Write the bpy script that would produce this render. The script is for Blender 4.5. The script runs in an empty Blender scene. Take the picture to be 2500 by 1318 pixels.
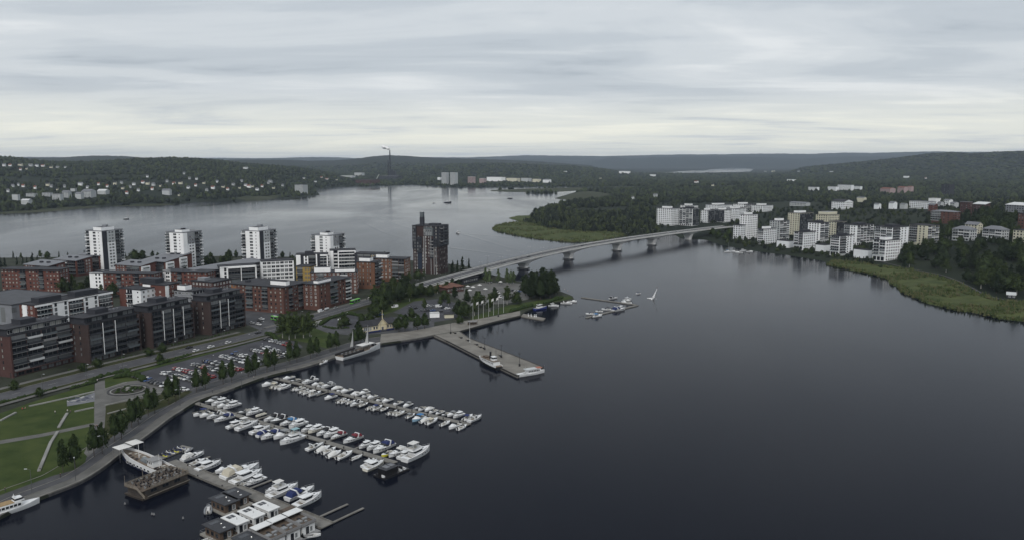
import bpy, math, random
import numpy as np
from mathutils import Matrix, Vector
random.seed(7)
sc = bpy.context.scene
col = sc.collection
# ------------------------------------------------------------------ camera, sky, sun, exposure
FPX, CAM_H = 1925.0, 110.0                      # focal length in pixels of the 2500 px photograph, height above the lake
PITCH = math.atan((659 - 393) / FPX)
cd = bpy.data.cameras.new('camera'); cam = bpy.data.objects.new('camera', cd); col.objects.link(cam)
cam.location = (0, 0, CAM_H); cam.rotation_euler = (math.pi / 2 - PITCH, 0, 0)
cd.sensor_width = 36.0; cd.lens = 36.0 * FPX / 2500.0; cd.clip_start = 1.0; cd.clip_end = 120000.0
sc.camera = cam
SUN_EL, SUN_AZ = math.radians(42), math.radians(188)   # azimuth clockwise from +Y (view direction)
w = bpy.data.worlds.new('World'); sc.world = w; w.use_nodes = True
nt = w.node_tree; nt.nodes.clear()
def N(tree, t, **kw):
    n = tree.nodes.new(t)
    for k, v in kw.items(): setattr(n, k, v)
    return n
def mth(tree, op, a, b=None, c=None):
    n = N(tree, 'ShaderNodeMath', operation=op)
    for i, v in enumerate((a, b, c)):
        if v is None: continue
        if hasattr(v, 'links'): tree.links.new(v, n.inputs[i])
        else: n.inputs[i].default_value = v
    return n.outputs[0]
def ramp(tree, fac, stops, interp='LINEAR'):
    n = N(tree, 'ShaderNodeValToRGB'); cr = n.color_ramp; cr.interpolation = interp
    while len(cr.elements) < len(stops): cr.elements.new(0.5)
    for e, (p, c) in zip(cr.elements, stops):
        e.position = p; e.color = (*c, 1) if len(c) == 3 else c
    tree.links.new(fac, n.inputs[0]); return n.outputs[0]
def mixc(tree, fac, a, b, mode='MIX'):
    n = N(tree, 'ShaderNodeMix', data_type='RGBA', blend_type=mode)
    for i, v in ((0, fac), (6, a), (7, b)):
        if hasattr(v, 'links'): tree.links.new(v, n.inputs[i])
        else: n.inputs[i].default_value = v if i == 0 or len(v) == 4 else (*v, 1)
    return n.outputs[2]
sky = N(nt, 'ShaderNodeTexSky', sky_type='NISHITA'); sky.sun_disc = False
sky.sun_elevation = SUN_EL; sky.sun_rotation = SUN_AZ; sky.air_density = 1.0; sky.dust_density = 3.0
tc = N(nt, 'ShaderNodeTexCoord'); sp = N(nt, 'ShaderNodeSeparateXYZ'); nt.links.new(tc.outputs['Generated'], sp.inputs[0])
zz = mth(nt, 'MAXIMUM', sp.outputs[2], 0.0)
den = mth(nt, 'ADD', zz, 0.055)                         # an even cloud deck seen from below: bands crowd towards the horizon
cb = N(nt, 'ShaderNodeCombineXYZ')
nt.links.new(mth(nt, 'DIVIDE', sp.outputs[0], den), cb.inputs[0]); nt.links.new(mth(nt, 'DIVIDE', sp.outputs[1], den), cb.inputs[1])
def cloud(scale, sx, sy, detail, rough, dist, off=0.0, rot=0.05):
    mp = N(nt, 'ShaderNodeMapping'); mp.inputs['Scale'].default_value = (sx, sy, 1); mp.inputs['Location'].default_value = (off, off * 1.7, off)
    mp.inputs['Rotation'].default_value = (0, 0, rot)
    nt.links.new(cb.outputs[0], mp.inputs[0])
    n = N(nt, 'ShaderNodeTexNoise'); n.inputs['Scale'].default_value = scale; n.inputs['Detail'].default_value = detail
    n.inputs['Roughness'].default_value = rough; n.inputs['Distortion'].default_value = dist
    nt.links.new(mp.outputs[0], n.inputs['Vector']); return n.outputs[0]
c1 = cloud(0.50, 0.62, 1.0, 6, 0.56, 0.9, 3.1); c2 = cloud(1.3, 0.42, 1.1, 5, 0.58, 0.6, 7.7, 0.09)
cm = mth(nt, 'ADD', mth(nt, 'MULTIPLY', c1, 0.68), mth(nt, 'MULTIPLY', c2, 0.32))
deck = ramp(nt, cm, [(0.34, (3.6, 3.98, 4.4)), (0.44, (4.55, 4.93, 5.3)), (0.53, (5.35, 5.68, 5.95)), (0.64, (6.5, 6.72, 6.85))], 'EASE')
low = ramp(nt, cm, [(0.36, (5.5, 5.8, 5.95)), (0.5, (7.2, 7.3, 6.7)), (0.62, (8.1, 8.05, 7.1))], 'EASE')
el = ramp(nt, zz, [(0.0, (1, 1, 1)), (0.03, (1, 1, 1)), (0.088, (0, 0, 0)), (1.0, (0, 0, 0))], 'EASE')  # thinner cloud towards the horizon
cl = mixc(nt, el, deck, low)
out = mixc(nt, 0.93, sky.outputs[0], cl)
bg = N(nt, 'ShaderNodeBackground'); bg.inputs[1].default_value = 0.1; nt.links.new(out, bg.inputs[0])
wo = N(nt, 'ShaderNodeOutputWorld'); nt.links.new(bg.outputs[0], wo.inputs[0])
sd = bpy.data.lights.new('sun', 'SUN'); sd.energy = 1.45; sd.angle = math.radians(28); sd.color = (1, 0.96, 0.9)
sun = bpy.data.objects.new('sun', sd); col.objects.link(sun)
sun.rotation_euler = Vector((-math.sin(SUN_AZ) * math.cos(SUN_EL), -math.cos(SUN_AZ) * math.cos(SUN_EL), -math.sin(SUN_EL))).to_track_quat('-Z', 'Y').to_euler()
vs = sc.view_settings; vs.view_transform = 'Standard'; vs.look = 'None'; vs.exposure = 0.32; vs.gamma = 1.0; vs.use_curve_mapping = False
cy = sc.cycles; cy.max_bounces = 5; cy.diffuse_bounces = 2; cy.glossy_bounces = 3; cy.transmission_bounces = 2; cy.volume_bounces = 0; cy.transparent_max_bounces = 6
cy.caustics_reflective = False; cy.caustics_refractive = False; cy.sample_clamp_indirect = 4.0
# ------------------------------------------------------------------ helpers
def ray(px, py):
    u = (px - 1250) / FPX; v = (py - 659) / FPX
    return u, math.cos(PITCH) - v * math.sin(PITCH), -(math.sin(PITCH) + v * math.cos(PITCH))
def at(px, py, z=0.0):
    """where the sight line of a photograph pixel meets the level z"""
    a, b, c = ray(px, py); t = (z - CAM_H) / c
    return Vector((a * t, b * t, z))
MATS = {}
def mat(name, c, rough=0.8, var=0.0, vs_=0.3, spec=0.4, metal=0.0, bump=0.0, bs=2.0, c2=None, coord='Object', det=4):
    if name in MATS: return MATS[name]
    m = bpy.data.materials.new(name); m.use_nodes = True; MATS[name] = m
    t = m.node_tree; b = t.nodes['Principled BSDF']
    b.inputs['Base Color'].default_value = (*c, 1); b.inputs['Roughness'].default_value = rough
    b.inputs['Specular IOR Level'].default_value = spec; b.inputs['Metallic'].default_value = metal
    if var or c2 or bump:
        if coord == 'World': src = N(t, 'ShaderNodeNewGeometry').outputs['Position']
        else: src = N(t, 'ShaderNodeTexCoord').outputs['Object']
    if var or c2:
        n = N(t, 'ShaderNodeTexNoise'); n.inputs['Scale'].default_value = vs_; n.inputs['Detail'].default_value = det; n.inputs['Roughness'].default_value = 0.6
        t.links.new(src, n.inputs['Vector'])
        lo = tuple(x * (1 - var) for x in c); hi = c2 or tuple(min(1, x * (1 + var)) for x in c)
        t.links.new(ramp(t, n.outputs[0], [(0.35, lo), (0.65, hi)]), b.inputs['Base Color'])
    if bump:
        n = N(t, 'ShaderNodeTexNoise'); n.inputs['Scale'].default_value = bs; n.inputs['Detail'].default_value = 4
        t.links.new(src, n.inputs['Vector'])
        bn = N(t, 'ShaderNodeBump'); bn.inputs['Strength'].default_value = bump; t.links.new(n.outputs[0], bn.inputs['Height'])
        t.links.new(bn.outputs[0], b.inputs['Normal'])
    return m
class MB:
    def __init__(s): s.v = []; s.f = []; s.m = []
    def poly(s, pts, mi=0):
        k = len(s.v); s.v += [tuple(p) for p in pts]; s.f.append(list(range(k, k + len(pts)))); s.m.append(mi); return s
    def box(s, x0, y0, z0, x1, y1, z1, mi=0):
        k = len(s.v)
        s.v += [(x0, y0, z0), (x1, y0, z0), (x1, y1, z0), (x0, y1, z0), (x0, y0, z1), (x1, y0, z1), (x1, y1, z1), (x0, y1, z1)]
        for q in ((0, 3, 2, 1), (4, 5, 6, 7), (0, 1, 5, 4), (1, 2, 6, 5), (2, 3, 7, 6), (3, 0, 4, 7)):
            s.f.append([k + i for i in q]); s.m.append(mi)
        return s
    def loft(s, rings, mi=0, cap=True, bot=False, closed=True):
        k = len(s.v); n = len(rings[0])
        for r in rings: s.v += [tuple(p) for p in r]
        for j in range(len(rings) - 1):
            for i in range(n if closed else n - 1):
                i2 = (i + 1) % n
                s.f.append([k + j * n + i, k + j * n + i2, k + (j + 1) * n + i2, k + (j + 1) * n + i]); s.m.append(mi)
        if cap: s.f.append([k + (len(rings) - 1) * n + i for i in range(n)]); s.m.append(mi)
        if bot: s.f.append([k + i for i in reversed(range(n))]); s.m.append(mi)
        return s
    def prism(s, poly, z0, z1, mi=0, bot=True):
        return s.loft([[(x, y, z0) for x, y in poly], [(x, y, z1) for x, y in poly]], mi, True, bot)
    def tube(s, a, b, r0, r1=None, n=6, mi=0):
        a = Vector(a); b = Vector(b); r1 = r0 if r1 is None else r1
        d = (b - a).normalized(); x = d.orthogonal().normalized(); y = d.cross(x)
        R = lambda c, r: [c + x * (r * math.cos(6.2832 * i / n)) + y * (r * math.sin(6.2832 * i / n)) for i in range(n)]
        return s.loft([R(a, r0), R(b, r1)], mi, True, True)
    def bar(s, a, b, wd, h, mi=0):
        """upright wall-like bar from a to b on the ground plane, width wd, height h"""
        a = Vector(a); b = Vector(b); d = (b - a); d.z = 0; d.normalize(); n = Vector((-d.y, d.x, 0)) * wd / 2; up = Vector((0, 0, h))
        return s.loft([[a - n, b - n, b + n, a + n], [a - n + up, b - n + up, b + n + up, a + n + up]], mi, True, True)
    def mesh(s, name, mats, smooth=False):
        me = bpy.data.meshes.new(name); me.from_pydata(s.v, [], s.f)
        for m in (mats if isinstance(mats, (list, tuple)) else [mats]): me.materials.append(m)
        me.polygons.foreach_set('material_index', s.m)
        if smooth: me.polygons.foreach_set('use_smooth', [True] * len(me.polygons))
        me.update(); return me
    def build(s, name, mats, parent=None, loc=(0, 0, 0), rz=0.0, smooth=False):
        return obj(name, s.mesh(name, mats, smooth), parent, loc, rz)
def obj(name, me, parent=None, loc=(0, 0, 0), rz=0.0, scale=None):
    o = bpy.data.objects.new(name, me); col.objects.link(o); o.location = loc
    if rz: o.rotation_euler = (0, 0, rz)
    if scale: o.scale = scale if isinstance(scale, (tuple, list)) else (scale,) * 3
    if parent is not None: o.parent = parent
    return o
def tag(o, label=None, cat=None, group=None, kind=None):
    for k, v in (('label', label), ('category', cat), ('group', group), ('kind', kind)):
        if v: o[k] = v
    return o
def thing(name, label, cat, loc=(0, 0, 0), rz=0.0, group=None, scale=None):
    return tag(obj(name, None, None, loc, rz, scale), label, cat, group)
def struct(o, label=None): return tag(o, label, None, None, 'structure')
ORD = 'first second third fourth fifth sixth seventh eighth ninth tenth eleventh twelfth thirteenth fourteenth fifteenth sixteenth seventeenth eighteenth nineteenth twentieth'.split()
ORD += ['twenty-' + x for x in ORD[:9]] + ['thirtieth'] + ['thirty-' + x for x in ORD[:9]] + ['fortieth']
def rot2(p, a): c, s = math.cos(a), math.sin(a); return (p[0] * c - p[1] * s, p[0] * s + p[1] * c)
def spline(pts, n=8):
    """Catmull-Rom through points (any dimension)"""
    P = [np.array(p, float) for p in pts]; P = [2 * P[0] - P[1]] + P + [2 * P[-1] - P[-2]]; o = []
    for i in range(1, len(P) - 2):
        for k in range(n):
            t = k / n; a, b, c, d = P[i - 1:i + 3]
            o.append(0.5 * (2 * b + (c - a) * t + (2 * a - 5 * b + 4 * c - d) * t * t + (3 * b - a - 3 * c + d) * t ** 3))
    o.append(P[-2]); return o
def offset(line, d):
    """offset a 2-D/3-D polyline to its right by d"""
    L = [np.array(p, float) for p in line]; o = []
    for i, p in enumerate(L):
        t = L[min(i + 1, len(L) - 1)] - L[max(i - 1, 0)]; l = math.hypot(t[0], t[1]); q = p.copy()
        q[0] += t[1] / l * d; q[1] -= t[0] / l * d; o.append(q)
    return o
def ribbon(mb, line, d0, d1, dz=0.0, mi=0, h=0.0):
    """strip along a polyline between right-offsets d0 and d1; with h a solid band of that height"""
    a = offset(line, d0); b = offset(line, d1)
    g = lambda p, e: (p[0], p[1], p[2] + dz + e)
    for i in range(len(a) - 1):
        mb.poly([g(b[i], h), g(b[i + 1], h), g(a[i + 1], h), g(a[i], h)], mi)
        if h:
            mb.poly([g(a[i], h), g(a[i + 1], h), g(a[i + 1], 0), g(a[i], 0)], mi); mb.poly([g(b[i + 1], h), g(b[i], h), g(b[i], 0), g(b[i + 1], 0)], mi)
    if h:
        for k in (0, -1): mb.poly([g(a[k], 0), g(a[k], h), g(b[k], h), g(b[k], 0)], mi)
    return mb
# ------------------------------------------------------------------ lake, far land, hills, forest, haze
ZL = 1.15                                             # level of the built-up waterfront above the lake
W2 = lambda pts, z=0.0: [(at(x, y, z).x, at(x, y, z).y) for x, y in pts]
LAKE = [(-9000, -3000), (-9000, 1150), (-2600, 1250)] + W2([(-250, 532), (0, 520.5), (68, 519), (137, 515), (205, 509), (260, 504), (342, 503), (410, 501), (478, 494), (546, 491.6), (640, 490), (674, 485), (709, 485.5),
    (750, 480.7), (780, 477), (776, 470), (769, 465), (786, 460), (832, 456.5), (873, 456), (928, 455), (1004, 452), (1051, 454.7), (1119, 457.5), (1240, 457.5), (1364, 456.5), (1440, 458),
    (1404, 470), (1353, 485), (1391, 489), (1450, 489.5), (1400, 493), (1369, 497), (1323, 508), (1296, 520), (1292, 528), (1242, 532), (1262, 538), (1268, 542), (1214, 550), (1201, 558), (1208, 563), (1241, 570),
    (1282, 578), (1331, 585), (1400, 591), (1460, 588), (1540, 580), (1600, 576), (1648, 574), (1664, 584), (1719, 585), (1760, 598), (1840, 613), (1915, 622), (2013, 638), (2020, 646), (2051, 652), (2100, 662),
    (2150, 674), (2176, 682), (2172, 690), (2194, 700), (2200, 711), (2230, 723), (2260, 736), (2296, 744), (2320, 753), (2380, 761), (2420, 772), (2456, 779), (2520, 781), (2700, 830)]) + [(560, 380), (1200, 250), (3000, 100), (3000, -3000)]
POND = W2([(1600, 424.5), (1660, 419), (1720, 416), (1770, 411), (1826, 410.3), (1840, 413), (1830, 420), (1760, 421.5), (1700, 423)])
ISLES = [W2([(1190, 466), (1290, 462), (1420, 459), (1450, 462), (1405, 466), (1330, 470), (1240, 469)]), W2([(1265, 472.5), (1330, 470.5), (1370, 471.5), (1330, 474)])]
def inside(poly, X, Y):
    r = np.zeros(X.shape, bool); n = len(poly)
    for i in range(n):
        x0, y0 = poly[i]; x1, y1 = poly[(i + 1) % n]
        if y0 == y1: continue
        c = ((y0 > Y) != (y1 > Y)) & (X < (x1 - x0) * (Y - y0) / (y1 - y0) + x0); r ^= c
    return r
def dist(poly, X, Y):
    d = np.full(X.shape, 1e12); n = len(poly)
    for i in range(n):
        x0, y0 = poly[i]; x1, y1 = poly[(i + 1) % n]; dx, dy = x1 - x0, y1 - y0
        t = np.clip(((X - x0) * dx + (Y - y0) * dy) / (dx * dx + dy * dy + 1e-9), 0, 1)
        d = np.minimum(d, (X - x0 - t * dx) ** 2 + (Y - y0 - t * dy) ** 2)
    return np.sqrt(d)
def shore(X, Y):
    """signed distance to the water's edge, positive on land"""
    s = np.where(inside(LAKE, X, Y), -1, 1) * dist(LAKE, X, Y)
    p = np.where(inside(POND, X, Y), -1, 1) * dist(POND, X, Y); s = np.minimum(s, p)
    for q in ISLES: s = np.maximum(s, np.where(inside(q, X, Y), 1, -1) * dist(q, X, Y))
    return s
rs = np.random.RandomState(5)
WAV = [(rs.uniform(0, 6.28), rs.uniform(0, 6.28), k) for k in (2500, 1500, 900, 520, 300, 170, 90, 50)]
def fbm(X, Y, big=True):
    z = np.zeros(X.shape); tot = 0
    for a, ph, k in (WAV if big else WAV[3:]):
        b = a + 1.3; amp = k ** 0.8; tot += amp
        z += amp * np.sin((X * math.cos(a) + Y * math.sin(a)) * 6.283 / k + ph + 1.5 * np.sin((X * math.cos(b) + Y * math.sin(b)) * 3.9 / k)) 
    return z / tot
# ridges: distance, front width, back width, skyline read off the photograph
RIDGES = [
    (4200, 2500, 2500, [(-600, 378), (0, 381.5), (60, 385), (100, 390), (160, 393.5), (240, 393), (320, 389), (382, 386), (437, 384.3), (492, 386), (545, 390), (600, 397), (680, 402), (760, 410), (830, 424), (900, 436), (1000, 450)]),
    (8500, 3600, 3500, [(-300, 392), (0, 390), (82, 385), (164, 384.5), (225, 381), (260, 380), (328, 381.3), (380, 385), (440, 390), (520, 392), (580, 388.5), (640, 388), (700, 388.5), (760, 391), (820, 390), (873, 386.5), (914, 381), (955, 377.8), (996, 379.6), (1064, 384), (1146, 386), (1240, 389), (1320, 393), (1440, 402), (1540, 440)]),
    (6300, 2600, 2000, [(760, 440), (820, 418), (900, 411), (983, 405), (1060, 401), (1146, 397.5), (1220, 397), (1300, 400), (1400, 404), (1480, 412), (1560, 430), (1880, 432), (1960, 415), (2100, 408), (2300, 404), (2600, 400)]),
    (14500, 2400, 3000, [(1100, 394), (1200, 391), (1295, 389.5), (1360, 392), (1418, 394.5), (1460, 390), (1495, 383.3), (1533, 388.5), (1582, 385), (1640, 384), (1719, 382.3), (1840, 384), (1943, 388), (2024, 384), (2133, 383), (2230, 386), (2400, 388), (2700, 386)]),
    (17500, 4000, 4000, [(-500, 384), (400, 386), (600, 387), (676, 387), (740, 385), (775, 384.5), (832, 385), (873, 387), (1000, 384), (1146, 385), (1240, 381.5), (1282, 380), (1391, 381), (1460, 382), (1540, 380.5), (1664, 378), (1740, 378.5), (1840, 376.5), (1960, 377.5), (2051, 375.3), (2110, 376), (2188, 374.5), (2256, 373.5), (2350, 375), (2700, 374)]),
    (7200, 2600, 3000, [(1860, 432), (1950, 404), (2060, 394), (2133, 388), (2188, 381.5), (2242, 375.5), (2297, 372.3), (2330, 373.5), (2352, 375), (2406, 372), (2440, 371.5), (2500, 369.5), (2800, 366)]),
]
def hills(X, Y):
    D = np.hypot(X, Y); PXX = 1250 + FPX * math.cos(PITCH) * 1.0 * X / np.maximum(Y, 50.0)
    z = np.zeros(X.shape)
    for d0, wf, wb, prof in RIDGES:
        p = np.interp(PXX, [a for a, b in prof], [b for a, b in prof])
        hz = CAM_H + (393 - p) / FPX * d0 - (13.0 if d0 < 9000 else 4.0)                  # 9 m less: the trees stand on it
        t = np.where(D < d0, (D - d0 + wf) / wf, (d0 + wb - D) / wb); t = np.clip(t, 0, 1)
        z = np.maximum(z, hz * t * t * (3 - 2 * t) * (1 + 0.0 * X))
    return np.maximum(z, 0)
def ground(X, Y, s=None):
    X = np.asarray(X, float); Y = np.asarray(Y, float)
    s = shore(X, Y) if s is None else s
    D = np.hypot(X, Y)
    z = np.clip(s * 0.12, -2.0, 1.2)
    lift = np.clip((s - 30) / 500, 0, 1)
    und = (fbm(X, Y) * 0.5 + 0.5)
    PX_ = 1250 + FPX * X / np.maximum(Y, 50.0); lim = np.where((D > 8800) | ((D > 3800) & (PX_ > 1540) & (PX_ < 1880)), 0.12, 1.0)
    z = z + np.clip(s / 60, 0, 1) * 1.2
    # the right bank climbs away from the lake
    rb = np.clip((X - 330 - (Y - 560) * 0.12) / 260, 0, 1) * np.clip((s - 30) / 140, 0, 1) * np.clip((2200 - D) / 900, 0, 1); z = z + rb * 16
    return z + np.maximum(lift * lim * 20 * und, hills(X, Y) * np.clip(s / 220, 0, 1) * (1 + 0.02 * fbm(X * 3, Y * 3, False)))
def ground1(x, y): return float(ground(np.array([x]), np.array([y]))[0])
def hit(px, py, extra=0.0):
    """where a pixel's sight line meets the far land"""
    a, b, c = ray(px, py); t = np.geomspace(350, 24000, 2600); z = CAM_H + c * t
    g = ground(a * t, b * t) + extra; k = np.nonzero(z <= g)[0]
    if len(k) == 0: k = [len(t) - 1]
    k = k[0]; return Vector((a * t[k], b * t[k], float(g[k]) - extra))
def np_mesh(name, V, Fq, mats, smooth=True):
    me = bpy.data.meshes.new(name); nF, k = Fq.shape
    me.vertices.add(len(V)); me.vertices.foreach_set('co', V.astype(np.float32).ravel())
    me.loops.add(nF * k); me.loops.foreach_set('vertex_index', Fq.astype(np.int32).ravel())
    me.polygons.add(nF); me.polygons.foreach_set('loop_start', np.arange(0, nF * k, k, dtype=np.int32)); me.polygons.foreach_set('loop_total', np.full(nF, k, np.int32))
    if smooth: me.polygons.foreach_set('use_smooth', np.ones(nF, bool))
    for m in (mats if isinstance(mats, list) else [mats]): me.materials.append(m)
    me.update(calc_edges=True); return me
# land: a fan-shaped height field, fine near, coarse far
rad = np.concatenate([np.geomspace(470, 1500, 290), np.geomspace(1500, 22000, 250)[1:]]); ang = np.radians(np.linspace(-46, 46, 640))
R, A = np.meshgrid(rad, ang, indexing='ij'); X = R * np.sin(A); Y = R * np.cos(A); S = shore(X, Y); Z = ground(X, Y, S)
Z = Z + np.where(R > 5500, 1, 0) * (rs.rand(*R.shape) - 0.5) * np.clip(R / 1800, 0, 5) * np.clip(S / 300, 0, 1)   # tree-top roughness of far woods
idx = np.arange(R.size).reshape(R.shape)
q = np.stack([idx[:-1, :-1], idx[:-1, 1:], idx[1:, 1:], idx[1:, :-1]], -1).reshape(-1, 4)[:, ::-1]
q = q[(Z.ravel()[q] > -1.9).any(1)]
used, inv = np.unique(q, return_inverse=True)
V = np.stack([X, Y, Z], -1).reshape(-1, 3)[used]; q = inv.reshape(q.shape)
mland = mat('land_cover', (0.011, 0.016, 0.011), 0.95, c2=(0.019, 0.025, 0.015), vs_=0.006, coord='World', spec=0.1, bump=0.6, bs=0.05, det=6)
struct(obj('terrain', np_mesh('terrain', V, q, mland, False)), 'wooded land and low hills around the lake')
# lake surface
m = bpy.data.materials.new('lake_water'); m.use_nodes = True; t = m.node_tree; b = t.nodes['Principled BSDF']
b.inputs['Base Color'].default_value = (0.0038, 0.0052, 0.0104, 1); b.inputs['IOR'].default_value = 1.333; b.inputs['Specular IOR Level'].default_value = 0.075
geo = N(t, 'ShaderNodeNewGeometry'); mp = N(t, 'ShaderNodeMapping'); mp.inputs['Scale'].default_value = (1, 1, 1); t.links.new(geo.outputs['Position'], mp.inputs[0])
def wn(scale, det, sx=1.0, sy=1.0, rz=0.0):
    mm = N(t, 'ShaderNodeMapping'); mm.inputs['Scale'].default_value = (sx, sy, 1); mm.inputs['Rotation'].default_value = (0, 0, rz); t.links.new(geo.outputs['Position'], mm.inputs[0])
    n = N(t, 'ShaderNodeTexNoise'); n.inputs['Scale'].default_value = scale; n.inputs['Detail'].default_value = det; n.inputs['Roughness'].default_value = 0.6; n.inputs['Distortion'].default_value = 0.6
    t.links.new(mm.outputs[0], n.inputs['Vector']); return n.outputs[0]
wind = wn(0.004, 4, 1.0, 0.35, 0.5)
t.links.new(ramp(t, wind, [(0.34, (0.07, 0.07, 0.07)), (0.66, (0.20, 0.20, 0.20))]), b.inputs['Roughness'])
bn = N(t, 'ShaderNodeBump'); bn.inputs['Distance'].default_value = 0.12
patch = ramp(t, wn(0.011, 4, 1.0, 0.3, 0.35), [(0.38, (0.05, 0.05, 0.05)), (0.62, (0.42, 0.42, 0.42))]); t.links.new(patch, bn.inputs['Strength'])
t.links.new(mth(t, 'ADD', wn(0.5, 5, 1.0, 0.6, 0.3), mth(t, 'MULTIPLY', wn(0.12, 3, 1, 0.5, -0.2), 1.5)), bn.inputs['Height']); t.links.new(bn.outputs[0], b.inputs['Normal'])
mwater = m
struct(MB().poly([(-22000, -4000, 0), (22000, -4000, 0), (22000, 22300, 0), (-22000, 22300, 0)]).build('lake_water', m), 'dark calm lake')
# forest: crowns spread over the land, coarser with distance
def blob(n_sub, seed, tall=1.0, jit=0.25):
    import bmesh
    bm = bmesh.new(); bmesh.ops.create_icosphere(bm, subdivisions=n_sub, radius=1.0); r = np.random.RandomState(seed)
    v = np.array([p.co[:] for p in bm.verts]); f = np.array([[p.index for p in q.verts] for q in bm.faces]); bm.free()
    v *= (1 + r.uniform(-jit, jit, (len(v), 1))); v[:, 2] *= tall
    k = (v[:, 2] > 0); v[k, :2] *= (1 - 0.35 * v[k, 2:3] / tall); return v, f
def cone(seed):
    r = np.random.RandomState(seed); n = 7; V = []; Fc = []
    for j, (z0, z1, rr) in enumerate(((-0.9, 0.1, 0.85), (-0.35, 0.75, 0.65), (0.2, 1.5, 0.42))):
        k = len(V); V += [(rr * math.cos(6.28 * i / n + j) * r.uniform(.7, 1.2), rr * math.sin(6.28 * i / n + j) * r.uniform(.7, 1.2), z0 + r.uniform(-.15, .15)) for i in range(n)] + [(r.uniform(-.05, .05), 0, z1)]
        Fc += [(k + i, k + (i + 1) % n, k + n) for i in range(n)]
    return np.array(V), np.array(Fc)
def scatter(name, label, P, rad_, protos, mats, seed=1, zs=1.0):
    """one mass of crowns at points P (x, y, ground z), radius per point"""
    r = np.random.RandomState(seed); VV = []; FF = []; MI = []; base = 0
    pick = r.randint(0, len(protos), len(P))
    for k, (pv, pf) in enumerate(protos):
        I = np.nonzero(pick == k)[0]
        if len(I) == 0: continue
        a = r.uniform(0, 6.28, len(I)); c, s = np.cos(a)[:, None], np.sin(a)[:, None]; sc_ = (rad_[I] * r.uniform(.8, 1.2, len(I)))[:, None]; tz = r.uniform(0.85, 1.35, len(I))[:, None] * (zs if np.isscalar(zs) else zs[I][:, None])
        x = (pv[None, :, 0] * c - pv[None, :, 1] * s) * sc_ + P[I, 0:1]; y = (pv[None, :, 0] * s + pv[None, :, 1] * c) * sc_ + P[I, 1:2]
        z = (pv[None, :, 2] + 0.75) * sc_ * tz + P[I, 2:3]
        VV.append(np.stack([x, y, z], -1).reshape(-1, 3)); n = len(pv)
        FF.append((pf[None] + (np.arange(len(I)) * n)[:, None, None] + base).reshape(-1, 3)); base += n * len(I)
        MI.append(np.repeat(r.randint(0, len(mats), len(I)), len(pf)))
    me = np_mesh(name, np.concatenate(VV), np.concatenate(FF), mats, False)
    me.polygons.foreach_set('material_index', np.concatenate(MI).astype(np.int32))
    return tag(obj(name, me), label, 'forest', None, 'stuff')
fol = [mat('foliage_dark', (0.011, 0.016, 0.011), 0.9, c2=(0.021, 0.028, 0.017), vs_=0.25, coord='World', spec=0.15), mat('foliage_mid', (0.017, 0.024, 0.013), 0.9, c2=(0.032, 0.041, 0.020), vs_=0.25, coord='World', spec=0.15),
       mat('foliage_needle', (0.007, 0.011, 0.009), 0.9, c2=(0.013, 0.018, 0.012), vs_=0.25, coord='World', spec=0.15), mat('foliage_light', (0.026, 0.036, 0.015), 0.9, c2=(0.046, 0.058, 0.024), vs_=0.25, coord='World', spec=0.15)]
def shaggy(seed, tall, n=46):
    '''crown of a far tree: an uneven core with leaf clumps standing off it'''
    v, f = blob(2, seed, tall, .25); v = v * .84; r = np.random.RandomState(seed); V = list(v); Fc = [tuple(q) for q in f]
    for _ in range(n):
        c = r.normal(0, 1, 3); c /= np.linalg.norm(c); c[2] = abs(c[2]) * 1.1 - .25; c = c * r.uniform(.8, 1.12) * np.array([1, 1, tall]); 
        if c[2] > 0: c[:2] *= 1 - .3 * c[2] / tall
        u = r.normal(0, 1, 3); u /= np.linalg.norm(u); w_ = np.cross(u, r.normal(0, 1, 3)); w_ /= np.linalg.norm(w_); s = r.uniform(.14, .30); k = len(V)
        V += [c - u * s, c + w_ * s * .8, c + u * s, c - w_ * s * .8]; Fc += [(k, k + 1, k + 2), (k, k + 2, k + 3)]
    return np.array(V), np.array(Fc)
PRO_N = [shaggy(1, 1.15), shaggy(2, 1.55), shaggy(3, 1.0), shaggy(6, 1.3), cone(4)]
PRO_M = [blob(1, 5, 1.2, .22), blob(1, 6, 1.45, .25), blob(1, 7, 1.0, .2), cone(8)]
REEDS = [[(1201, 558), (1214, 550), (1268, 543), (1290, 548), (1340, 562), (1420, 572), (1500, 570), (1530, 578), (1460, 588.5), (1400, 591.5), (1331, 585.5), (1282, 578.5), (1241, 570.5), (1208, 563.5)],
    [(1241, 532), (1262, 527), (1300, 527), (1300, 541), (1268, 541)],
    [(2018, 645), (2030, 639), (2080, 643), (2150, 655), (2220, 664), (2290, 682), (2345, 702), (2390, 726), (2440, 740), (2540, 752), (2540, 783), (2456, 780), (2420, 773), (2380, 762), (2320, 754), (2296, 745), (2260, 737), (2230, 724), (2200, 712), (2193, 701), (2171, 690.5), (2175, 682.5), (2150, 675), (2100, 663), (2051, 653)],
    [(1353, 485), (1404, 471), (1440, 468), (1495, 477), (1485, 487), (1450, 490), (1391, 489.3)],
    [(1190, 466), (1290, 462), (1420, 459), (1450, 462), (1405, 466), (1330, 470), (1240, 469)],
    [(-40, 524), (68, 519.5), (137, 515.5), (205, 509.5), (260, 504.5), (342, 503.5), (410, 501.5), (440, 499), (410, 499.5), (342, 501), (205, 506), (68, 516.5), (-40, 521)],
    [(600, 490.5), (640, 490.5), (674, 485.5), (690, 483), (674, 482), (620, 485), (560, 489)]]
REED_LABELS = ['green reed bed on the headland tip behind the bridge', 'narrow reed spit on the far side of the wooded headland', 'broad olive reed bed along the right bank below the woods', 'reed marsh on the far spit beyond the headland',
    'thin low reed island in the far lake', 'reed fringe along the far left shore', 'reed fringe beside the small wooded point across the lake']
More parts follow.
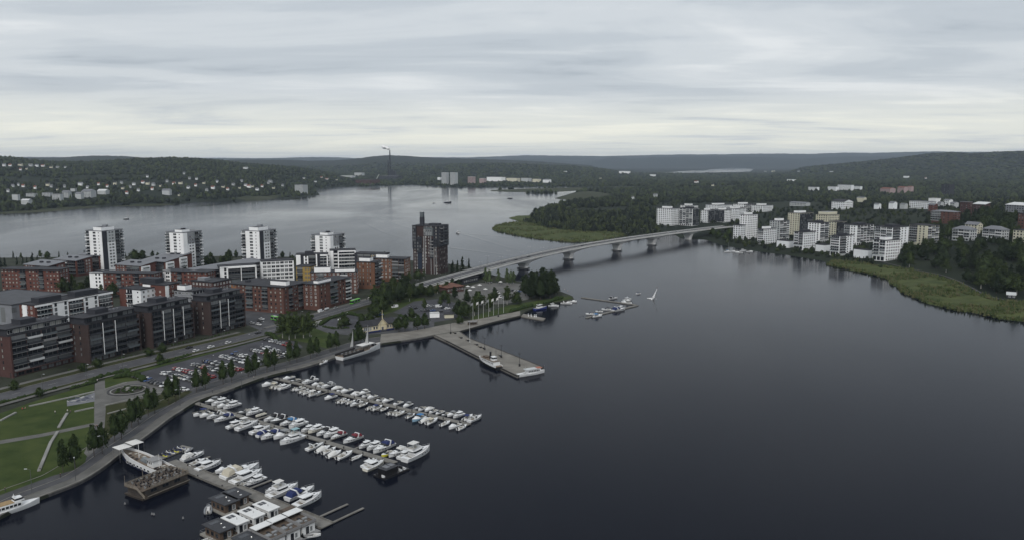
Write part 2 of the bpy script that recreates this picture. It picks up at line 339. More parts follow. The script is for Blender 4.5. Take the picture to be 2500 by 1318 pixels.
HOUSES = []                                              # (x, y, ground z, height, width) of far houses, kept clear of trees
# ------------------------------------------------------------------ waterfront ground, roads, promenade, piers
def sheet(name, px, m, z, label=None, kind=True, parent=None):
    pts = [at(x, y, ZL) for x, y in px]; o = MB().poly([(p.x, p.y, z) for p in pts][::-1] if area([(p.x, p.y) for p in pts]) < 0 else [(p.x, p.y, z) for p in pts]).build(name, m, parent)
    if parent is None: struct(o, label)
    return o
def area(p): return sum(p[i][0] * p[(i + 1) % len(p)][1] - p[(i + 1) % len(p)][0] * p[i][1] for i in range(len(p))) / 2
masph = mat('asphalt', (0.062, 0.063, 0.069), 0.9, 0.22, 0.12, coord='World', spec=0.25, det=7)
masph2 = mat('asphalt_parking', (0.046, 0.047, 0.055), 0.9, 0.25, 0.1, coord='World', spec=0.25, det=7)
mpave = mat('paving_grey', (0.105, 0.104, 0.10), 0.9, 0.2, 0.15, coord='World', spec=0.2, det=7)
mpave2 = mat('paving_dark', (0.055, 0.056, 0.06), 0.9, 0.25, 0.2, coord='World', spec=0.2, det=7)
mstone = mat('quay_stone', (0.15, 0.145, 0.135), 0.9, 0.25, 0.25, coord='World', spec=0.2, det=8)
mconc = mat('concrete', (0.21, 0.21, 0.20), 0.85, 0.18, 0.15, coord='World', spec=0.25, det=7)
mgrass = mat('lawn_grass', (0.026, 0.042, 0.012), 0.95, c2=(0.050, 0.066, 0.021), vs_=0.09, coord='World', spec=0.08, det=8, bump=0.3, bs=1.5)
mrough = mat('rough_grass', (0.024, 0.030, 0.012), 0.95, c2=(0.044, 0.046, 0.022), vs_=0.09, coord='World', spec=0.08, det=8, bump=0.3, bs=1.0)
mwhite = mat('road_paint', (0.30, 0.30, 0.29), 0.8, 0.25, 2.0, coord='World')
mquayw = mat('quay_wall', (0.06, 0.06, 0.062), 0.9, 0.3, 0.4, coord='World', spec=0.2)
mhedge = mat('hedge_leaves', (0.016, 0.028, 0.010), 0.95, c2=(0.032, 0.048, 0.016), vs_=1.2, coord='World', spec=0.1, bump=1.0, bs=2.5)
PROM = [(-60, 1290), (66, 1225), (135, 1198), (199, 1172), (250, 1141), (292, 1109), (349, 1069), (380, 1046), (415, 1019), (440, 1003), (485, 976), (546, 955), (649, 918), (731, 898), (780, 884), (829, 868), (880, 852), (928, 838), (1004, 827), (1059, 817)]
QUAY = [(1122, 808), (1206, 785), (1271, 770), (1281, 760), (1305, 750), (1340, 740), (1370, 735), (1402, 731), (1398, 722), (1372, 712), (1340, 700), (1300, 694), (1262, 686), (1225, 676), (1190, 668)]
edge = [at(x, y, ZL) for x, y in PROM]
land = [(p.x, p.y) for p in edge] + [(at(x, y, ZL).x, at(x, y, ZL).y) for x, y in QUAY] + [(-30, 790), (-60, 830), (-120, 870), (-300, 905), (-480, 900), (-640, 880), (-760, 800), (-900, 500), (-700, 150), (-260, 170)]
o = MB().prism(land, -2.0, ZL, 0).build('ground', mat('ground_cover', (0.030, 0.034, 0.025), 0.95, 0.35, 0.05, coord='World', spec=0.1, det=8)); struct(o, 'flat waterfront land')
e3 = [(p.x, p.y, ZL) for p in edge]
E3 = spline(e3, 6)
def strip(name, line, d0, d1, m, dz, label=None, h=0.0):
    o = ribbon(MB(), line, d0, d1, dz, 0, h).build(name, m); struct(o, label); return o
# water is on the right of the edge line as it runs away from the camera
strip('promenade_path', E3, -16.5, 0.0, mpave2, 0.008, 'grey promenade running along the quay')
strip('promenade_path', E3, -8.6, -4.6, masph, 0.014, 'dark asphalt cycle track on the promenade')
strip('promenade_path', E3, -4.4, -0.6, mpave, 0.016, 'pale paved walk along the quay edge')
strip('kerb', E3, -0.6, 0.12, mstone, -0.25, 'stone quay edge', 0.45)
strip('quay_wall', E3, 0.02, 0.10, mquayw, -3.0, 'dark quay wall', 2.9)
strip('kerb', E3, -4.62, -4.42, mstone, 0.0, 'low kerb between cycle track and quay walk', 0.12)
strip('kerb', E3, -8.9, -8.6, mstone, 0.0, 'kerb along the tree strip of the promenade', 0.10)
strip('kerb', E3, -16.8, -16.5, mstone, 0.0, 'kerb at the back of the promenade', 0.12)
# main street: right-hand (lake side) edge line, running away from the camera up onto the bridge
RE = [(-260, 1060, 1.6), (-120, 1014, 1.6), (0, 979, 1.6), (280, 905, 1.6), (464, 861, 1.6), (587, 833, 1.6), (649, 817, 1.6), (787, 777, 1.6), (860, 752, 2.0), (1006, 714, 4.6), (1097, 684, 7.2), (1203, 655.5, 9.6), (1300, 630, 11.0), (1400, 607.5, 12.2), (1500, 590.5, 13.2), (1620, 573, 13.4), (1750, 557.5, 12.0), (1790, 553.5, 11.0)]
re3 = [tuple(at(x, y, z)) for x, y, z in RE]
# even out the plan of the line before using it
def smooth(L, n=2):
    L = [np.array(p) for p in L]
    for _ in range(n): L = [L[0]] + [(L[i - 1] + 2 * L[i] + L[i + 1]) / 4 for i in range(1, len(L) - 1)] + [L[-1]]
    return L
RD = spline(smooth(re3, 1), 10)
k0 = 8 * 10 + 5                                          # the bridge approach begins here
ROAD = RD[:k0 + 1]; DECK = RD[k0:]
strip('road', ROAD, -13.0, 0.0, masph, 0.020, 'four lane street between the flats and the park')
strip('road_marking', ROAD[60:], -6.6, -6.3, mwhite, 0.026, 'white centre line of the street')
mb = MB()
for i in range(0, len(ROAD) - 1, 4): 
    for d in (-6.6,): ribbon(mb, [ROAD[i], ROAD[i + 1]] if i % 4 == 0 else [ROAD[i], ROAD[i] + (ROAD[i + 1] - ROAD[i]) * 0.02], d, d + 0.2, 0.026)
struct(mb.build('road_marking', mwhite), 'dashed white lane lines of the street')
strip('kerb', ROAD, 0.0, 0.3, mstone, 0.0, 'kerb on the lake side of the street', 0.14); strip('kerb', ROAD, -13.3, -13.0, mstone, 0.0, 'kerb on the building side of the street', 0.14)
strip('lawn', ROAD[:58], 0.3, 3.2, mrough, 0.012, 'grass strip beside the street'); strip('pavement', ROAD[:58], 3.2, 6.4, mpave, 0.02, 'footpath beside the street')
strip('lawn', ROAD[:58], -19.0, -13.3, mrough, 0.012, 'grass verge in front of the dark brick flats'); strip('pavement', ROAD[:58], -22.5, -19.0, mpave, 0.02, 'footpath in front of the dark brick flats')
strip('pavement', ROAD[62:], -17.0, -13.3, mpave, 0.02, 'footpath in front of the red brick flats')
rings = []
for i in range(60, len(RD)):
    p = RD[i]
    if p[2] > 6.5: break
    g = max(0.4, (p[2] - ZL) * 1.4); a0, a1, b0, b1 = (offset(RD[i - 1:i + 2], d)[1] for d in (.5 + g, .4, -13.4, -13.5 - g))
    rings.append([(a0[0], a0[1], ZL - .2), (a1[0], a1[1], p[2] - .12), (b0[0], b0[1], p[2] - .12), (b1[0], b1[1], ZL - .2)])
struct(MB().loft(rings, 0, False, False, False).build('embankment', mrough), 'grassy embankment carrying the street up to the bridge')
# park, car park
GZ = ZL
sheet('lawn', [(-200, 1090), (0, 1008), (95, 975), (230, 935), (230, 962), (232, 1030), (225, 1060), (205, 1140), (130, 1160), (-60, 1230)], mgrass, GZ + 0.010, 'dark green park lawn at the lower left')
sheet('lawn', [(256, 918), (330, 905), (360, 925), (300, 932), (256, 948)], mgrass, GZ + 0.010, 'small lawn beside the round planter')
sheet('lawn', [(250, 985), (330, 965), (430, 945), (470, 955), (420, 985), (330, 1020), (255, 1080), (240, 1030)], mrough, GZ + 0.010, 'rough grass behind the promenade trees')
sheet('path', [(-200, 1150), (0, 1074), (100, 1058), (230, 1031), (240, 1027), (240, 1036), (100, 1066), (0, 1083), (-200, 1165)], mpave, GZ + 0.016, 'pale path across the lawn')
sheet('path', [(232, 932), (256, 928), (258, 1000), (255, 1050), (240, 1090), (215, 1115), (205, 1105), (230, 1050), (230, 990)], mpave, GZ + 0.018, 'broad paved path through the park')
sheet('square', [(256, 948), (300, 932), (360, 925), (400, 948), (392, 962), (330, 975), (256, 990)], mpave, GZ + 0.014, 'paved ground around the round planter')
sheet('car_park', [(330, 912), (400, 893), (520, 862), (650, 826), (720, 832), (740, 846), (640, 890), (560, 918), (470, 950), (440, 956), (410, 945), (370, 930)], masph2, GZ + 0.012, 'asphalt car park between the street and the promenade')
sheet('lawn', [(260, 915), (400, 879), (520, 850), (620, 828), (660, 816), (650, 826), (520, 861), (400, 892), (330, 911)], mgrass, GZ + 0.018, 'grass strip along the car park')
sheet('lawn', [(665, 822), (720, 800), (800, 800), (830, 815), (800, 850), (745, 835)], mgrass, GZ + 0.016, 'lawn under the tall birches')
sheet('side_street', [(560, 752), (690, 762), (705, 800), (650, 812), (600, 790), (575, 775)], masph, GZ + 0.024, 'side street joining between the dark and red flats')
sheet('side_street', [(770, 800), (800, 772), (860, 790), (930, 800), (990, 786), (1060, 780), (1060, 800), (960, 812), (860, 818), (800, 812)], masph, GZ + 0.022, 'asphalt lane to the harbour')
sheet('car_park', [(785, 790), (850, 768), (930, 775), (985, 772), (960, 792), (860, 800)], masph2, GZ + 0.028, 'small car park behind the yellow harbour house')
sheet('car_park', [(960, 762), (1010, 735), (1080, 728), (1140, 748), (1130, 775), (1060, 785)], masph2, GZ + 0.030, 'car park beside the bridge approach')
sheet('yard', [(1095, 715), (1170, 690), (1250, 690), (1300, 696), (1290, 730), (1240, 740), (1150, 745)], mpave, GZ + 0.020, 'gravel yard of the harbour point')
sheet('lawn', [(1150, 772), (1240, 745), (1300, 735), (1390, 722), (1399, 728), (1330, 740), (1270, 757), (1190, 772), (1150, 785)], mgrass, GZ + 0.026, 'lawn strip on the harbour point')
sheet('lawn', [(870, 775), (950, 742), (1010, 725), (1040, 728), (970, 756), (900, 782)], mgrass, GZ + 0.027, 'grass slope under the bridge approach trees')
mharb = mat('harbour_paving', (0.165, 0.157, 0.142), 0.9, 0.2, 0.12, coord='World', spec=0.2, det=9)
sheet('square', [(928, 836), (1004, 825), (1060, 816), (1122, 807), (1206, 784), (1270, 769), (1270, 758), (1190, 774), (1120, 785), (1050, 798), (1000, 808), (930, 815)], mharb, GZ + 0.034, 'pale paved harbour square')
pier = W2([(1058, 817), (1100, 836), (1174, 874), (1263, 917), (1327, 896), (1228, 857), (1147, 826), (1121, 808.5)], ZL)
o = MB().prism(pier, -2.0, ZL + 0.04).build('pier', mharb); tag(o, 'long pale stone pier running out into the lake', 'pier')
def rimline(name, px, w_, h_, m, z, parent=None):
    mb = MB(); p = [at(x, y, ZL) for x, y in px]
    for a, b in zip(p, p[1:]): mb.bar((a.x, a.y, z), (b.x, b.y, z), w_, h_)
    return mb.build(name, m, parent)
mtimb = mat('quay_timber', (0.035, 0.033, 0.032), 0.9, 0.3, 0.8, coord='World')
def inset(px, d): return px
rimline('fender', [(1059, 816.6), (1100, 835.6), (1174, 873.6), (1263, 916.6)], 0.5, 0.7, mtimb, ZL - 0.45, o)
rimline('fender', [(1263, 916.8), (1327, 895.8), (1228, 856.8), (1147, 825.8), (1122, 807.8)], 0.5, 0.7, mtimb, ZL - 0.45, o)
struct(rimline('quay_wall', QUAY[:3], 0.5, 0.8, mtimb, ZL - 0.5), 'dark timber edge of the harbour quay')
o = MB().prism(W2([(1270, 771), (1262, 767), (1272, 764), (1332, 776), (1326, 781)], 0.6), -0.6, 0.7).build('floating_pier', mharb); tag(o, 'short floating pier at the harbour corner with white fuel posts', 'pier')
# zebra crossings at the junction
def zebra(px, n, label, length=3.2):
    a, b = (at(*p, ZL) for p in px); mb = MB(); d = (b - a) / n; nrm = Vector((-d.y, d.x, 0)).normalized() * length / 2
    for i in range(n):
        p = a + d * (i + 0.2); q = a + d * (i + 0.75); mb.poly([(*(p - nrm).xy, ZL + 0.05), (*(q - nrm).xy, ZL + 0.05), (*(q + nrm).xy, ZL + 0.05), (*(p + nrm).xy, ZL + 0.05)])
    if (mb.f and Vector(mb.v[1]) - Vector(mb.v[0])).cross(Vector(mb.v[2]) - Vector(mb.v[0])).z < 0: mb.f = [f[::-1] for f in mb.f]
    struct(mb.build('zebra_crossing', mwhite), label)
zebra([(660, 796), (700, 786)], 8, 'zebra crossing by the tall birches'); zebra([(632, 822), (668, 806)], 8, 'zebra crossing over the main street'); zebra([(765, 795), (790, 771)], 8, 'zebra crossing beyond the birches')
# ---------------------------------------------------------------- bridge
mbr = mat('bridge_concrete', (0.52, 0.52, 0.51), 0.8, 0.12, 0.08, coord='World', spec=0.3, det=8)
br = thing('bridge', 'long curved concrete road bridge on wedge-shaped piers', 'bridge')
WD = 17.0
DK = [np.array(p) for p in DECK]
ribbon(MB(), DK, -WD, 0, 0.0).build('roadway', masph, br)
pier_px = [(1288, 655), (1395, 632), (1512, 611), (1605, 597), (1683, 583)]
near = []
for x, y in pier_px:
    p = at(x, y, 0); near.append(min(range(len(DK)), key=lambda i: (DK[i][0] - p.x + 4) ** 2 + (DK[i][1] - p.y + 7) ** 2))
cum = [0]
for a, b in zip(DK, DK[1:]): cum.append(cum[-1] + np.linalg.norm(b - a))
mb = MB(); rings = []; eo = offset(DK, -1.6); ei = offset(DK, -WD + 1.6); en = offset(DK, 0.35); ef = offset(DK, -WD - 0.35)
for i, p in enumerate(DK):
    j = min(near, key=lambda k: abs(cum[k] - cum[i])); span = 46.0; tt = min(1, abs(cum[j] - cum[i]) / span)
    dp = 1.9 + 2.6 * (1 - tt) ** 2 if cum[i] > cum[near[0]] - 60 else 1.4
    if p[2] - dp < -1: dp = p[2] + 1
    z = p[2]
    rings.append([(*en[i][:2], z - 0.05), (*en[i][:2], z - 1.0), (*eo[i][:2], z - dp), (*ei[i][:2], z - dp), (*ef[i][:2], z - 1.0), (*ef[i][:2], z - 0.05)])
mb.loft([r[::-1] for r in rings], 0, True, True); mb.build('girder', mbr, br)
for d0, d1, nm in ((0.0, 0.35, 'parapet'), (-WD - 0.35, -WD, 'parapet')): ribbon(MB(), DK, d0, d1, -0.05, 0, 0.55).build(nm, mbr, br)
ribbon(MB(), DK, -4.6, -4.3, 0.0, 0, 0.3).build('kerb', mbr, br); ribbon(MB(), DK, -WD + 2.6, -WD + 2.9, 0.0, 0, 0.3).build('kerb', mbr, br)
ribbon(MB(), DK, -4.3, 0.0, 0.01).build('footway', mpave, br)
ribbon(MB(), DK, -9.6, -9.4, 0.012).build('centre_line', mwhite, br)
mrail = mat('steel_rail', (0.16, 0.165, 0.17), 0.5, metal=0.6)
for d in (0.17, -WD - 0.17):
    mb = MB(); L = offset(DK, d)
    for i in range(len(L) - 1):
        a, b = Vector(L[i]), Vector(L[i + 1])
        for h in (0.85, 1.2): mb.tube(a + Vector((0, 0, h)), b + Vector((0, 0, h)), 0.05, n=4)
        n = max(1, int((b - a).length / 2.5))
        for k in range(n): p = a.lerp(b, k / n); mb.tube(p + Vector((0, 0, .45)), p + Vector((0, 0, 1.2)), 0.04, n=4)
    mb.build('railing', mrail, br)
mfend = mat('fender_timber', (0.035, 0.035, 0.038), 0.8)
for k, (i, (x, y)) in enumerate(zip(near, pier_px)):
    p = DK[i]; tdir = Vector(DK[min(i + 1, len(DK) - 1)] - DK[i - 1]); tdir.z = 0; tdir.normalize(); nn = Vector((tdir.y, -tdir.x, 0)); c = Vector(p) - nn * (WD / 2); z1 = p[2] - 3.9; c.z = 0
    R = lambda wt, wn_, z: [c + tdir * a * wt + nn * b_ * wn_ + Vector((0, 0, z)) for a, b_ in ((-1, -.8), (-.6, -1), (.6, -1), (1, -.8), (1, .8), (.6, 1), (-.6, 1), (-1, .8))]
    zb = -2.0 if k < 4 else 0.0
    pr = MB().loft([R(3.0, 4.2, zb), R(3.2, 4.6, 2.5), R(4.2, 7.0, z1 + 0.3)], 0, True, True).build('pier_shaft', mat('pier_concrete', (0.66, 0.66, 0.65), 0.8, 0.1, 0.1, coord='World'), br)
    if k < 4: MB().loft([R(3.6, 6.6, 0.5), R(3.6, 6.6, 1.15)], 0, True, True).build('fender', mfend, pr)
# ------------------------------------------------------------------ buildings
def wallmat(n, c, var=0.12, vs_=0.25, rough=0.85): return mat(n, c, rough, var, vs_, spec=0.25, det=8)
RED = wallmat('red_brick', (0.115, 0.048, 0.038)); RED2 = wallmat('brown_brick', (0.105, 0.052, 0.041)); DKB = wallmat('dark_brick', (0.046, 0.032, 0.030)); DKR = wallmat('dark_red_brick', (0.070, 0.036, 0.033))
WHT = wallmat('white_render', (0.74, 0.76, 0.78), 0.05); WHT2 = wallmat('white_panel', (0.80, 0.81, 0.82), 0.05); GRY = wallmat('grey_panel', (0.20, 0.21, 0.23), 0.08); DGR = wallmat('dark_panel', (0.032, 0.034, 0.042), 0.15)
CRM = wallmat('cream_render', (0.56, 0.54, 0.43), 0.06); PNK = wallmat('pink_render', (0.34, 0.26, 0.26), 0.06); YEL = wallmat('yellow_board', (0.60, 0.53, 0.36), 0.06); OCH = wallmat('ochre_panel', (0.30, 0.21, 0.07), 0.1); LGR = wallmat('light_grey_render', (0.42, 0.44, 0.45), 0.06)
ROOF = mat('bitumen_roof', (0.030, 0.031, 0.037), 0.9, 0.25, 0.2, spec=0.3, det=8); ROOFG = mat('grey_sheet_roof', (0.13, 0.135, 0.15), 0.55, 0.12, 0.2, spec=0.4, det=6); ROOFR = mat('tile_roof', (0.17, 0.065, 0.045), 0.85, 0.2, 0.4); ROOFW = mat('pale_roof', (0.50, 0.51, 0.52), 0.7, 0.1, 0.2)
GLD = mat('dark_glass', (0.014, 0.017, 0.022), 0.12, spec=0.5); GLM = mat('grey_glass', (0.16, 0.17, 0.175), 0.2, spec=0.6); GLL = mat('pale_glass', (0.30, 0.295, 0.27), 0.3, spec=0.6)  # dark, mid grey and pale panes, told apart mainly by base colour
GLS = [GLD, GLD, GLM]; GLB = [GLL, GLM, GLD, GLL, GLD]
FRW = mat('white_frame', (0.62, 0.63, 0.64), 0.6); FRD = mat('dark_frame', (0.03, 0.031, 0.035), 0.6); RAILG = mat('rail_glass', (0.10, 0.115, 0.125), 0.15, spec=0.6); RAILW = mat('rail_white', (0.55, 0.56, 0.57), 0.5); RAILD = mat('rail_smoked', (0.035, 0.038, 0.045), 0.25, spec=0.6)
SLABG = mat('balcony_slab', (0.20, 0.20, 0.205), 0.8)
MC = {}
def win_mesh(w_, h_, gl, fr):
    k = ('w', round(w_, 2), round(h_, 2), gl.name, fr.name)
    if k not in MC:
        mb = MB(); f = 0.09; a = w_ / 2
        mb.poly([(-a, -.03, 0), (a, -.03, 0), (a, -.03, h_), (-a, -.03, h_)], 0)
        for q in ((-a - f, -f, a + f, 0), (-a - f, h_, a + f, h_ + f), (-a - f, 0, -a, h_), (a, 0, a + f, h_)): mb.box(q[0], -.10, q[1], q[2], 0.0, q[3], 1)
        if w_ > 1.3: mb.box(-.05, -.09, 0, .05, -.02, h_, 1)
        MC[k] = mb.mesh('window', [gl, fr])
    return MC[k]
def bal_mesh(w_, h_, d_, front, gl, slab, fronth=1.05):
    k = ('b', round(w_, 2), round(h_, 2), d_, front.name, gl.name, slab.name, fronth)
    if k not in MC:
        mb = MB(); mb.box(0, -d_, -0.12, w_, 0, 0.12, 1)
        mb.poly([(0.05, -.04, .12), (w_ - .05, -.04, .12), (w_ - .05, -.04, h_ - .13), (0.05, -.04, h_ - .13)], 2)
        mb.box(0, -d_, 0.12, w_, -d_ + .06, 0.12 + fronth, 0); mb.box(0, -d_ + .06, .12, .06, 0, .12 + fronth, 0); mb.box(w_ - .06, -d_ + .06, .12, w_, 0, .12 + fronth, 0)
        n = max(1, int(w_ / 2.2))
        for i in range(1, n): mb.box(w_ * i / n - .06, -.09, .12, w_ * i / n + .06, -.03, h_ - .13, 1)
        MC[k] = mb.mesh('balcony', [front, slab, gl])
    return MC[k]
FACE = {'f': (0, lambda u, L, D: (u, 0)), 'l': (-math.pi / 2, lambda u, L, D: (0, D - u)), 'r': (math.pi / 2, lambda u, L, D: (L, u)), 'b': (math.pi, lambda u, L, D: (L - u, D))}
def bld(name, label, loc, rz, L, D, H, wall, faces, roof=('flat', ROOF), boxes=(), nf=None, cat='building', group=None, base=-1.0, extra=(), z0=0.0):
    t = thing(name, label, cat, loc, rz, group); nf = nf or max(1, round(H / 3.0)); fh = H / nf
    kind, rm = roof[0], roof[1]
    if kind == 'mono':
        up = roof[2]; mb = MB(); mb.v = [(0, 0, base), (L, 0, base), (L, D, base), (0, D, base), (0, 0, H), (L, 0, H), (L, D, H + up), (0, D, H + up)]
        for q in ((0, 1, 5, 4), (1, 2, 6, 5), (2, 3, 7, 6), (3, 0, 4, 7), (4, 5, 6, 7)): mb.f.append(list(q)); mb.m.append(0)
        mb.build('wall', wall, t); o = 1.0; sl = up / D
        lo, hi = H - o * sl + .02, H + up + o * sl + .02
        r = MB().loft([[(-o, -o, lo), (L + o, -o, lo), (L + o, D + o, hi), (-o, D + o, hi)], [(-o, -o, lo + .35), (L + o, -o, lo + .35), (L + o, D + o, hi + .35), (-o, D + o, hi + .35)]], 0, True, True).build('roof', rm, t)
    elif kind == 'gable':
        up = roof[2]; mb = MB().box(0, 0, base, L, D, H)
        for x in (0, L): mb.poly([(x, 0, H), (x, D, H), (x, D / 2, H + up)][::(-1 if x == 0 else 1)])
        mb.build('wall', wall, t); o = 0.6; s_ = up / (D / 2); mb = MB()
        for sg in (0, 1):
            y0 = -o if sg == 0 else D + o; a = [(-o, y0, H - o * s_ + .05), (L + o, y0, H - o * s_ + .05), (L + o, D / 2, H + up + .05), (-o, D / 2, H + up + .05)]
            mb.loft([a, [(x, y, z + .25) for x, y, z in a]][::1 if sg == 0 else 1], 0, True, True)
        r = mb.build('roof', rm, t)
    elif kind == 'hip':
        up = roof[2]; MB().box(0, 0, base, L, D, H).build('wall', wall, t); o = 0.7; k = min(D, L) / 2
        r = MB().loft([[(-o, -o, H), (L + o, -o, H), (L + o, D + o, H), (-o, D + o, H)], [(-o, -o, H + .3), (L + o, -o, H + .3), (L + o, D + o, H + .3), (-o, D + o, H + .3)],
                       [(k, D / 2 - .2, H + up), (L - k, D / 2 - .2, H + up), (L - k, D / 2 + .2, H + up), (k, D / 2 + .2, H + up)]], 0, True, True).build('roof', rm, t)
    else:
        MB().box(0, 0, base, L, D, H).build('wall', wall, t); o = roof[2] if len(roof) > 2 else 0.35
        mb = MB().box(-o, -o, H + .01, L + o, D + o, H + .35)
        if o < 0.5:
            for q in ((-o, -o, L + o, -o + .3), (-o, D + o - .3, L + o, D + o), (-o, -o + .3, -o + .3, D + o - .3), (L + o - .3, -o + .3, L + o, D + o - .3)): mb.box(q[0], q[1], H + .35, q[2], q[3], H + .75)
        r = mb.build('roof', rm, t)
    zt = H + .35 if kind == 'flat' else H + (roof[2] if kind == 'mono' else 0) * 0.5
    for b in boxes:                                        # x0, y0, x1, y1, height, material: plant rooms, chimneys
        pr = MB().box(b[0], b[1], H * .98 if kind != 'flat' else zt, b[2], b[3], zt + b[4]).build('plant_room', b[5], t)
        if b[5] in (WHT2, CRM): MB().box(b[0] + .25, b[1] + .25, zt + b[4] - .02, b[2] - .25, b[3] - .25, zt + b[4] + .04).build('plant_roof', ROOF if L * D > 0 and loc[0] < 0 else ROOFG, pr)
    rg = random.Random(hash_(label))
    for fc, els in faces.items():
        a, fn = FACE[fc]; W_ = L if fc in 'fb' else D
        for e in els:
            if e[0] == 'S':                                # thin vertical fin standing out at distance th
                _, u0, u1, za, zb, th, pm = e; x, y = fn(u0, L, D); MB().box(0, -th, za, u1 - u0, -th + .2, zb).build('fin', pm, t, (x, y, 0), a)
            elif e[0] == 'W':                                # windows: centres, width, height, floors, glass list, frame
                _, us, ww, wh, fl, gls, fr = e
                for u in us:
                    for k in fl:
                        x, y = fn(u, L, D); zw = k * fh + max(.5, (fh - wh) * .55); th = max([q[5] for q in els if q[0] == 'P' and q[1] < u < q[2] and q[3] < zw + wh / 2 < q[4]] + [0])
                        ox, oy = rot2((0, -th), a); obj('window', win_mesh(ww, wh, rg.choice(gls), fr), t, (x + ox, y + oy, zw), a)
            elif e[0] == 'B':                              # balconies: from, to, depth, floors, fronts, slab
                _, u0, u1, dp, fl, fronts, slab = e
                for k in fl: x, y = fn(u0, L, D); obj('balcony', bal_mesh(u1 - u0, fh, dp, rg.choice(fronts), rg.choice(GLS), slab), t, (x, y, k * fh), a)
            elif e[0] == 'P':                              # panel: from, to, z from, z to, thickness, material
                _, u0, u1, za, zb, th, pm = e; x, y = fn(u0, L, D); MB().box(0, -th, za, u1 - u0, 0.0, zb).build('panel', pm, t, (x, y, 0), a)
    return t
def hash_(s): return sum((i + 1) * ord(c) for i, c in enumerate(s)) % 99991
def cols(L, pitch, m=1.2):
    n = max(1, int((L - 2 * m) / pitch) + 1); return [L / 2 + (i - (n - 1) / 2) * pitch for i in range(n)]
def bays(L, wd, gap=0.5, m=0.4):
    n = max(1, int((L - 2 * m + gap) / (wd + gap))); w_ = (L - 2 * m - (n - 1) * gap) / n; return [(m + i * (w_ + gap), m + i * (w_ + gap) + w_) for i in range(n)]
def place(corner, rz, lx, ly=0.0): c = rot2((lx, ly), rz); return Vector((corner.x - c[0], corner.y - c[1], 0))
def onland(v, z=None): return Vector((v.x, v.y, ZL if z is None else z))
S1 = math.radians(67.6); S0 = math.radians(-22.4)
# dark brick blocks along the street: balconies to the lake, penthouse set back
DK_ = [((28, 922), 36, DKR, 'dark red brick flats with white top-floor glazing, nearest the lower left'), ((217, 887), 34.5, DKB, 'dark brown flats with two thin white strips, second along the street'),
       ((370, 850), 33, DKB, 'dark brown flats with three thin white strips, third along the street'), ((513, 818), 31.5, DKB, 'dark brown flats at the street corner by the zebra crossings')]
for i, (c, L, wl, lab) in enumerate(DK_):
    D, H = 14.0, 21.3; nf = 7; fh = H / nf; br_ = bays(L - 2, 6.6, 0.45, 0.3); fronts = [RAILD] * 5 + [RAILG] + ([RAILW, SLABG] if i == 0 else [])
    els = [('B', 1 + a, 1 + b, 1.5, range(1, nf), fronts, SLABG if i == 0 else mat('balcony_slab_dark', (0.055, 0.055, 0.06), 0.8)) for a, b in br_]
    els += [('S', 1 + b + .08, 1 + b + .36, 3.2, H - .3, 1.62, WHT2) for a, b in br_[:-1]][:(2 if i in (1, 3) else 3)] if i else []
    els += [('P', 0.0, 0.9, 0, H, 1.2, wl), ('P', L - .9, L, 0, H, 1.2, wl), ('W', cols(L, 4.2), 3.0, 2.2, [0], [GLD, GLM], FRD)]
    if i == 0: els += [('P', 1.0, L - 1.0, 2.5, 3.3, 1.5, wl)]
    t = bld('apartment_block', lab, onland(place(at(*c, ZL), S1, 0)), S1, L, D, H, wl, {'f': els, 'l': [('W', (4.5, 9.0), .7, 1.5, range(1, nf), GLB, FRD)]}, ('flat', ROOF, .2), (), nf, group='dark brick flats along the street')
    p = MB().box(.8, 2.2, H + .36, L - .8, D - .6, H + 3.4).build('penthouse', DGR, t); MB().box(-.1, .9, H + 3.4, L + .1, D + .1, H + 3.75).build('penthouse_roof', ROOF, p)
    for k, u in enumerate(cols(L, 3.4, 2)): obj('window', win_mesh(2.7, 1.9, (GLL if i == 0 else GLM) if k % 3 else GLD, FRD if i else FRW), p, (u, 2.2, H + .9))
    MB().box(L * .3, 5, H + 3.75, L * .3 + 8.5, 12, H + 6.3).build('plant_room', DGR, t)
    for k in range(3): MB().box(L * .62 + k * 2.6, 7, H + 3.76, L * .62 + k * 2.6 + 1.1, 8.2, H + 4.5).build('roof_vent', ROOFG, p)
def south(name, lab, c, z, L, D, wall, f, r, roof=('flat', ROOF), boxes=(), rz=S0, anchor='fr', **kw):
    """block whose long side faces the camera; c is the pixel of its front top corner, z the height of that corner"""
    H = z - ZL; cc = at(*c, z); return bld(name, lab, onland(place(cc, rz, L if anchor == 'fr' else 0)), rz, L, D, H, wall, {'f': f, 'r': r}, roof, boxes, **kw)
def east(name, lab, c, z, L, D, wall, f, l, roof=('flat', ROOF), boxes=(), rz=S1, **kw):
    H = z - ZL; cc = at(*c, z); return bld(name, lab, onland(place(cc, rz, 0)), rz, L, D, H, wall, {'f': f, 'l': l}, roof, boxes, **kw)
Wn = lambda L, p, w_, h_, fl, gl=GLB, fr=FRW, m=1.6: ('W', cols(L, p, m), w_, h_, fl, gl, fr)
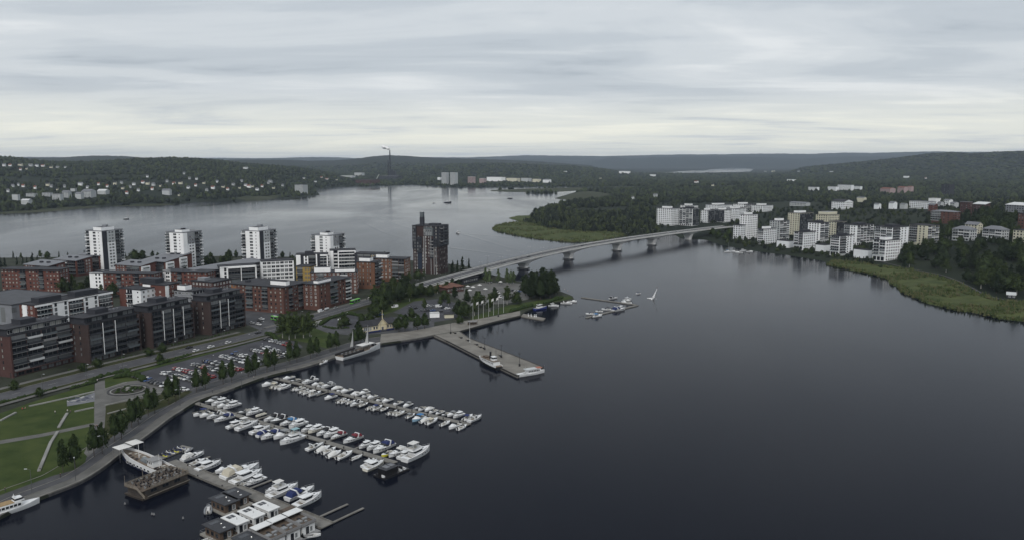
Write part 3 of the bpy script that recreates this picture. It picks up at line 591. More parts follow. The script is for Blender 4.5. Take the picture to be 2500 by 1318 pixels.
# white framed long block behind the dark ones
L = 58; H = 20 - ZL; nf = 6
els = []
for k, (a, b) in enumerate(bays(L, 7.6, 1.9, 1.5)): els += [('B', a, b, 1.3, range(1, nf), [RAILG, RAILD, RAILG], WHT2)] if k % 2 == 0 else [('P', a - .9, b + .9, 1.0, H, .5, WHT2), ('W', [a + 1.2, b - 1.2], 1.5, 2.1, range(1, nf), [GLM, GLD], FRD)]
east('apartment_block', 'long white framed flats with black roof huts behind the dark blocks', (84, 746), 20, L, 14, RED, [('P', 0, L, H - 1.0, H + .2, .5, WHT2)] + els, [('P', 3, 7, .0, H, .25, WHT2), Wn(14, 4, 1.3, 1.5, range(1, nf))], ('flat', ROOF, .2), [(6, 4, 22, 11, 3.2, DGR), (32, 4, 50, 11, 3.2, DGR)], nf=nf)
south('parking_hall', 'low grey roofed hall at the left edge of the picture', (28, 745), 15, 60, 45, GRY, [('P', k * 6 + 1, k * 6 + 5, 2, 12, .1, GLM) for k in range(9)], [('W', cols(45, 6), 3, 3, [1], [GLM], FRD)], ('flat', mat('hall_roof', (0.055, 0.058, 0.066), .8, .15, .2), .3), nf=2)
# brick and white stepped block between
south('apartment_block', 'brick and white flats with stacked round-edged balconies behind the third dark block', (343, 708), 21, 20, 13, WHT, [('P', 0, 6.5, 0, 19.9, .15, RED), ('B', 7.3, 12, 1.5, range(1, 6), [RAILG, RAILD], WHT2), ('W', [17.2], .9, .8, range(1, 6), [GLD], FRD)], [Wn(13, 4, 1.4, 1.5, range(1, 6))], nf=6)
south('apartment_block', 'taller brick and white flats with a black roof storey behind the third dark block', (403, 697), 23, 21, 13, RED, [('P', 0, 7.2, 0, 21.9, .2, WHT2), ('B', 1.5, 6, 1.5, range(1, 7), [RAILG], WHT2), ('W', [11, 16], 1.3, 1.3, range(2, 6), GLB, FRW)], [('P', 0, 3, 0, 21.8, .2, WHT2), Wn(10, 3.5, 1.3, 1.5, range(1, 7))], boxes=[(-6, 3, 9, 11, 3.4, DGR)], nf=7)
south('apartment_block', 'grey block with a white roof hut beside the street corner flats', (470, 712), 19, 17, 14, GRY, [('W', cols(17, 3.4), 2.2, 1.5, range(1, 6), [GLM, GLD], FRW)], [('B', 1, 6, 1.3, range(1, 6), [RAILW, RAILG], WHT2), ('B', 7, 12, 1.3, range(1, 6), [RAILG], WHT2)], boxes=[(1, 2, 8.5, 8, 3.0, WHT2)], nf=6)
south('apartment_block', 'grey roofed brick block between the white block and the long red flats', (520, 690), 18, 22, 20, DKR, [Wn(22, 3.3, 1.4, 1.5, range(1, 5))], [Wn(20, 3.3, 1.4, 1.5, range(1, 5))], boxes=[(3, 4, 10, 10, 2.2, GRY)], nf=5)
# red rows facing the camera
def redrow(lab, c, z, L, rz, D=13, wall=RED, white=None, bal=(), roof=('mono', ROOF, -0.01), grp='red brick flats in the courtyards'):
    H = z - ZL; nf = round(H / 3); f = [('W', [u for u in cols(L, 3.1) if not any(a - 1 < u < b + 1 for a, b in bal) and not (white and u < white)], 1.25, 1.3, range(0, nf), GLB, FRD)]
    f += [('B', a, b, 1.4, range(1, nf), [RAILD, RAILG], SLABG) for a, b in bal]
    if white: f += [('P', 0, white, 0, H + .6, .3, WHT2), ('W', [white * .5, white * .75], 1.2, 1.5, range(1, nf), [GLD], FRD)]
    return south('apartment_block', lab, c, z, L, D, wall, f, [Wn(D, 3.4, 1.3, 1.5, range(0, nf))], ('flat', ROOFG if False else ROOF, 1.1), rz=math.radians(rz), nf=nf, group=grp)
redrow('long red brick flats with pale windows at the left edge', (143, 659), 20, 52, -6, bal=((17, 22), (34, 38)))
redrow('red brick flats with a tilted white end wall, left of the courtyard trees', (372, 668), 19, 56, -8, white=12, bal=((24, 28), (40, 44)))
redrow('red brick flats with a white end wall behind the grey corner block', (505, 664), 19, 40, -10, white=7, bal=((13, 17),))
# grey single-pitch roofs at the back
for k, (c, L, D, z, lab) in enumerate([((118, 650), 32, 17, 15, 'red flats with a grey sloping roof, leftmost of the back row'), ((186, 637), 30, 17, 16, 'red flats with a grey sloping roof, second of the back row'), ((243, 625), 28, 17, 17, 'red flats with a grey sloping roof left of the first white tower'),
        ((343, 650), 31, 17, 16, 'red flats with a grey sloping roof in front of the first white tower'), ((403, 640), 30, 17, 17, 'red flats with a grey sloping roof between the first two white towers'), ((436, 628), 27, 17, 18, 'red flats with a grey roof touching the second white tower')]):
    H = z - ZL; nf = 5
    south('apartment_block', lab, c, z, L, D, RED, [('B', L * .45, L * .62, 1.5, range(1, nf), [RAILD, RAILW], SLABG), ('B', L * .64, L * .95, 1.5, range(1, nf), [RAILD, RAILG], SLABG), ('W', [3, 6.5, 10], 1.4, 1.5, range(1, nf), GLB, FRW)],
          [('B', 1, 8, 1.4, range(1, nf), [RAILD, RAILG], SLABG), ('W', [11, 14], 1.4, 1.5, range(1, nf), GLB, FRW)] if k < 3 else [('P', .5, 10, 2, H - .5, .9, WHT2), ('B', 2, 8.5, 1.6, range(1, nf), [RAILG], WHT2)], ('mono', ROOFG, 2.2), [(L * .35, 7, L * .35 + 3, 9, 1.6, DGR), (L * .6, 8, L * .6 + 3, 10, 1.6, DGR)], nf=nf, group='back row of red flats with sloping grey roofs')
# long dark stepped roof and the white framed pair
east('apartment_block', 'long brick block under a rising dark sheet roof before the third white tower', (494, 664), 18, 78, 15, DKR, [('B', a, b, 1.6, range(1, 5), [RAILD, SLABG, RAILG], SLABG) for a, b in bays(78, 7, .5)], [('P', 0, 15, 11, 17.6, .4, WHT2)], ('mono', ROOFG, 1.8), nf=5)
H = 20 - ZL
south('apartment_block', 'white framed flats with open dark balconies below the long sheet roof', (625, 648), 20, 30, 13, DGR, [('P', 0, 30, H - 1.2, H + .3, 1.9, WHT2), ('P', 0, 6.5, 0, H, 1.9, WHT2), ('P', 29, 30, 0, H, 1.9, WHT2), ('P', 17, 17.5, 0, H, 1.9, WHT2), ('W', [4.2], 1.6, 2.2, range(1, 6), [GLD], FRD)] + [('B', a, b, 1.7, range(1, 6), [RAILD, RAILG], SLABG) for a, b in ((7, 16.6), (17.8, 28.6))], [Wn(13, 3.4, 1.3, 1.6, range(1, 6))], nf=6, rz=math.radians(28), anchor='fr')
H = 21 - ZL
south('apartment_block', 'white flats with a regular grid of dark windows in mid town', (717, 636), 21, 28, 14, WHT2, [('P', 0, 28, k * 3.3 + .0, k * 3.3 + .5, .35, WHT2) for k in range(1, 6)] + [('W', [2.7 + i * 3.75 for i in range(7)], 3.0, 1.9, range(1, 6), [GLD, GLM], FRW)], [Wn(14, 3.5, 2.4, 1.7, range(1, 6))], nf=6, rz=math.radians(22), anchor='fr')
H = 22 - ZL
south('apartment_block', 'white and dark stair-tower flats right of the window-grid block', (800, 622), 22, 29, 14, DGR, [('P', 0, 4, 0, H + .2, .6, WHT2), ('P', 7, 11, 0, H - 1, 1.0, WHT2), ('W', [9], 1.3, 2.0, range(1, 7), [GLD], FRD), ('P', 18, 19.2, 0, H + .6, 1.5, WHT2), ('P', 22, 29, H - 1.1, H + .2, 1.5, WHT2), ('P', 28, 29, 0, H, 1.5, WHT2), ('B', 11.4, 17.6, 1.4, range(1, 7), [RAILD, RAILG], SLABG), ('B', 22, 27.8, 1.4, range(1, 7), [RAILG], WHT2)], [('B', 2, 12, 1.4, range(1, 7), [RAILW, RAILD], SLABG)], boxes=[(8, 4, 16, 10, 2.6, DGR)], nf=7, rz=math.radians(12))
H = 24 - ZL
south('apartment_block', 'white framed dark block stepping up in front of the fourth white tower', (868, 612), 24, 24, 15, DGR, [('P', 0, 3, 0, H + .2, .8, WHT2), ('P', 7, 24, H - .9, H + .2, 1.3, WHT2), ('P', 23, 24, 0, H, 1.3, WHT2), ('P', 7, 8, 0, H, 1.3, WHT2)] + [('P', 8, 23, k * 3.27 - .25, k * 3.27 + .45, 1.25, WHT2) for k in range(3, 7)] + [('B', 8.1, 15.3, 1.2, range(1, 7), [RAILG, RAILD], WHT2), ('B', 15.7, 22.9, 1.2, range(1, 7), [RAILG], WHT2), ('B', 3.2, 6.8, 1.2, range(1, 7), [RAILW], WHT2)], [Wn(15, 3.6, 2.2, 1.6, range(1, 7), [GLD, GLM])], nf=7, rz=math.radians(14))
south('apartment_block', 'small ochre and dark flats tucked beside the window-grid block', (757, 652), 19, 13, 12, OCH, [('B', 1, 6, 1.3, range(1, 5), [RAILD], SLABG), ('W', [9, 11.5], 1.2, 1.5, range(1, 5), [GLM], FRD)], [Wn(12, 3.3, 1.3, 1.5, range(1, 5))], nf=5, rz=math.radians(-10))
south('apartment_block', 'brown brick flats with white roof boxes behind the street-front red flats', (872, 664), 19, 38, 14, RED2, [Wn(38, 3.4, 1.4, 1.5, range(0, 6)), ('B', 6, 11, 1.4, range(1, 6), [RAILG], SLABG), ('B', 24, 30, 1.4, range(1, 6), [RAILG, RAILW], SLABG)], [Wn(14, 3.5, 1.4, 1.5, range(1, 6))], boxes=[(3, 3, 16, 9, 3.4, WHT2), (20, -.2, 36, 5, 2.2, WHT2)], nf=6, rz=math.radians(8))
# street-front red flats
L = 47; H = 20.5 - ZL; nf = 7
south('apartment_block', 'large red brick corner flats with dark overhanging roof at the crossing', (691, 701), 20.5, L, 27, RED2, [('B', 13.5, 19.5, 1.0, range(1, nf), [RAILD, RAILG], SLABG), ('B', 28, 33, 1.0, range(1, nf), [RAILD, RAILG], SLABG), ('W', [2.5, 7, 11, 22, 25.5, 36, 40, 44.5], 1.2, 1.35, range(0, nf), GLB, FRD), ('P', 0, 4.5, 0, 18.5, .12, wallmat('ochre_brick', (0.24, 0.12, 0.06)))],
      [('B', 6, 10, 1.0, range(1, nf), [RAILD, RAILG], SLABG), ('B', 17, 21.5, 1.0, range(1, nf), [RAILG, RAILD], SLABG), ('B', 22, 26.5, 1.0, range(1, nf), [RAILW, RAILG], SLABG), ('W', [2.8, 13, 15], 1.1, 1.35, range(0, nf), GLB, FRD)], ('flat', ROOF, 1.2), [(31, 6, 45, 10, 2.6, WHT2), (6, 8, 9, 11, 1.5, DGR)], nf=nf)
L = 41; nf = 7
east('apartment_block', 'red brick flats with glazed balcony columns beside the bus', (778, 694), 20.5, L, 14, RED2, [('B', 14, 18.4, 1.0, range(1, nf), [RAILG, RAILD], SLABG), ('B', 18.6, 23, 1.0, range(1, nf), [RAILG], SLABG), ('B', 34, 40.5, 1.0, range(1, nf), [RAILG, RAILW], SLABG), ('W', [3, 7.5, 27, 31], 1.1, 1.35, range(0, nf), GLB, FRD)], [Wn(14, 4, 1.2, 1.5, range(1, nf))], ('flat', ROOF, 1.1), [(2, 2, 18, 6, 1.6, WHT2)], nf=nf)
south('apartment_block', 'tall orange brown brick flats with a white roof box left of the bridge trees', (914, 641), 24, 16.5, 15, wallmat('orange_brick', (0.14, 0.070, 0.044)), [('W', [3, 6, 10, 12.5], .8, 1.6, range(1, 8), [GLM, GLL, GLD], FRD)], [('B', 1, 7, 1.3, range(1, 8), [RAILG, RAILD], SLABG), ('B', 7.3, 14, 1.3, range(1, 8), [RAILW, RAILG, RAILD], SLABG)], ('flat', ROOF, .8), [(1, 3, 11, 10, 2.6, WHT2)], nf=8, rz=math.radians(-14))
south('apartment_block', 'orange brick flats with curved grey balconies below the brown tower', (988, 633), 22, 33, 15, wallmat('orange_brick', (0, 0, 0)), [('B', 0.5, 5, 1.5, range(1, 7), [RAILD, SLABG], SLABG), ('W', [8, 11.5, 15, 18.5], 1.2, 1.6, range(1, 7), GLB, FRW), ('B', 21, 27, 1.6, range(1, 7), [SLABG, RAILG], SLABG), ('B', 27.3, 32.5, 1.6, range(1, 7), [RAILD, SLABG], SLABG)], [('W', [3, 7, 11], 1.2, 1.6, range(1, 7), GLB, FRW)], ('flat', ROOF, .8), [(4, 4, 15, 9, 2.6, WHT2)], nf=7, rz=math.radians(-12))
south('apartment_block', 'dark roofed flats with yellow balcony bay behind the brick flats', (938, 622), 22, 30, 14, DGR, [('P', 17, 24, 6, 20, .8, OCH), ('W', [18.5, 21, 23], 1.5, 1.9, range(3, 7), GLB, FRW), ('B', 3, 9, 1.3, range(1, 7), [RAILD], SLABG), ('B', 9.4, 16, 1.3, range(1, 7), [RAILD], SLABG)], [Wn(14, 3.5, 1.4, 1.5, range(1, 7))], nf=7, rz=math.radians(-12))
# four white towers
for k, (c, z, lab) in enumerate([((248, 566), 41, 'white residential tower with a dark vertical stripe, leftmost of four by the far water'), ((446, 570), 40, 'white residential tower with a grey upper corner, second from the left'), ((633, 566), 41, 'white residential tower with a dark vertical stripe, third from the left'), ((805, 577), 37, 'white residential tower with a grey corner, rightmost of the four white ones')]):
    H = z - ZL; nf = 13; L, D = 25, 22
    f = [('P', 0, 5.2, 0, H, .5, DGR if k % 2 == 0 else WHT2), ('P', 5.6, 15, 0, H * (.72 if k % 2 == 0 else .68), .35, WHT2), ('P', 5.6, 15, H * .72 + .01, H, .35, GRY if k % 2 else LGR), ('W', [8.6, 12], 2.2, 1.6, range(1, nf), [GLD, GLM], FRW), ('B', 15.4, 20.5, 1.4, range(1, nf), [RAILG, RAILD], SLABG), ('B', 20.8, 24.6, 1.6, range(1, nf), [RAILG, RAILW], WHT2)]
    l = [('B', .3, 4.6, 1.6, range(1, nf), [RAILG, RAILW, RAILD], WHT2), ('P', 4.9, 21.9, 0, H, .3, WHT2), ('W', [12], 3.6, 1.9, range(1, nf), [GLM, GLD], FRW), ('W', [17.8], .8, .7, range(1, nf), [GLD], FRD)]
    bld('tower_block', lab, onland(place(at(*c, z), S1, 0)), S1, L, D, H, WHT, {'f': f, 'l': l}, ('flat', ROOFG, .2), [(4, 5, 19, 16, 3.2, WHT2), (11, 7, 14, 12, 5.4, GRY)] if k in (0, 2) else [(5, 6, 15, 15, 2.2, WHT2), (9, 8, 12, 11, 3.6, DGR)], nf, 'tower', 'four white residential towers')
# brown tower by the bridge
z = 47.5; H = z - ZL; L, D = 27, 22; rz = math.radians(-20); nf = 15; tb = wallmat('blackened_brick', (0.045, 0.028, 0.027))
f = [('P', 0, 4, 24, H, 1.4, DGR), ('P', 4.6, 10, H - 26, H - 11, 1.6, DGR), ('P', 5.2, 9.6, 4, 20, .5, mat('blue_glass_wall', (0.03, 0.04, 0.06), .15)), ('P', 12, 22, H - 9.5, H - 1.5, .6, RAILG), ('B', 18.5, 22, 1.5, range(5, 11), [RAILD, SLABG], DGR), ('W', [14], .9, 1.6, range(3, nf - 3), GLB, FRW), ('W', [17], .9, 1.5, range(5, nf - 3), GLB, FRW), ('W', [2, 4.3, 10.6], .7, 1.8, range(1, 8), GLB, FRW), ('W', [12.8, 15, 17.4, 19.6], 1.4, 2.4, range(nf - 3, nf), [GLM, GLD], FRW)]
f += [('P', u, u + .35, 0, H - 10, .35, LGR) for u in (11.4, 13, 19.2, 22.4, 24.6)] + [('P', 22.6, 26.9, H - 20, H, 1.3, DGR), ('W', [23.8, 25.6], .8, 1.8, range(0, nf), GLB, FRD), ('W', [6, 8.6], 1.3, 1.7, range(7, 12), [GLM, GLD], FRD), ('W', [1.2, 2.9], 1.0, 1.8, range(8, nf), [GLM, GLD], FRD)]
r = [('P', 0, 22, H - 20, H - .2, 1.3, DGR), ('W', cols(22, 3.2), .8, 2.0, range(1, 9), GLB, FRD), ('B', 3, 9, 2.6, range(9, nf), [RAILD, SLABG], DGR), ('B', 12, 19, 2.6, range(9, nf), [RAILD, RAILG], DGR), ('W', [1.5, 10.5, 20.5], 1.0, 1.9, range(9, nf), [GLM, GLL], FRD)]
t = bld('tower_block', 'dark brown brick tower with jutting upper storeys beside the bridge', onland(place(at(1069, 553, z), rz, L)), rz, L, D, H, tb, {'f': f, 'r': r}, ('flat', ROOF, .9), [(14, 6, 24, 14, 1.6, DGR)], nf, 'tower')
MB().box(4.6, 6, H, 8.2, 9.6, H + 8).build('shaft', DGR, t); MB().box(4.7, 6.1, H + 8, 8.1, 9.5, H + 13).build('lantern', RAILG, t)
# ---------------------------------------------------------------- right bank and far houses: footprints from the pixels of their corners
def pxblock(name, lab, x0, xc, x1, yt, yb, wall, fst, rst, roof=('flat', ROOF), tilt=35, boxes=(), nf=None, cat='building', group=None, small=False, zc=None, fh=3.0):
    p = hit(xc, yb) if zc is None else at(xc, yb, zc); d = math.hypot(p.x, p.y) ; k = math.hypot(d, CAM_H) / FPX * math.hypot(1, (xc - 1250) / FPX * .0)
    az = math.atan2(p.x, p.y); a = math.radians(tilt); rz = -az - a; ca = math.cos(az)
    k = p.y / FPX * 1.0 + .0; k *= math.cos(PITCH) ** 0 
    sp_ = k * ca                                               # metres across the sight line per pixel
    L = max(2.5, (xc - x0) * sp_ / math.cos(a)); D = max(2.5, (x1 - xc) * sp_ / math.sin(a)); H = max(2.4, (yb - yt) * k * 1.01)
    nf = nf or max(1, round(H / fh))
    def style(st, W_):
        if st == 'bal': return [('B', u, v, 1.3, range(1, nf), [RAILG, RAILW, RAILG, RAILW], WHT2) for u, v in bays(W_, 5.2, .9, .8)] + [('W', cols(W_, 4), 2.4, 2, [0], [GLD], FRD)]
        if st == 'win': return [('W', cols(W_, 3.9), 1.6, 1.55, range(0, nf), [GLD, GLD, GLD, GLM], FRD)]
        if st == 'mix': return [('B', .5, W_ * .45, 1.3, range(1, nf), [RAILG, RAILD], WHT2), ('W', [W_ * .6, W_ * .8], 1.5, 1.5, range(0, nf), [GLD, GLD, GLM], FRD)]
        if st == 'dark': return [('P', .3, W_ - .3, 1, H - .6, .2, RAILD)] + [('W', cols(W_, 3), 1.8, 1.9, range(0, nf), [GLM, GLD], FRD)]
        if st == 'stilt': return [('P', .4, W_ - .4, .4, 4.4, .05, GLD)] + [('P', .4 + i * (W_ - 1.4) / 3, 1.0 + i * (W_ - 1.4) / 3, 0, 4.6, .5, WHT2) for i in range(4)] + [('B', u, v, 1.3, range(2, nf), [RAILG, RAILW, RAILG], WHT2) for u, v in bays(W_, 5.2, .9, .8)]
        return []
    bx = [(b[0] * L, b[1] * D, b[2] * L, b[3] * D, b[4], b[5]) for b in boxes]
    pos = place(Vector((p.x, p.y, 0)), rz, L); pos.z = p.z
    t = bld(name, lab, pos, rz, L, D, H, wall, {'f': style(fst, L), 'r': style(rst, D)} if not small else {}, roof, bx, nf, cat, group, base=-6)
    c = rot2((L / 2, D / 2), rz); HOUSES.append((pos.x + c[0], pos.y + c[1], p.z, H, max(L, D) * 1.1)); return t
PH = [(.25, .2, .7, .7, 2.8, WHT2)]; PD = [(.3, .25, .75, .7, 2.6, DGR)]
RB = [ # x left, corner, right, top, base, wall, front, right face, boxes
    (1789, 1806, 1820, 552, 588, WHT, 'win', 'win', (), 'low white front part of the slim white tower by the bridge end'), (1804, 1823, 1848, 526, 585, WHT2, 'win', 'win', PH, 'slim white tower nearest the bridge end'),
    (1848, 1864, 1895, 561, 598, WHT, 'bal', 'win', PH, 'white lakeside block, first from the bridge'), (1877, 1902, 1926, 541, 588, LGR, 'win', 'bal', PH, 'pale grey block stepping up behind the first lakeside block'),
    (1921, 1950, 1984, 522, 574, CRM, 'win', 'dark', PH, 'tall cream block in the middle of the right bank'), (1936, 1960, 1990, 569, 612, WHT, 'stilt', 'win', PD, 'white lakeside block on stilts, second from the bridge'),
    (1970, 2000, 2022, 546, 594, WHT2, 'win', 'bal', PD, 'white block behind the second lakeside block'), (1990, 2020, 2048, 526, 556, CRM, 'win', 'win', [(.1, .1, .9, .9, 4, CRM)], 'stepped cream block at the back of the right bank'),
    (2022, 2040, 2066, 543, 580, CRM, 'win', 'dark', (), 'cream block with a dark side between white ones'), (2025, 2048, 2082, 578, 626, WHT, 'stilt', 'mix', PD, 'white lakeside block on stilts, third from the bridge'),
    (2058, 2090, 2131, 552, 600, WHT2, 'mix', 'bal', PD, 'wide white block behind the third lakeside block'), (2128, 2160, 2196, 589, 639, WHT2, 'stilt', 'win', PH, 'white lakeside block on stilts at the end of the path'),
    (2131, 2176, 2216, 557, 614, WHT, 'bal', 'mix', PD, 'big white balcony block behind the last lakeside block'), (2216, 2262, 2290, 553, 600, CRM, 'mix', 'bal', (), 'cream block with green balconies at the edge of the wood'),
    (1602, 1640, 1657, 511, 552, WHT, 'win', 'win', PH, 'white block with wide windows at the bridge head, leftmost on the right bank'), (1657, 1690, 1706, 511, 553, WHT2, 'bal', 'dark', PD, 'white and dark glass block at the bridge head'),
    (1710, 1728, 1743, 515, 545, WHT, 'win', 'dark', PH, 'white block behind the end of the bridge'), (1743, 1768, 1784, 514, 544, WHT2, 'dark', 'win', PH, 'white and dark block right of the bridge end'),
    (1768, 1796, 1822, 511, 541, WHT, 'win', 'win', PH, 'long white block above the bridge end'), (1789, 1815, 1840, 500, 520, WHT2, 'win', 'bal', PH, 'white block on the rise behind the slim tower'),
    (1834, 1862, 1886, 503, 518, WHT, 'win', 'win', PH, 'white block at the back, right of the rise'), (1660, 1690, 1704, 503, 512, WHT2, 'win', 'win', PH, 'white roofs just showing behind the bridge head blocks'), (1722, 1756, 1788, 502, 512, WHT, 'win', 'win', PH, 'row of white roofs behind the bridge end blocks')]
for x0, xc, x1, yt, yb, wl, fs, rs_, bx, lab in RB: pxblock('apartment_block', lab, x0, xc, x1, yt, yb, wl, fs, rs_, boxes=bx, group='pale flats on the right bank')
# low white garages between the lakeside blocks
for x0, xc, x1, yt, yb, lab in ((1895, 1925, 1937, 590, 606, 'low white garage with openings between the first lakeside blocks'), (1990, 2012, 2026, 600, 616, 'low white garage between the second and third lakeside blocks'), (2082, 2118, 2128, 612, 632, 'low white garage before the last lakeside block')):
    t = pxblock('garage', lab, x0, xc, x1, yt, yb, WHT, '', '', ('flat', ROOF, .2), nf=1, group='low white garages on the right bank')
SB = [(2270, 2325, 2343, 519, 547, RED2, 'mix', 'win', ('hip', ROOFG, 2), 'brick and white flats with balconies in the wood on the right'), (2218, 2268, 2284, 494, 511, WHT, 'win', 'win', ('flat', ROOFG), 'white school-like block on the rise'), (2266, 2284, 2296, 486, 498, WHT2, '', '', ('flat', ROOFW), 'plain white cube block behind the rise'),
    (2265, 2280, 2288, 501, 521, RED, 'win', 'win', ('gable', ROOFG, 2), 'small red brick house on the rise'), (2303, 2316, 2326, 490, 503, WHT, 'win', '', ('gable', ROOFG, 2), 'white gabled house among the terraces'), (2288, 2296, 2304, 496, 506, LGR, 'win', '', ('gable', ROOFG, 2), 'grey gabled house among the terraces'), (2318, 2330, 2340, 497, 509, LGR, 'win', '', ('gable', ROOFG, 2), 'pale terrace house above the brick flats'),
    (2342, 2362, 2372, 495, 527, DKR, 'win', 'win', ('flat', ROOFG), 'tall brick and white house right of the terraces'), (2374, 2404, 2416, 500, 521, DKR, 'win', 'win', ('mono', ROOFW, 3), 'brick house with a slanted white roof'), (2322, 2366, 2384, 563, 590, LGR, 'bal', 'win', ('hip', ROOFG, 4), 'pale house with grey hipped roof above the wood'), (2354, 2385, 2398, 550, 572, CRM, 'win', 'win', ('gable', ROOFG, 3), 'cream house between two grey roofs above the wood'),
    (2395, 2444, 2462, 563, 590, LGR, 'bal', 'win', ('hip', ROOFG, 4), 'pale long house with dark attic windows above the wood'), (2470, 2520, 2545, 566, 594, CRM, 'win', 'win', ('flat', ROOF), 'cream block at the right edge'), (2452, 2500, 2520, 503, 530, GRY, 'win', 'win', ('mono', ROOFW, 3), 'dark house with a white roof edge at the right edge'), (2482, 2520, 2540, 525, 566, RED2, 'win', 'win', ('flat', ROOF), 'tall brick block cut by the right edge'),
    (2148, 2172, 2186, 462, 474, PNK, 'win', '', ('gable', ROOFR, 3), 'pink house in the distant pink row'), (2190, 2206, 2216, 459, 472, PNK, 'win', '', ('gable', ROOFR, 3), 'taller pink house in the distant row'), (2214, 2224, 2230, 457, 470, PNK, '', '', ('gable', ROOFR, 2), 'last pink house of the distant row'), (2296, 2316, 2328, 452, 482, DGR, 'win', '', ('flat', ROOF), 'tall dark tower with lit panes on the wooded hill'),
    (2020, 2040, 2048, 457, 467, WHT, 'win', '', ('flat', ROOFG), 'left part of the long white hilltop flats'), (2044, 2078, 2084, 453, 466, WHT, 'win', '', ('flat', ROOFG), 'middle part of the long white hilltop flats'), (2082, 2100, 2105, 456, 464, WHT, 'win', '', ('flat', ROOFG), 'right part of the long white hilltop flats'), (1973, 1994, 2000, 458, 467, WHT, 'win', '', ('flat', ROOFG), 'white block left of the hilltop flats'),
    (1927, 1968, 1978, 497, 504, LGR, 'win', '', ('gable', ROOFG, 2), 'long low pale house in the wood'), (2029, 2060, 2082, 494, 512, WHT, 'win', 'win', ('gable', ROOF, 4), 'white house with a dark roof in the wood'), (2091, 2108, 2115, 484, 494, CRM, '', '', ('gable', ROOFG, 2), 'small cream house on the wooded slope'), (1921, 1937, 1943, 439, 445, WHT, '', '', ('flat', ROOFG), 'small white block far off in the woods'),
    (1860, 1878, 1887, 503, 515, WHT, 'win', '', ('flat', ROOFG), 'white house above the slim tower'), (2133, 2144, 2151, 500, 511, WHT, '', '', ('gable', ROOFG, 2), 'white gable end in the middle of the wood'), (2169, 2180, 2190, 497, 511, WHT, '', '', ('gable', ROOFG, 3), 'white gabled house left of the school-like block'), (2196, 2208, 2216, 500, 511, LGR, '', '', ('gable', ROOFG, 2), 'small pale house beside the school-like block'),
    (1511, 1534, 1539, 419, 425, WHT2, '', '', ('flat', ROOFW), 'long white hall far behind the headland'), (1586, 1597, 1601, 427, 431, WHT, '', '', ('flat', ROOFW), 'tiny white house far behind the headland'), (2205, 2216, 2220, 431, 435, WHT, '', '', ('flat', ROOFW), 'tiny white house in the far right woods'),
    (1078, 1090, 1096, 423, 453, LGR, 'win', '', ('flat', ROOFW), 'left one of two far grey twin towers across the lake'), (1099, 1111, 1118, 423, 453, LGR, 'win', '', ('flat', ROOFW), 'right one of two far grey twin towers across the lake'), (1142, 1154, 1161, 433, 451, PNK, 'win', '', ('flat', ROOFW), 'far pink block right of the twin towers'), (1170, 1181, 1187, 437, 449, PNK, '', '', ('flat', ROOFW), 'far low pink block near the white hall'),
    (1188, 1224, 1234, 434, 444, WHT2, '', '', ('flat', ROOFW), 'far white industrial hall across the lake'), (1236, 1262, 1270, 436, 445, CRM, '', '', ('flat', ROOFG), 'far cream block right of the white hall'), (1272, 1290, 1298, 436, 446, LGR, '', '', ('flat', ROOFG), 'far grey block in the row across the lake'), (1300, 1314, 1321, 438, 446, CRM, '', '', ('flat', ROOFG), 'last cream block in the row across the lake'), (1325, 1340, 1346, 440, 447, WHT, '', '', ('gable', ROOFG, 3), 'far white house at the end of the row'), (1068, 1074, 1078, 434, 440, WHT, '', '', ('flat', ROOFW), 'small white hall left of the twin towers'),
    (865, 884, 890, 423, 430, LGR, '', '', ('flat', ROOFW), 'pale hall left of the power station'), (868, 905, 928, 440, 451, DKR, 'win', '', ('flat', ROOF), 'long dark red waterfront works below the chimneys'), (926, 970, 982, 431, 440, DGR, 'win', '', ('flat', ROOFG), 'long grey power station hall'), (832, 860, 868, 430, 435, LGR, '', '', ('flat', ROOFW), 'low pale sheds left of the power station'), (720, 740, 752, 453, 474, LGR, 'win', '', ('flat', ROOFG), 'grey works building on the small wooded point'),
    (200, 222, 236, 468, 484, LGR, 'win', '', ('gable', ROOFG, 5), 'big grey roofed villa on the far left shore'), (238, 258, 268, 467, 476, WHT, '', '', ('gable', ROOFW, 4), 'bright white house right of the big grey villa'), (128, 148, 156, 475, 491, WHT, 'win', '', ('flat', ROOFG), 'white three storey block on the far left shore'), (103, 122, 130, 472, 481, WHT, 'win', '', ('flat', ROOFG), 'white flats left of the three storey block'), (64, 84, 92, 473, 482, WHT, 'win', '', ('flat', ROOFG), 'white flats second from the left on the far shore'), (152, 168, 176, 470, 484, LGR, 'win', '', ('gable', ROOFG, 4), 'grey gabled house beside the three storey block'),
    (184, 198, 206, 474, 487, LGR, '', '', ('gable', ROOFG, 4), 'pale gabled house left of the big grey villa'), (30, 44, 50, 476, 490, WHT, '', '', ('flat', ROOFG), 'white house at the far left shore, first from the edge'), (52, 70, 80, 490, 501, LGR, '', '', ('gable', ROOFW, 3), 'low pale hall on the far left waterline'), (172, 183, 188, 461, 468, WHT, '', '', ('flat', ROOFG), 'white house on the slope above the three storey block'), (396, 414, 420, 466, 478, LGR, '', '', ('gable', ROOFG, 4), 'grey barn near the far left shore')]
for x0, xc, x1, yt, yb, wl, fs, rs_, rf, lab in SB:
    if x1 < 900: wl = LGR
    pxblock('house' if (x1 - x0) < 30 else 'building', lab, x0, xc, x1, yt, yb, wl, fs, rs_, roof=rf, small=not (fs or rs_), fh=3.2)
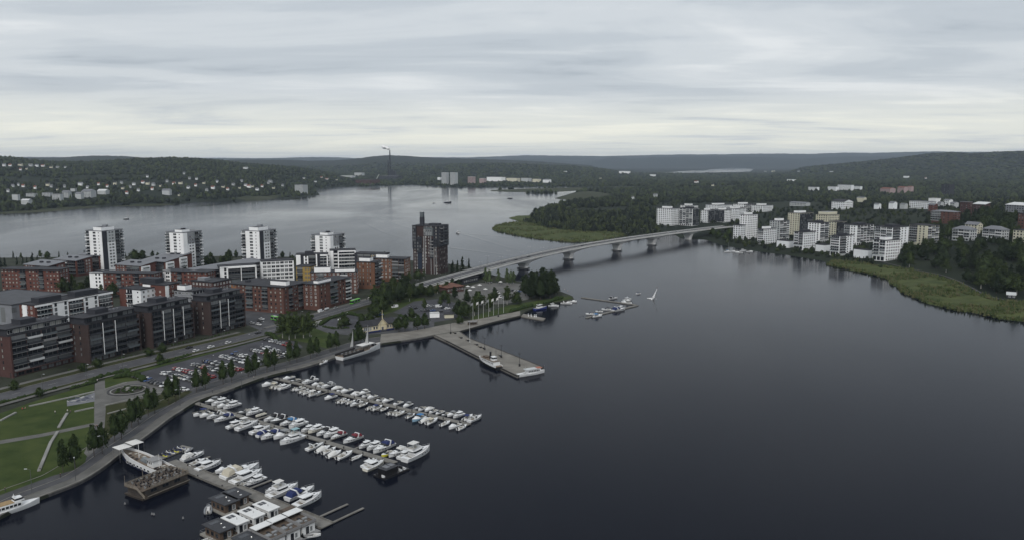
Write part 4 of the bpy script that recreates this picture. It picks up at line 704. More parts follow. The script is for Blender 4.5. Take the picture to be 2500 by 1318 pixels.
# specks of houses on the wooded hillside
for k, (x, y, w_) in enumerate([(10, 407, 9), (25, 407, 8), (50, 406, 12), (75, 407, 12), (90, 408, 9), (105, 408, 9), (125, 411, 8), (141, 411, 8), (160, 411, 6), (50, 417, 6), (65, 415, 5), (32, 458, 8), (45, 455, 5), (57, 458, 8), (117, 455, 10), (126, 459, 8), (197, 454, 12), (241, 453, 6), (281, 452, 9), (297, 450, 7), (327, 453, 8), (349, 449, 8), (361, 452, 10), (375, 455, 9), (360, 434, 6), (425, 452, 8), (441, 451, 10), (463, 439, 6), (480, 440, 6), (520, 463, 9), (545, 460, 8), (570, 454, 8), (600, 456, 8), (608, 460, 10), (617, 458, 6), (450, 427, 6), (600, 413, 12), (310, 475, 7), (437, 480, 5), (660, 447, 10), (742, 438, 6), (798, 440, 8), (822, 441, 5), (655, 450, 6),
        (20, 470, 7), (86, 462, 7), (140, 466, 6), (158, 459, 6), (214, 461, 7), (262, 458, 6), (300, 463, 8), (318, 460, 6), (338, 468, 7), (372, 465, 7), (392, 457, 6), (408, 446, 6), (460, 462, 8), (478, 456, 6), (498, 450, 7), (505, 468, 7), (530, 447, 6), (556, 466, 7), (585, 462, 7), (590, 445, 6), (628, 466, 8), (640, 458, 6), (668, 462, 7), (690, 456, 6), (770, 446, 6), (785, 436, 6),
        (1466, 437, 5), (1950, 420, 6), (2030, 421, 8), (2260, 437, 5), (1888, 419, 8), (1868, 420, 6), (1380, 421, 8), (1700, 447, 10), (1740, 455, 6), (1600, 482, 10), (1545, 487, 6)]):
    left = x < 900; hgt = 5.5 if w_ < 9 else 7
    if left and y < 420: lab, grp = 'tiny pale house in the row high on the far left hillside', 'houses high on the left hillside'
    elif left: lab, grp = 'small pale house among trees on the far left slope', 'small houses on the far left slope'
    else: lab, grp = 'tiny pale house lost in the far right woods', 'tiny houses in the right woods'
    p = hit(x, y); kk = p.y / FPX
    pxblock('house', lab, x - w_ * .55, x + w_ * .2, x + w_ * .55, y - hgt / kk * (1 if kk < 1.6 else .8), y, (WHT, WHT2, CRM, LGR)[k % 4], '', '', roof=('gable', (ROOFG, ROOFR, ROOF, ROOFG)[k % 4], 3.0), small=True, group=grp, cat='house')
# power station chimneys
p = hit(953, 437); t = thing('power_station', 'dark power station boiler house with one tall and one shorter chimney', 'power station', p)
k = p.y / FPX; hh = (437 - 369) * k
MB().tube((0, 0, -5), (0, 0, hh), 4.6, 3.0, 12).build('chimney', mat('chimney_concrete', (0.02, 0.021, 0.025), .9), t); MB().tube((-5 * k, 5, -5), (-5 * k, 5, (437 - 393) * k), 3.6, 3.0, 12).build('chimney', MATS['chimney_concrete'], t)
MB().box(-6 * k, 10, -5, 12 * k, 50, 18 * k).box(0, 15, 0, 6 * k, 40, 22 * k).build('boiler_house', DGR, t); MB().box(-14 * k, 14, -5, -6 * k, 44, 8 * k).build('turbine_hall', DGR, t); MB().box(12 * k, 14, -5, 17 * k, 44, 9 * k).build('filter_house', DGR, t)
HOUSES.append((p.x, p.y, p.z, hh * .3, 40 * k))
q = hit(918, 441); MB().loft([[(0, 0, 4), (3, 0, 4), (3, 4, 4), (0, 4, 4)], [(14, 0, 30), (17, 0, 30), (17, 4, 30), (14, 4, 30)]], 0, True, True).build('coal_conveyor', LGR, t, (q.x - p.x, q.y - p.y, 0))
# drifting steam from the tall chimney, made of puffs
def puffs(name, lab, c, n, size, drift, col_):
    P_ = np.array([[c.x - drift * (i / n) * 1.0 + rs.uniform(-2, 2), c.y + rs.uniform(-6, 6), c.z + size * (.4 + .8 * (i / n)) * 1.0 + rs.uniform(-.3, .3) * size] for i in range(n)]); r_ = np.array([size * (.35 + .65 * i / n) for i in range(n)])
    o = scatter(name, lab, P_, r_, [blob(3, 3, .8, .12)], [mat('steam', col_, 1.0, spec=0.0)], 3); o['category'] = 'smoke'; o.data.polygons.foreach_set('use_smooth', [True] * len(o.data.polygons)); return o
puffs('smoke', 'white steam drifting left from the tall chimney', Vector((p.x, p.y, p.z + hh)), 22, 10.0, 17 * k, (0.8, 0.8, 0.8))
# ------------------------------------------------------------------ woods, reeds, haze
TOWN = W2([(1590, 548), (1640, 592), (1800, 606), (2030, 642), (2140, 664), (2240, 640), (2300, 600), (2300, 552), (2120, 530), (1990, 512), (1880, 500), (1610, 500)], 3)
RBANK = W2([(2120, 640), (2230, 600), (2300, 575), (2420, 560), (2600, 560), (2600, 790), (2500, 770), (2380, 735)], 6)
def spread(d0, d1, sa, sr, amin, rmin):
    P = []; d = d0; r = np.random.RandomState(int(d0))
    while d < d1:
        st = max(amin, sa * d); n = int(1.56 * d / st); a = np.linspace(-0.78, 0.78, n) + r.uniform(-.4, .4, n) * st / d
        dd = d + r.uniform(-.5, .5, n) * max(rmin, sr * d); P.append(np.stack([dd * np.sin(a), dd * np.cos(a), np.full(n, st)], -1)); d += max(rmin, sr * d)
    return np.concatenate(P)
def woods(P, s_min):
    s = shore(P[:, 0], P[:, 1]); k = s > s_min
    P = P[k]; s = s[k]; z = ground(P[:, 0], P[:, 1], s)
    for q in NOTREE: 
        k = ~inside(q, P[:, 0], P[:, 1]); P, z, s = P[k], z[k], s[k]
    return P, z, s
NOTREE = [RBANK] + [W2(q, 1) for q in REEDS] + [W2([(1585, 600), (1640, 556), (1760, 552), (1765, 600)], 1)]
P = np.concatenate([spread(700, 2300, 0.0052, 0.015, 6.0, 11.0), spread(2300, 6800, 0.0040, 0.0125, 6.0, 8.0)])
P, z, s = woods(P, 10.0)
st = P[:, 2]; rad_ = np.maximum(3.2, st * 0.62); D = np.hypot(P[:, 0], P[:, 1]); B = np.arctan2(P[:, 0], P[:, 1])
town = inside(TOWN, P[:, 0], P[:, 1]); rad_ = np.where(town, 2.6, rad_)
tall = np.minimum(rad_, 4.6) * 2.2
keep = ~(town & (np.random.RandomState(3).rand(len(P)) < 0.5))
open_ = (fbm(P[:, 0] * 1.7 + 300, P[:, 1] * 1.7) > 0.42) & (D > 1500) & (D < 3600); keep &= ~open_      # fields and yards
for (hx, hy, hz, hh, hw) in HOUSES:                       # gardens in front of houses stay open
    hd = math.hypot(hx, hy); hb = math.atan2(hx, hy)
    near = (np.abs(B - hb) * hd < hw * 0.5 + rad_ * 0.6) & (D < hd + hw * 0.4)
    sight = CAM_H + (hz + hh * 0.35 - CAM_H) * D / hd
    keep &= ~(near & (z + tall > sight) & (D > hd - 900))
    keep &= ~((P[:, 0] - hx) ** 2 + (P[:, 1] - hy) ** 2 < (hw * 0.5 + rad_) ** 2 * 0.8)
P, z, s, st, rad_, D, tall = P[keep], z[keep], s[keep], st[keep], rad_[keep], D[keep], tall[keep]
Q = np.stack([P[:, 0], P[:, 1], z - 0.5], -1)
X_ = P[:, 0]
def forest(name, label, k, pro, mats, seed):
    if k.any(): scatter(name, label, Q[k], rad_[k], pro, mats, seed, np.minimum(1, 4.6 / rad_[k]))
forest('forest', 'dense dark green wood on the headland behind the bridge', (D < 2300) & (X_ > -200) & (X_ < 420), PRO_N, fol, 1)
forest('forest', 'woods around and behind the white apartment blocks on the right bank', (D < 2300) & (X_ >= 420), PRO_N, fol, 2)
forest('forest', 'wooded hillside with scattered houses beyond the left shore', (D < 2300) & (X_ <= -200), PRO_N, fol, 3)
forest('forest', 'distant wooded country stretching back to the hills', (D >= 2300), PRO_M, fol, 4)
# reed beds: raised uneven sheets that end at the water
mreed = mat('reeds', (0.038, 0.052, 0.019), 0.95, c2=(0.070, 0.082, 0.032), vs_=0.07, coord='World', spec=0.1, bump=0.8, bs=0.8, det=7)
mreed2 = mat('far_reeds', (0.030, 0.036, 0.020), 0.95, c2=(0.046, 0.050, 0.030), vs_=0.02, coord='World', spec=0.1)
def reeds(px, label, step):
    poly = W2(px, 0.6); a = np.array(poly); x = np.arange(a[:, 0].min(), a[:, 0].max(), step); y = np.arange(a[:, 1].min(), a[:, 1].max(), step)
    X, Y = np.meshgrid(x, y, indexing='ij'); e = dist(poly, X, Y) * np.where(inside(poly, X, Y), 1, -1)
    e = e + 3.2 * fbm(X * 5, Y * 5, False) + np.random.RandomState(8).uniform(-1.2, 1.2, X.shape)
    g = ground(X, Y); Z = np.where(e > step * 1.2, np.maximum(g, 0) + 0.9 + 0.45 * fbm(X * 5, Y * 5, False) + np.random.RandomState(2).uniform(-.3, .3, X.shape), -0.4)
    idx = np.arange(X.size).reshape(X.shape); q = np.stack([idx[:-1, :-1], idx[1:, :-1], idx[1:, 1:], idx[:-1, 1:]], -1).reshape(-1, 4); q = q[(e.ravel()[q] > 0).any(1)]
    u, inv = np.unique(q, return_inverse=True)
    tag(obj('reeds', np_mesh('reeds', np.stack([X, Y, Z], -1).reshape(-1, 3)[u], inv.reshape(q.shape), mreed2 if step > 4 else mreed, False)), label, 'reeds', None, 'stuff')
def tufts(px, lab, n, seed):
    poly = W2(px, 0.6); a = np.array(poly); r = np.random.RandomState(seed); X = r.uniform(a[:, 0].min(), a[:, 0].max(), n * 4); Y = r.uniform(a[:, 1].min(), a[:, 1].max(), n * 4)
    k = inside(poly, X, Y) & ((dist(poly, X, Y) < 7) | (fbm(X * 6, Y * 6, False) > .15)); X, Y = X[k][:n], Y[k][:n]
    o = scatter('reeds', lab, np.stack([X, Y, np.maximum(ground(X, Y), 0) + .2], -1), r.uniform(.7, 1.5, len(X)), [cone(31), cone(32), blob(1, 33, .8, .3)], [mreed, mat('dark_reeds', (0.036, 0.050, 0.018), .95, spec=.1), mat('dry_reeds', (0.070, 0.070, 0.034), .95, spec=.1)], seed); o['category'] = 'reeds'
tufts(REEDS[0], 'taller reed clumps on the headland tip', 2200, 41); tufts(REEDS[2], 'taller reed clumps on the right bank', 3000, 42)
for px, lab, stp in zip(REEDS, REED_LABELS, (2.5, 2.5, 1.6, 6, 8, 6, 6)): reeds(px, lab, stp)
m = bpy.data.materials.new('haze_air'); m.use_nodes = True; t = m.node_tree; t.nodes.clear()
pv = N(t, 'ShaderNodeVolumePrincipled'); pv.inputs['Color'].default_value = (0.70, 0.82, 1.0, 1); pv.inputs['Density'].default_value = 3.6e-5; pv.inputs['Anisotropy'].default_value = 0.2
oo = N(t, 'ShaderNodeOutputMaterial'); t.links.new(pv.outputs[0], oo.inputs['Volume'])
tag(MB().box(-22500, -4500, -3.2, 22500, 22800, 330).build('haze', m), 'thin blue summer haze over the lake', 'haze', None, 'stuff')
# ------------------------------------------------------------------ marina: jetties, boats, ships, houseboats
JA = math.radians(-35.3); PA = JA + math.pi / 2               # along the jetties, and across them
GEL = mat('white_gelcoat', (0.64, 0.65, 0.66), 0.25, 0.06, 0.8, spec=0.5); GEL2 = mat('cream_gelcoat', (0.66, 0.64, 0.56), 0.3, 0.06, 0.8, spec=0.5); GELB = mat('pale_blue_gelcoat', (0.25, 0.40, 0.52), 0.3, spec=0.5); GELY = mat('yellow_gelcoat', (0.62, 0.58, 0.06), 0.3, spec=0.5); GELG = mat('grey_gelcoat', (0.13, 0.135, 0.14), 0.4, spec=0.4); NAVYH = mat('navy_hull', (0.014, 0.018, 0.05), 0.3, spec=0.5); BLKH = mat('black_hull', (0.012, 0.012, 0.014), 0.4)
SEAT = mat('boat_seat', (0.36, 0.35, 0.32), 0.7); FLOORB = mat('boat_floor', (0.22, 0.21, 0.19), 0.8, 0.2, 2.0); TEAK = mat('teak_deck', (0.13, 0.10, 0.075), 0.7, 0.2, 1.5); ENG = mat('outboard_black', (0.012, 0.012, 0.014), 0.35); CHR = mat('stainless', (0.5, 0.5, 0.5), 0.3, metal=0.9)
FAB = {'navy': mat('navy_canvas', (0.012, 0.022, 0.09), 0.85, 0.2, 2), 'red': mat('wine_canvas', (0.13, 0.012, 0.022), 0.85, 0.2, 2), 'black': mat('black_canvas', (0.016, 0.016, 0.02), 0.85, 0.2, 2), 'blue': mat('blue_canvas', (0.05, 0.16, 0.33), 0.85, 0.2, 2), 'beige': mat('beige_canvas', (0.42, 0.39, 0.32), 0.85, 0.1, 2), 'white': mat('white_canvas', (0.54, 0.54, 0.53), 0.85, 0.06, 2), 'grey': mat('grey_canvas', (0.2, 0.21, 0.22), 0.85, 0.1, 2), 'teal': mat('teal_canvas', (0.22, 0.36, 0.40), 0.8, 0.1, 2)}
def hullf(L, B, zs, zb, full=2.3):
    st = [0, .12, .3, .48, .64, .78, .89, .96, 1.0]; R = []
    for t in st:
        b = B / 2 * (1 - max(0, (t - .42) / .58) ** full) * (.90 + .10 * min(1, t / .25)); z = zs + (zb - zs) * t ** 1.7
        R.append((t * L - L / 2, max(b, .03), z))
    return R
def boat_hull(L, B, zs, zb, full=2.3, well=None, floor=0.35):
    """hull and deck meshes; well = (from, to) as fractions of the length that lie open"""
    R = hullf(L, B, zs, zb, full); hb = MB(); rings = []
    for x, b, z in R:
        t = x / L + .5; rk = .0 if t < .9 else (t - .9) * 1.2
        rings.append([(x, -b, z), (x - rk * .3, -b * .93, z * .55), (x - rk, -b * .78, .05), (x - rk * 1.5, 0, -.45 * (1 - t ** 4) - .02), (x - rk, b * .78, .05), (x - rk * .3, b * .93, z * .55), (x, b, z)])
    hb.loft(rings, 0, False, False, False); hb.poly(rings[0][::-1])
    db = MB()
    for (x0, b0, z0), (x1, b1, z1) in zip(R, R[1:]):
        t0, t1 = x0 / L + .5, x1 / L + .5; c = .06
        if well and well[0] - .01 <= t0 and t1 <= well[1] + .01:
            w0, w1 = b0 * .74, b1 * .74
            for s in (-1, 1): db.poly([(x0, s * b0, z0), (x1, s * b1, z1), (x1, s * w1, z1), (x0, s * w0, z0)][::s]); db.poly([(x0, s * w0, z0), (x1, s * w1, z1), (x1, s * w1, floor), (x0, s * w0, floor)][::s])
            db.poly([(x0, -w0, floor), (x1, -w1, floor), (x1, w1, floor), (x0, w0, floor)], 1)
            if abs(t0 - well[0]) < .01 and t0 > .01: db.poly([(x0, -w0, floor), (x0, w0, floor), (x0, w0, z0), (x0, -w0, z0)])
            if abs(t1 - well[1]) < .01: db.poly([(x1, w1, floor), (x1, -w1, floor), (x1, -w1, z1), (x1, w1, z1)])
        else:
            db.poly([(x0, -b0, z0), (x1, -b1, z1), (x1, 0, z1 + c), (x0, 0, z0 + c)]); db.poly([(x0, 0, z0 + c), (x1, 0, z1 + c), (x1, b1, z1), (x0, b0, z0)])
    return hb, db
def house(mb, x0, x1, w0, w1, z0, z1, rf=.6, rb=.2, sd=.12, mi=0, cap=True):
    """deckhouse between x0 (aft) and x1 (fore), half widths w0 aft and w1 fore, raked ends"""
    a = [(x0, -w0, z0), (x1 - (x1 - x0) * .3, -w0 * .96, z0), (x1, -w1, z0), (x1, w1, z0), (x1 - (x1 - x0) * .3, w0 * .96, z0), (x0, w0, z0)]
    b = [(x0 + rb, -w0 + sd, z1), (x1 - (x1 - x0) * .3 - rf * .6, -w0 * .96 + sd, z1), (x1 - rf, -w1 + sd * .5, z1), (x1 - rf, w1 - sd * .5, z1), (x1 - (x1 - x0) * .3 - rf * .6, w0 * .96 - sd, z1), (x0 + rb, w0 - sd, z1)]
    return mb.loft([a, b], mi, cap)
def band(mb, x0, x1, w0, w1, z0, z1, rf, rb, sd, f0, f1, mi=0, e=.025):
    """window band standing a little proud of a house between height fractions f0 and f1"""
    L = lambda a, b, f: a + (b - a) * f; R = []
    for f in (f0, f1):
        s = sd * f - e; q = rf * f - e; r = rb * f - e; z = L(z0, z1, f); xm = x1 - (x1 - x0) * .3
        R.append([(x0 + r, -w0 + s, z), (xm - q * .6, -w0 * .96 + s, z), (x1 - q, -w1 + s * .5, z), (x1 - q, w1 - s * .5, z), (xm - q * .6, w0 * .96 - s, z), (x0 + r, w0 - s, z)])
    return mb.loft(R, mi, False)
BC = {}
def boat_parts(kind, fab, gel):
    k = (kind, fab, gel.name)
    if k in BC: return BC[k]
    P_ = []; add = lambda n, mb, m: P_.append((n, mb.mesh(n, m)))
    def outb(x, n=1):
        mb = MB()
        for y in ([0] if n == 1 else [-.4, .4]): mb.loft([[(x - .45, y - .16, .55), (x, y - .16, .55), (x, y + .16, .55), (x - .45, y + .16, .55)], [(x - .5, y - .18, .95), (x - .05, y - .18, .95), (x - .05, y + .18, .95), (x - .5, y + .18, .95)], [(x - .42, y - .12, 1.2), (x - .1, y - .12, 1.2), (x - .1, y + .12, 1.2), (x - .42, y + .12, 1.2)]], 0, True, True).box(x - .3, y - .07, -.3, x - .08, y + .07, .55)
        add('outboard', mb, ENG)
    def bowrail(L, R, h=.45):
        mb = MB(); pts = [q for q in R if q[0] > L * .05]
        for s in (-1, 1):
            p0 = None
            for x, b, z in pts:
                p = Vector((x - .05, s * max(b - .06, 0), z + h)); mb.tube((p.x, p.y, z), p, .025, n=4)
                if p0: mb.tube(p0, p, .025, n=4)
                p0 = p
        add('bow_rail', mb, CHR)
    if kind in ('open', 'cuddy', 'cover'):
        L, B = (5.6, 2.15) if kind == 'open' else (6.6, 2.45); zs, zb = .62, (.95 if kind == 'open' else 1.15)
        h, d = boat_hull(L, B, zs, zb, 2.4, (0.12, .64 if kind == 'open' else .48)); add('hull', h, gel); add('deck', d, [GEL, FLOORB])
        if kind != 'open':
            c = (-.1, L * .36, B * .36, B * .17, .85, 1.42, .9, .0, .18); add('cabin', house(MB(), *c), GEL)
        if kind == 'cover':
            add('tarpaulin', MB().loft([[(-L * .42, -B * .46, .6), (L * .02, -B * .47, .75), (L * .12, 0, .9), (L * .02, B * .47, .75), (-L * .42, B * .46, .6)], [(-L * .38, -B * .28, 1.1), (L * .0, -B * .3, 1.75), (L * .08, 0, 1.7), (L * .0, B * .3, 1.75), (-L * .38, B * .28, 1.1)]], 0, True), FAB[fab])
        else:
            x = L * (.14 if kind == 'open' else .02); z = .7 if kind == 'open' else 1.3
            add('windscreen', MB().loft([[(x - .5, -B * .40, z), (x + .35, -B * .30, z), (x + .35, B * .30, z), (x - .5, B * .40, z)], [(x - .6, -B * .38, z + .5), (x - .05, -B * .26, z + .55), (x - .05, B * .26, z + .55), (x - .6, B * .38, z + .5)]], 0, False, False, False), GLD)
            mb = MB()
            for y in (-.5, .5): mb.box(-.9, y - .25, .35, -.4, y + .25, .8).box(-1.0, y - .25, .8, -.85, y + .25, 1.2)
            mb.box(-L * .40, -B * .34, .35, -L * .32, B * .34, .85); add('seat', mb, SEAT)
            if fab: add('canopy', MB().loft([[(-L * .3, -B * .42, 1.75), (L * .0, -B * .42, 1.8), (L * .0, B * .42, 1.8), (-L * .3, B * .42, 1.75)], [(-L * .28, -B * .32, 1.92), (L * .0 - .1, -B * .32, 1.97), (L * .0 - .1, B * .32, 1.97), (-L * .28, B * .32, 1.92)]], 0, True, True).box(-L * .29, -B * .4, .7, -L * .27, -B * .38, 1.8).box(-L * .29, B * .38, .7, -L * .27, B * .4, 1.8).box(-.06, -B * .4, .9, -.02, -B * .38, 1.8).box(-.06, B * .38, .9, -.02, B * .4, 1.8), FAB[fab])
        outb(-L / 2)
    elif kind in ('cruiser', 'sport', 'fly', 'trawler'):
        L, B = dict(cruiser=(8.6, 3.0), sport=(9.6, 3.1), fly=(11.5, 3.7), trawler=(10.5, 3.5))[kind]; zs, zb = dict(cruiser=(.85, 1.45), sport=(.9, 1.35), fly=(1.15, 1.9), trawler=(1.0, 2.0))[kind]
        R = hullf(L, B, zs, zb); h, d = boat_hull(L, B, zs, zb, 2.3, (.12, .30 if kind != 'sport' else .48), .5); add('hull', h, gel); add('deck', d, [GEL, TEAK if kind in ('sport', 'trawler') else FLOORB])
        add('rub_rail', ribbon(MB(), [(x, b + .02, z - .02) for x, b, z in R], -.05, .03, -.06, 0, .09), BLKH); add('rub_rail', ribbon(MB(), [(x, -b - .02, z - .02) for x, b, z in R], -.03, .05, -.06, 0, .09), BLKH)
        mb = MB(); 
        for s in (-1, 1):
            for x in (.02, .14, .26): 
                b = np.interp(x * L, [q[0] for q in R], [q[1] for q in R]); mb.box(x * L, s * (b * .955) - .04, zs * .72, x * L + .55, s * (b * .955) + .04, zs * .72 + .2)
        add('porthole', mb, GLD)
        if kind == 'sport':
            c = (-.3, L * .36, B * .36, B * .14, 1.0, 1.62, 1.5, .0, .2); add('cabin', house(MB(), *c), GEL)
            add('hatch', MB().box(L * .16, -.25, 1.6, L * .16 + .5, .25, 1.66), GLD)
            add('windscreen', MB().loft([[(-1.1, -B * .42, 1.2), (.9, -B * .32, 1.45), (.9, B * .32, 1.45), (-1.1, B * .42, 1.2)], [(-1.5, -B * .40, 1.85), (-.1, -B * .26, 2.05), (-.1, B * .26, 2.05), (-1.5, B * .40, 1.85)]], 0, False, False, False), GLD)
            add('radar_arch', MB().loft([[(-2.0, -B * .46, 1.0), (-1.4, -B * .46, 1.0), (-2.3, -B * .40, 2.5), (-2.7, -B * .40, 2.5)][:4], [(-2.0, -B * .40, 1.0), (-1.4, -B * .40, 1.0), (-2.3, -B * .34, 2.5), (-2.7, -B * .34, 2.5)]], 0, True, True).loft([[(-2.0, B * .40, 1.0), (-1.4, B * .40, 1.0), (-2.3, B * .34, 2.5), (-2.7, B * .34, 2.5)], [(-2.0, B * .46, 1.0), (-1.4, B * .46, 1.0), (-2.3, B * .40, 2.5), (-2.7, B * .40, 2.5)]], 0, True, True).box(-2.7, -B * .40, 2.4, -2.3, B * .40, 2.55), GEL)
            if fab: add('canopy', MB().loft([[(-L * .44, -B * .45, 1.0), (-.3, -B * .42, 1.7), (-.3, B * .42, 1.7), (-L * .44, B * .45, 1.0)], [(-L * .38, -B * .36, 2.1), (-.7, -B * .34, 2.35), (-.7, B * .34, 2.35), (-L * .38, B * .36, 2.1)]], 0, True), FAB[fab])
            else: add('seat', MB().box(-L * .40, -B * .36, .5, -L * .33, B * .36, 1.0).box(-1.6, -.9, .5, -1.1, -.2, 1.3).box(-1.6, .2, .5, -1.1, .9, 1.3), SEAT)
        else:
            zc = zs + .15; hh = dict(cruiser=1.25, fly=1.35, trawler=1.5)[kind]
            cf = (L * .05, L * .38, B * .36, B * .15, zs + .1, zb + .15, .8, .0, .15); add('coach_roof', house(MB(), *cf), GEL); add('hatch', MB().box(L * .2, -.28, zb + .15, L * .2 + .55, .28, zb + .2), GLD)
            c = (-L * .22, L * (.16 if kind != 'trawler' else .12), B * .40, B * .30, zc, zc + hh, .9 if kind != 'trawler' else .1, .1, .18); add('deckhouse', house(MB(), *c), GEL)
            add('window', band(MB(), *c, .48 if kind != 'trawler' else .4, .86), GLD)
            add('roof', MB().loft([[(-L * .30, -B * .37, zc + hh), (L * .08, -B * .35, zc + hh), (L * .08, B * .35, zc + hh), (-L * .30, B * .37, zc + hh)], [(-L * .30, -B * .34, zc + hh + .12), (L * .06, -B * .32, zc + hh + .12), (L * .06, B * .32, zc + hh + .12), (-L * .30, B * .34, zc + hh + .12)]], 0, True, True), GEL if not fab or kind == 'fly' else FAB[fab])
            if kind == 'fly':
                z2 = zc + hh + .12; add('flybridge', MB().loft([[(-L * .28, -B * .34, z2), (L * .04, -B * .28, z2), (L * .04, B * .28, z2), (-L * .28, B * .34, z2)], [(-L * .28, -B * .36, z2 + .6), (L * .06, -B * .26, z2 + .6), (L * .06, B * .26, z2 + .6), (-L * .28, B * .36, z2 + .6)]], 0, False), GEL)
                add('seat', MB().box(-L * .24, -B * .28, z2, -L * .18, B * .28, z2 + .5).box(-L * .08, -.4, z2, -L * .04, .4, z2 + .8), SEAT)
                mb = MB().box(-L * .27, -B * .32, z2 + 1.9, -L * .02, B * .32, z2 + 2.02)
                for x in (-L * .25, -L * .05):
                    for s in (-1, 1): mb.tube((x, s * B * .30, z2), (x, s * B * .30, z2 + 1.9), .04, n=5)
                add('bimini', mb, FAB[fab or 'white'])
            else:
                add('mast', MB().tube((-.3, 0, zc + hh), (-.5, 0, zc + hh + 1.3), .05, .03, 5).box(-.75, -.3, zc + hh + .8, -.2, .3, zc + hh + .95), GEL)
            add('seat', MB().box(-L * .38, -B * .34, .5, -L * .32, B * .34, .95), SEAT)
        bowrail(L, R, .5)
    elif kind == 'row':
        L, B = 4.3, 1.6; h, d = boat_hull(L, B, .45, .65, 2.2, (0, .89), .15); add('hull', h, gel); add('deck', d, [gel, FLOORB]); add('thwart', MB().box(-1.2, -.62, .35, -.95, .62, .40).box(.2, -.68, .35, .45, .68, .40), SEAT); outb(-L / 2)
    elif kind == 'rib':
        L, B = 5.4, 2.3; add('hull', boat_hull(L, B * .8, .3, .55)[0], GELG); mb = MB(); R = hullf(L, B, .45, .7)
        for s in (-1, 1):
            for (x0, b0, z0), (x1, b1, z1) in zip(R, R[1:]): mb.tube((x0, s * max(b0 - .22, 0), z0), (x1, s * max(b1 - .22, 0), z1), .27, .25, 8)
        add('tube', mb, mat('inflatable_tube', (0.22, 0.23, 0.25), .6)); add('floor', MB().box(-L * .48, -.8, .2, L * .25, .8, .3), SEAT); add('console', MB().box(-.4, -.4, .3, .2, .4, 1.2).box(-1.3, -.4, .3, -.8, .4, .9), GEL); outb(-L / 2)
    elif kind == 'jetski':
        L, B = 3.1, 1.1; add('hull', boat_hull(L, B, .4, .6, 2.0)[0], gel); add('deck', boat_hull(L, B, .4, .6, 2.0)[1], [gel, gel]); add('seat', MB().loft([[(-1.2, -.25, .4), (.2, -.22, .45), (.2, .22, .45), (-1.2, .25, .4)], [(-1.1, -.16, .8), (.1, -.14, .85), (.1, .14, .85), (-1.1, .16, .8)]], 0, True), ENG); add('handlebar', MB().loft([[(.2, -.3, .5), (.9, -.2, .55), (.9, .2, .55), (.2, .3, .5)], [(.15, -.25, 1.0), (.4, -.12, .9), (.4, .12, .9), (.15, .25, 1.0)]], 0, True), FAB['navy'])
    elif kind == 'sail':
        L, B = 7.5, 2.4; h, d = boat_hull(L, B, .8, 1.0, 2.0, (.12, .30), .4); add('hull', h, gel); add('deck', d, [GEL, TEAK]); add('coach_roof', house(MB(), -L * .18, L * .22, B * .3, B * .15, .9, 1.35, .5, .1, .1), GEL); add('mast', MB().tube((L * .08, 0, 1.2), (L * .08, 0, 10.5), .08, .05, 6), CHR); add('boom', MB().tube((L * .08, 0, 2.0), (-L * .36, 0, 2.0), .05, n=5).tube((L * .06, 0, 2.15), (-L * .34, 0, 2.12), .13, .1, 6), FAB['blue'])
    BC[k] = (P_, L); return BC[k]
LOOK = dict(open='white open motorboat', cuddy='white day cruiser with dark windscreen', cover='covered white boat', cruiser='white cabin cruiser', sport='white sports cruiser', fly='big white flybridge cruiser', trawler='white wheelhouse boat', row='small open rowing boat', rib='grey inflatable boat', jetski='jet ski', sail='white sailing boat')
NAMES = dict(open='motorboat', cuddy='day_cruiser', cover='covered_motorboat', cruiser='cabin_cruiser', sport='sports_cruiser', fly='flybridge_cruiser', trawler='wheelhouse_boat', row='rowing_boat', rib='inflatable_boat', jetski='jet_ski', sail='sailing_boat')
FABN = dict(navy='navy', red='wine red', black='black', blue='blue', beige='beige', white='white', grey='grey', teal='pale teal')
def boat(kind, p, ang, length, label, fab=None, gel=GEL, group=None, sink=0.0):
    P_, L = boat_parts(kind, fab, gel); t = thing(NAMES[kind], label, 'boat', (p.x, p.y, sink), ang, group, length / L)
    for n, me in P_: obj(n, me, t)
    return t
z6 = lambda X, Y: (440 + X / 4.394, 900 + Y / 4.394); z7 = lambda X, Y: (700 + X / 4.394, 900 + Y / 4.394); zi = lambda X, Y: (260 + X / 4.9175, 1050 + Y / 4.9175); z3 = lambda X, Y: (480 + X / 6.25, 1110 + Y / 6.25)
G_ = dict(w=GEL, c=GEL2, g=GELG, b=GELB, y=GELY, k=BLKH, n=NAVYH)
def row(lst, conv, side, jetty, start, flip, group, counter):
    for e in lst:
        x, y, kind, ln = e[:4]; fab = e[4] if len(e) > 4 else None; gl = G_[e[5]] if len(e) > 5 else GEL; fl = e[6] if len(e) > 6 else flip
        o = ORD[counter[0]]; counter[0] += 1; look = LOOK[kind]
        if gl is not GEL and kind != 'rib': look = look.replace('white', {'c': 'cream', 'g': 'dark grey', 'b': 'pale blue', 'y': 'yellow', 'k': 'black', 'n': 'navy'}[e[5]]) if 'white' in look else {'c': 'cream', 'g': 'dark grey', 'b': 'pale blue', 'y': 'yellow', 'k': 'black', 'n': 'navy'}[e[5]] + ' ' + look
        if fab and kind != 'fly': look = look.replace(' with dark windscreen', '') + ' with ' + FABN[fab] + (' cover' if kind == 'cover' else ' canopy')
        lab = f'{look}, {o} from shore on {side} side of {jetty} jetty'
        boat(kind, at(*conv(x, y), .5), PA + (math.pi if fl else 0) + random.uniform(-.05, .05), ln, lab, fab, gl, group)
mdock = mat('jetty_deck', (0.155, 0.15, 0.14), 0.9, 0.2, 0.35, coord='World', spec=0.2, det=8); mfloat = mat('jetty_float', (0.05, 0.05, 0.05), 0.9)
mbin = mat('dark_post', (0.02, 0.02, 0.022), 0.6)
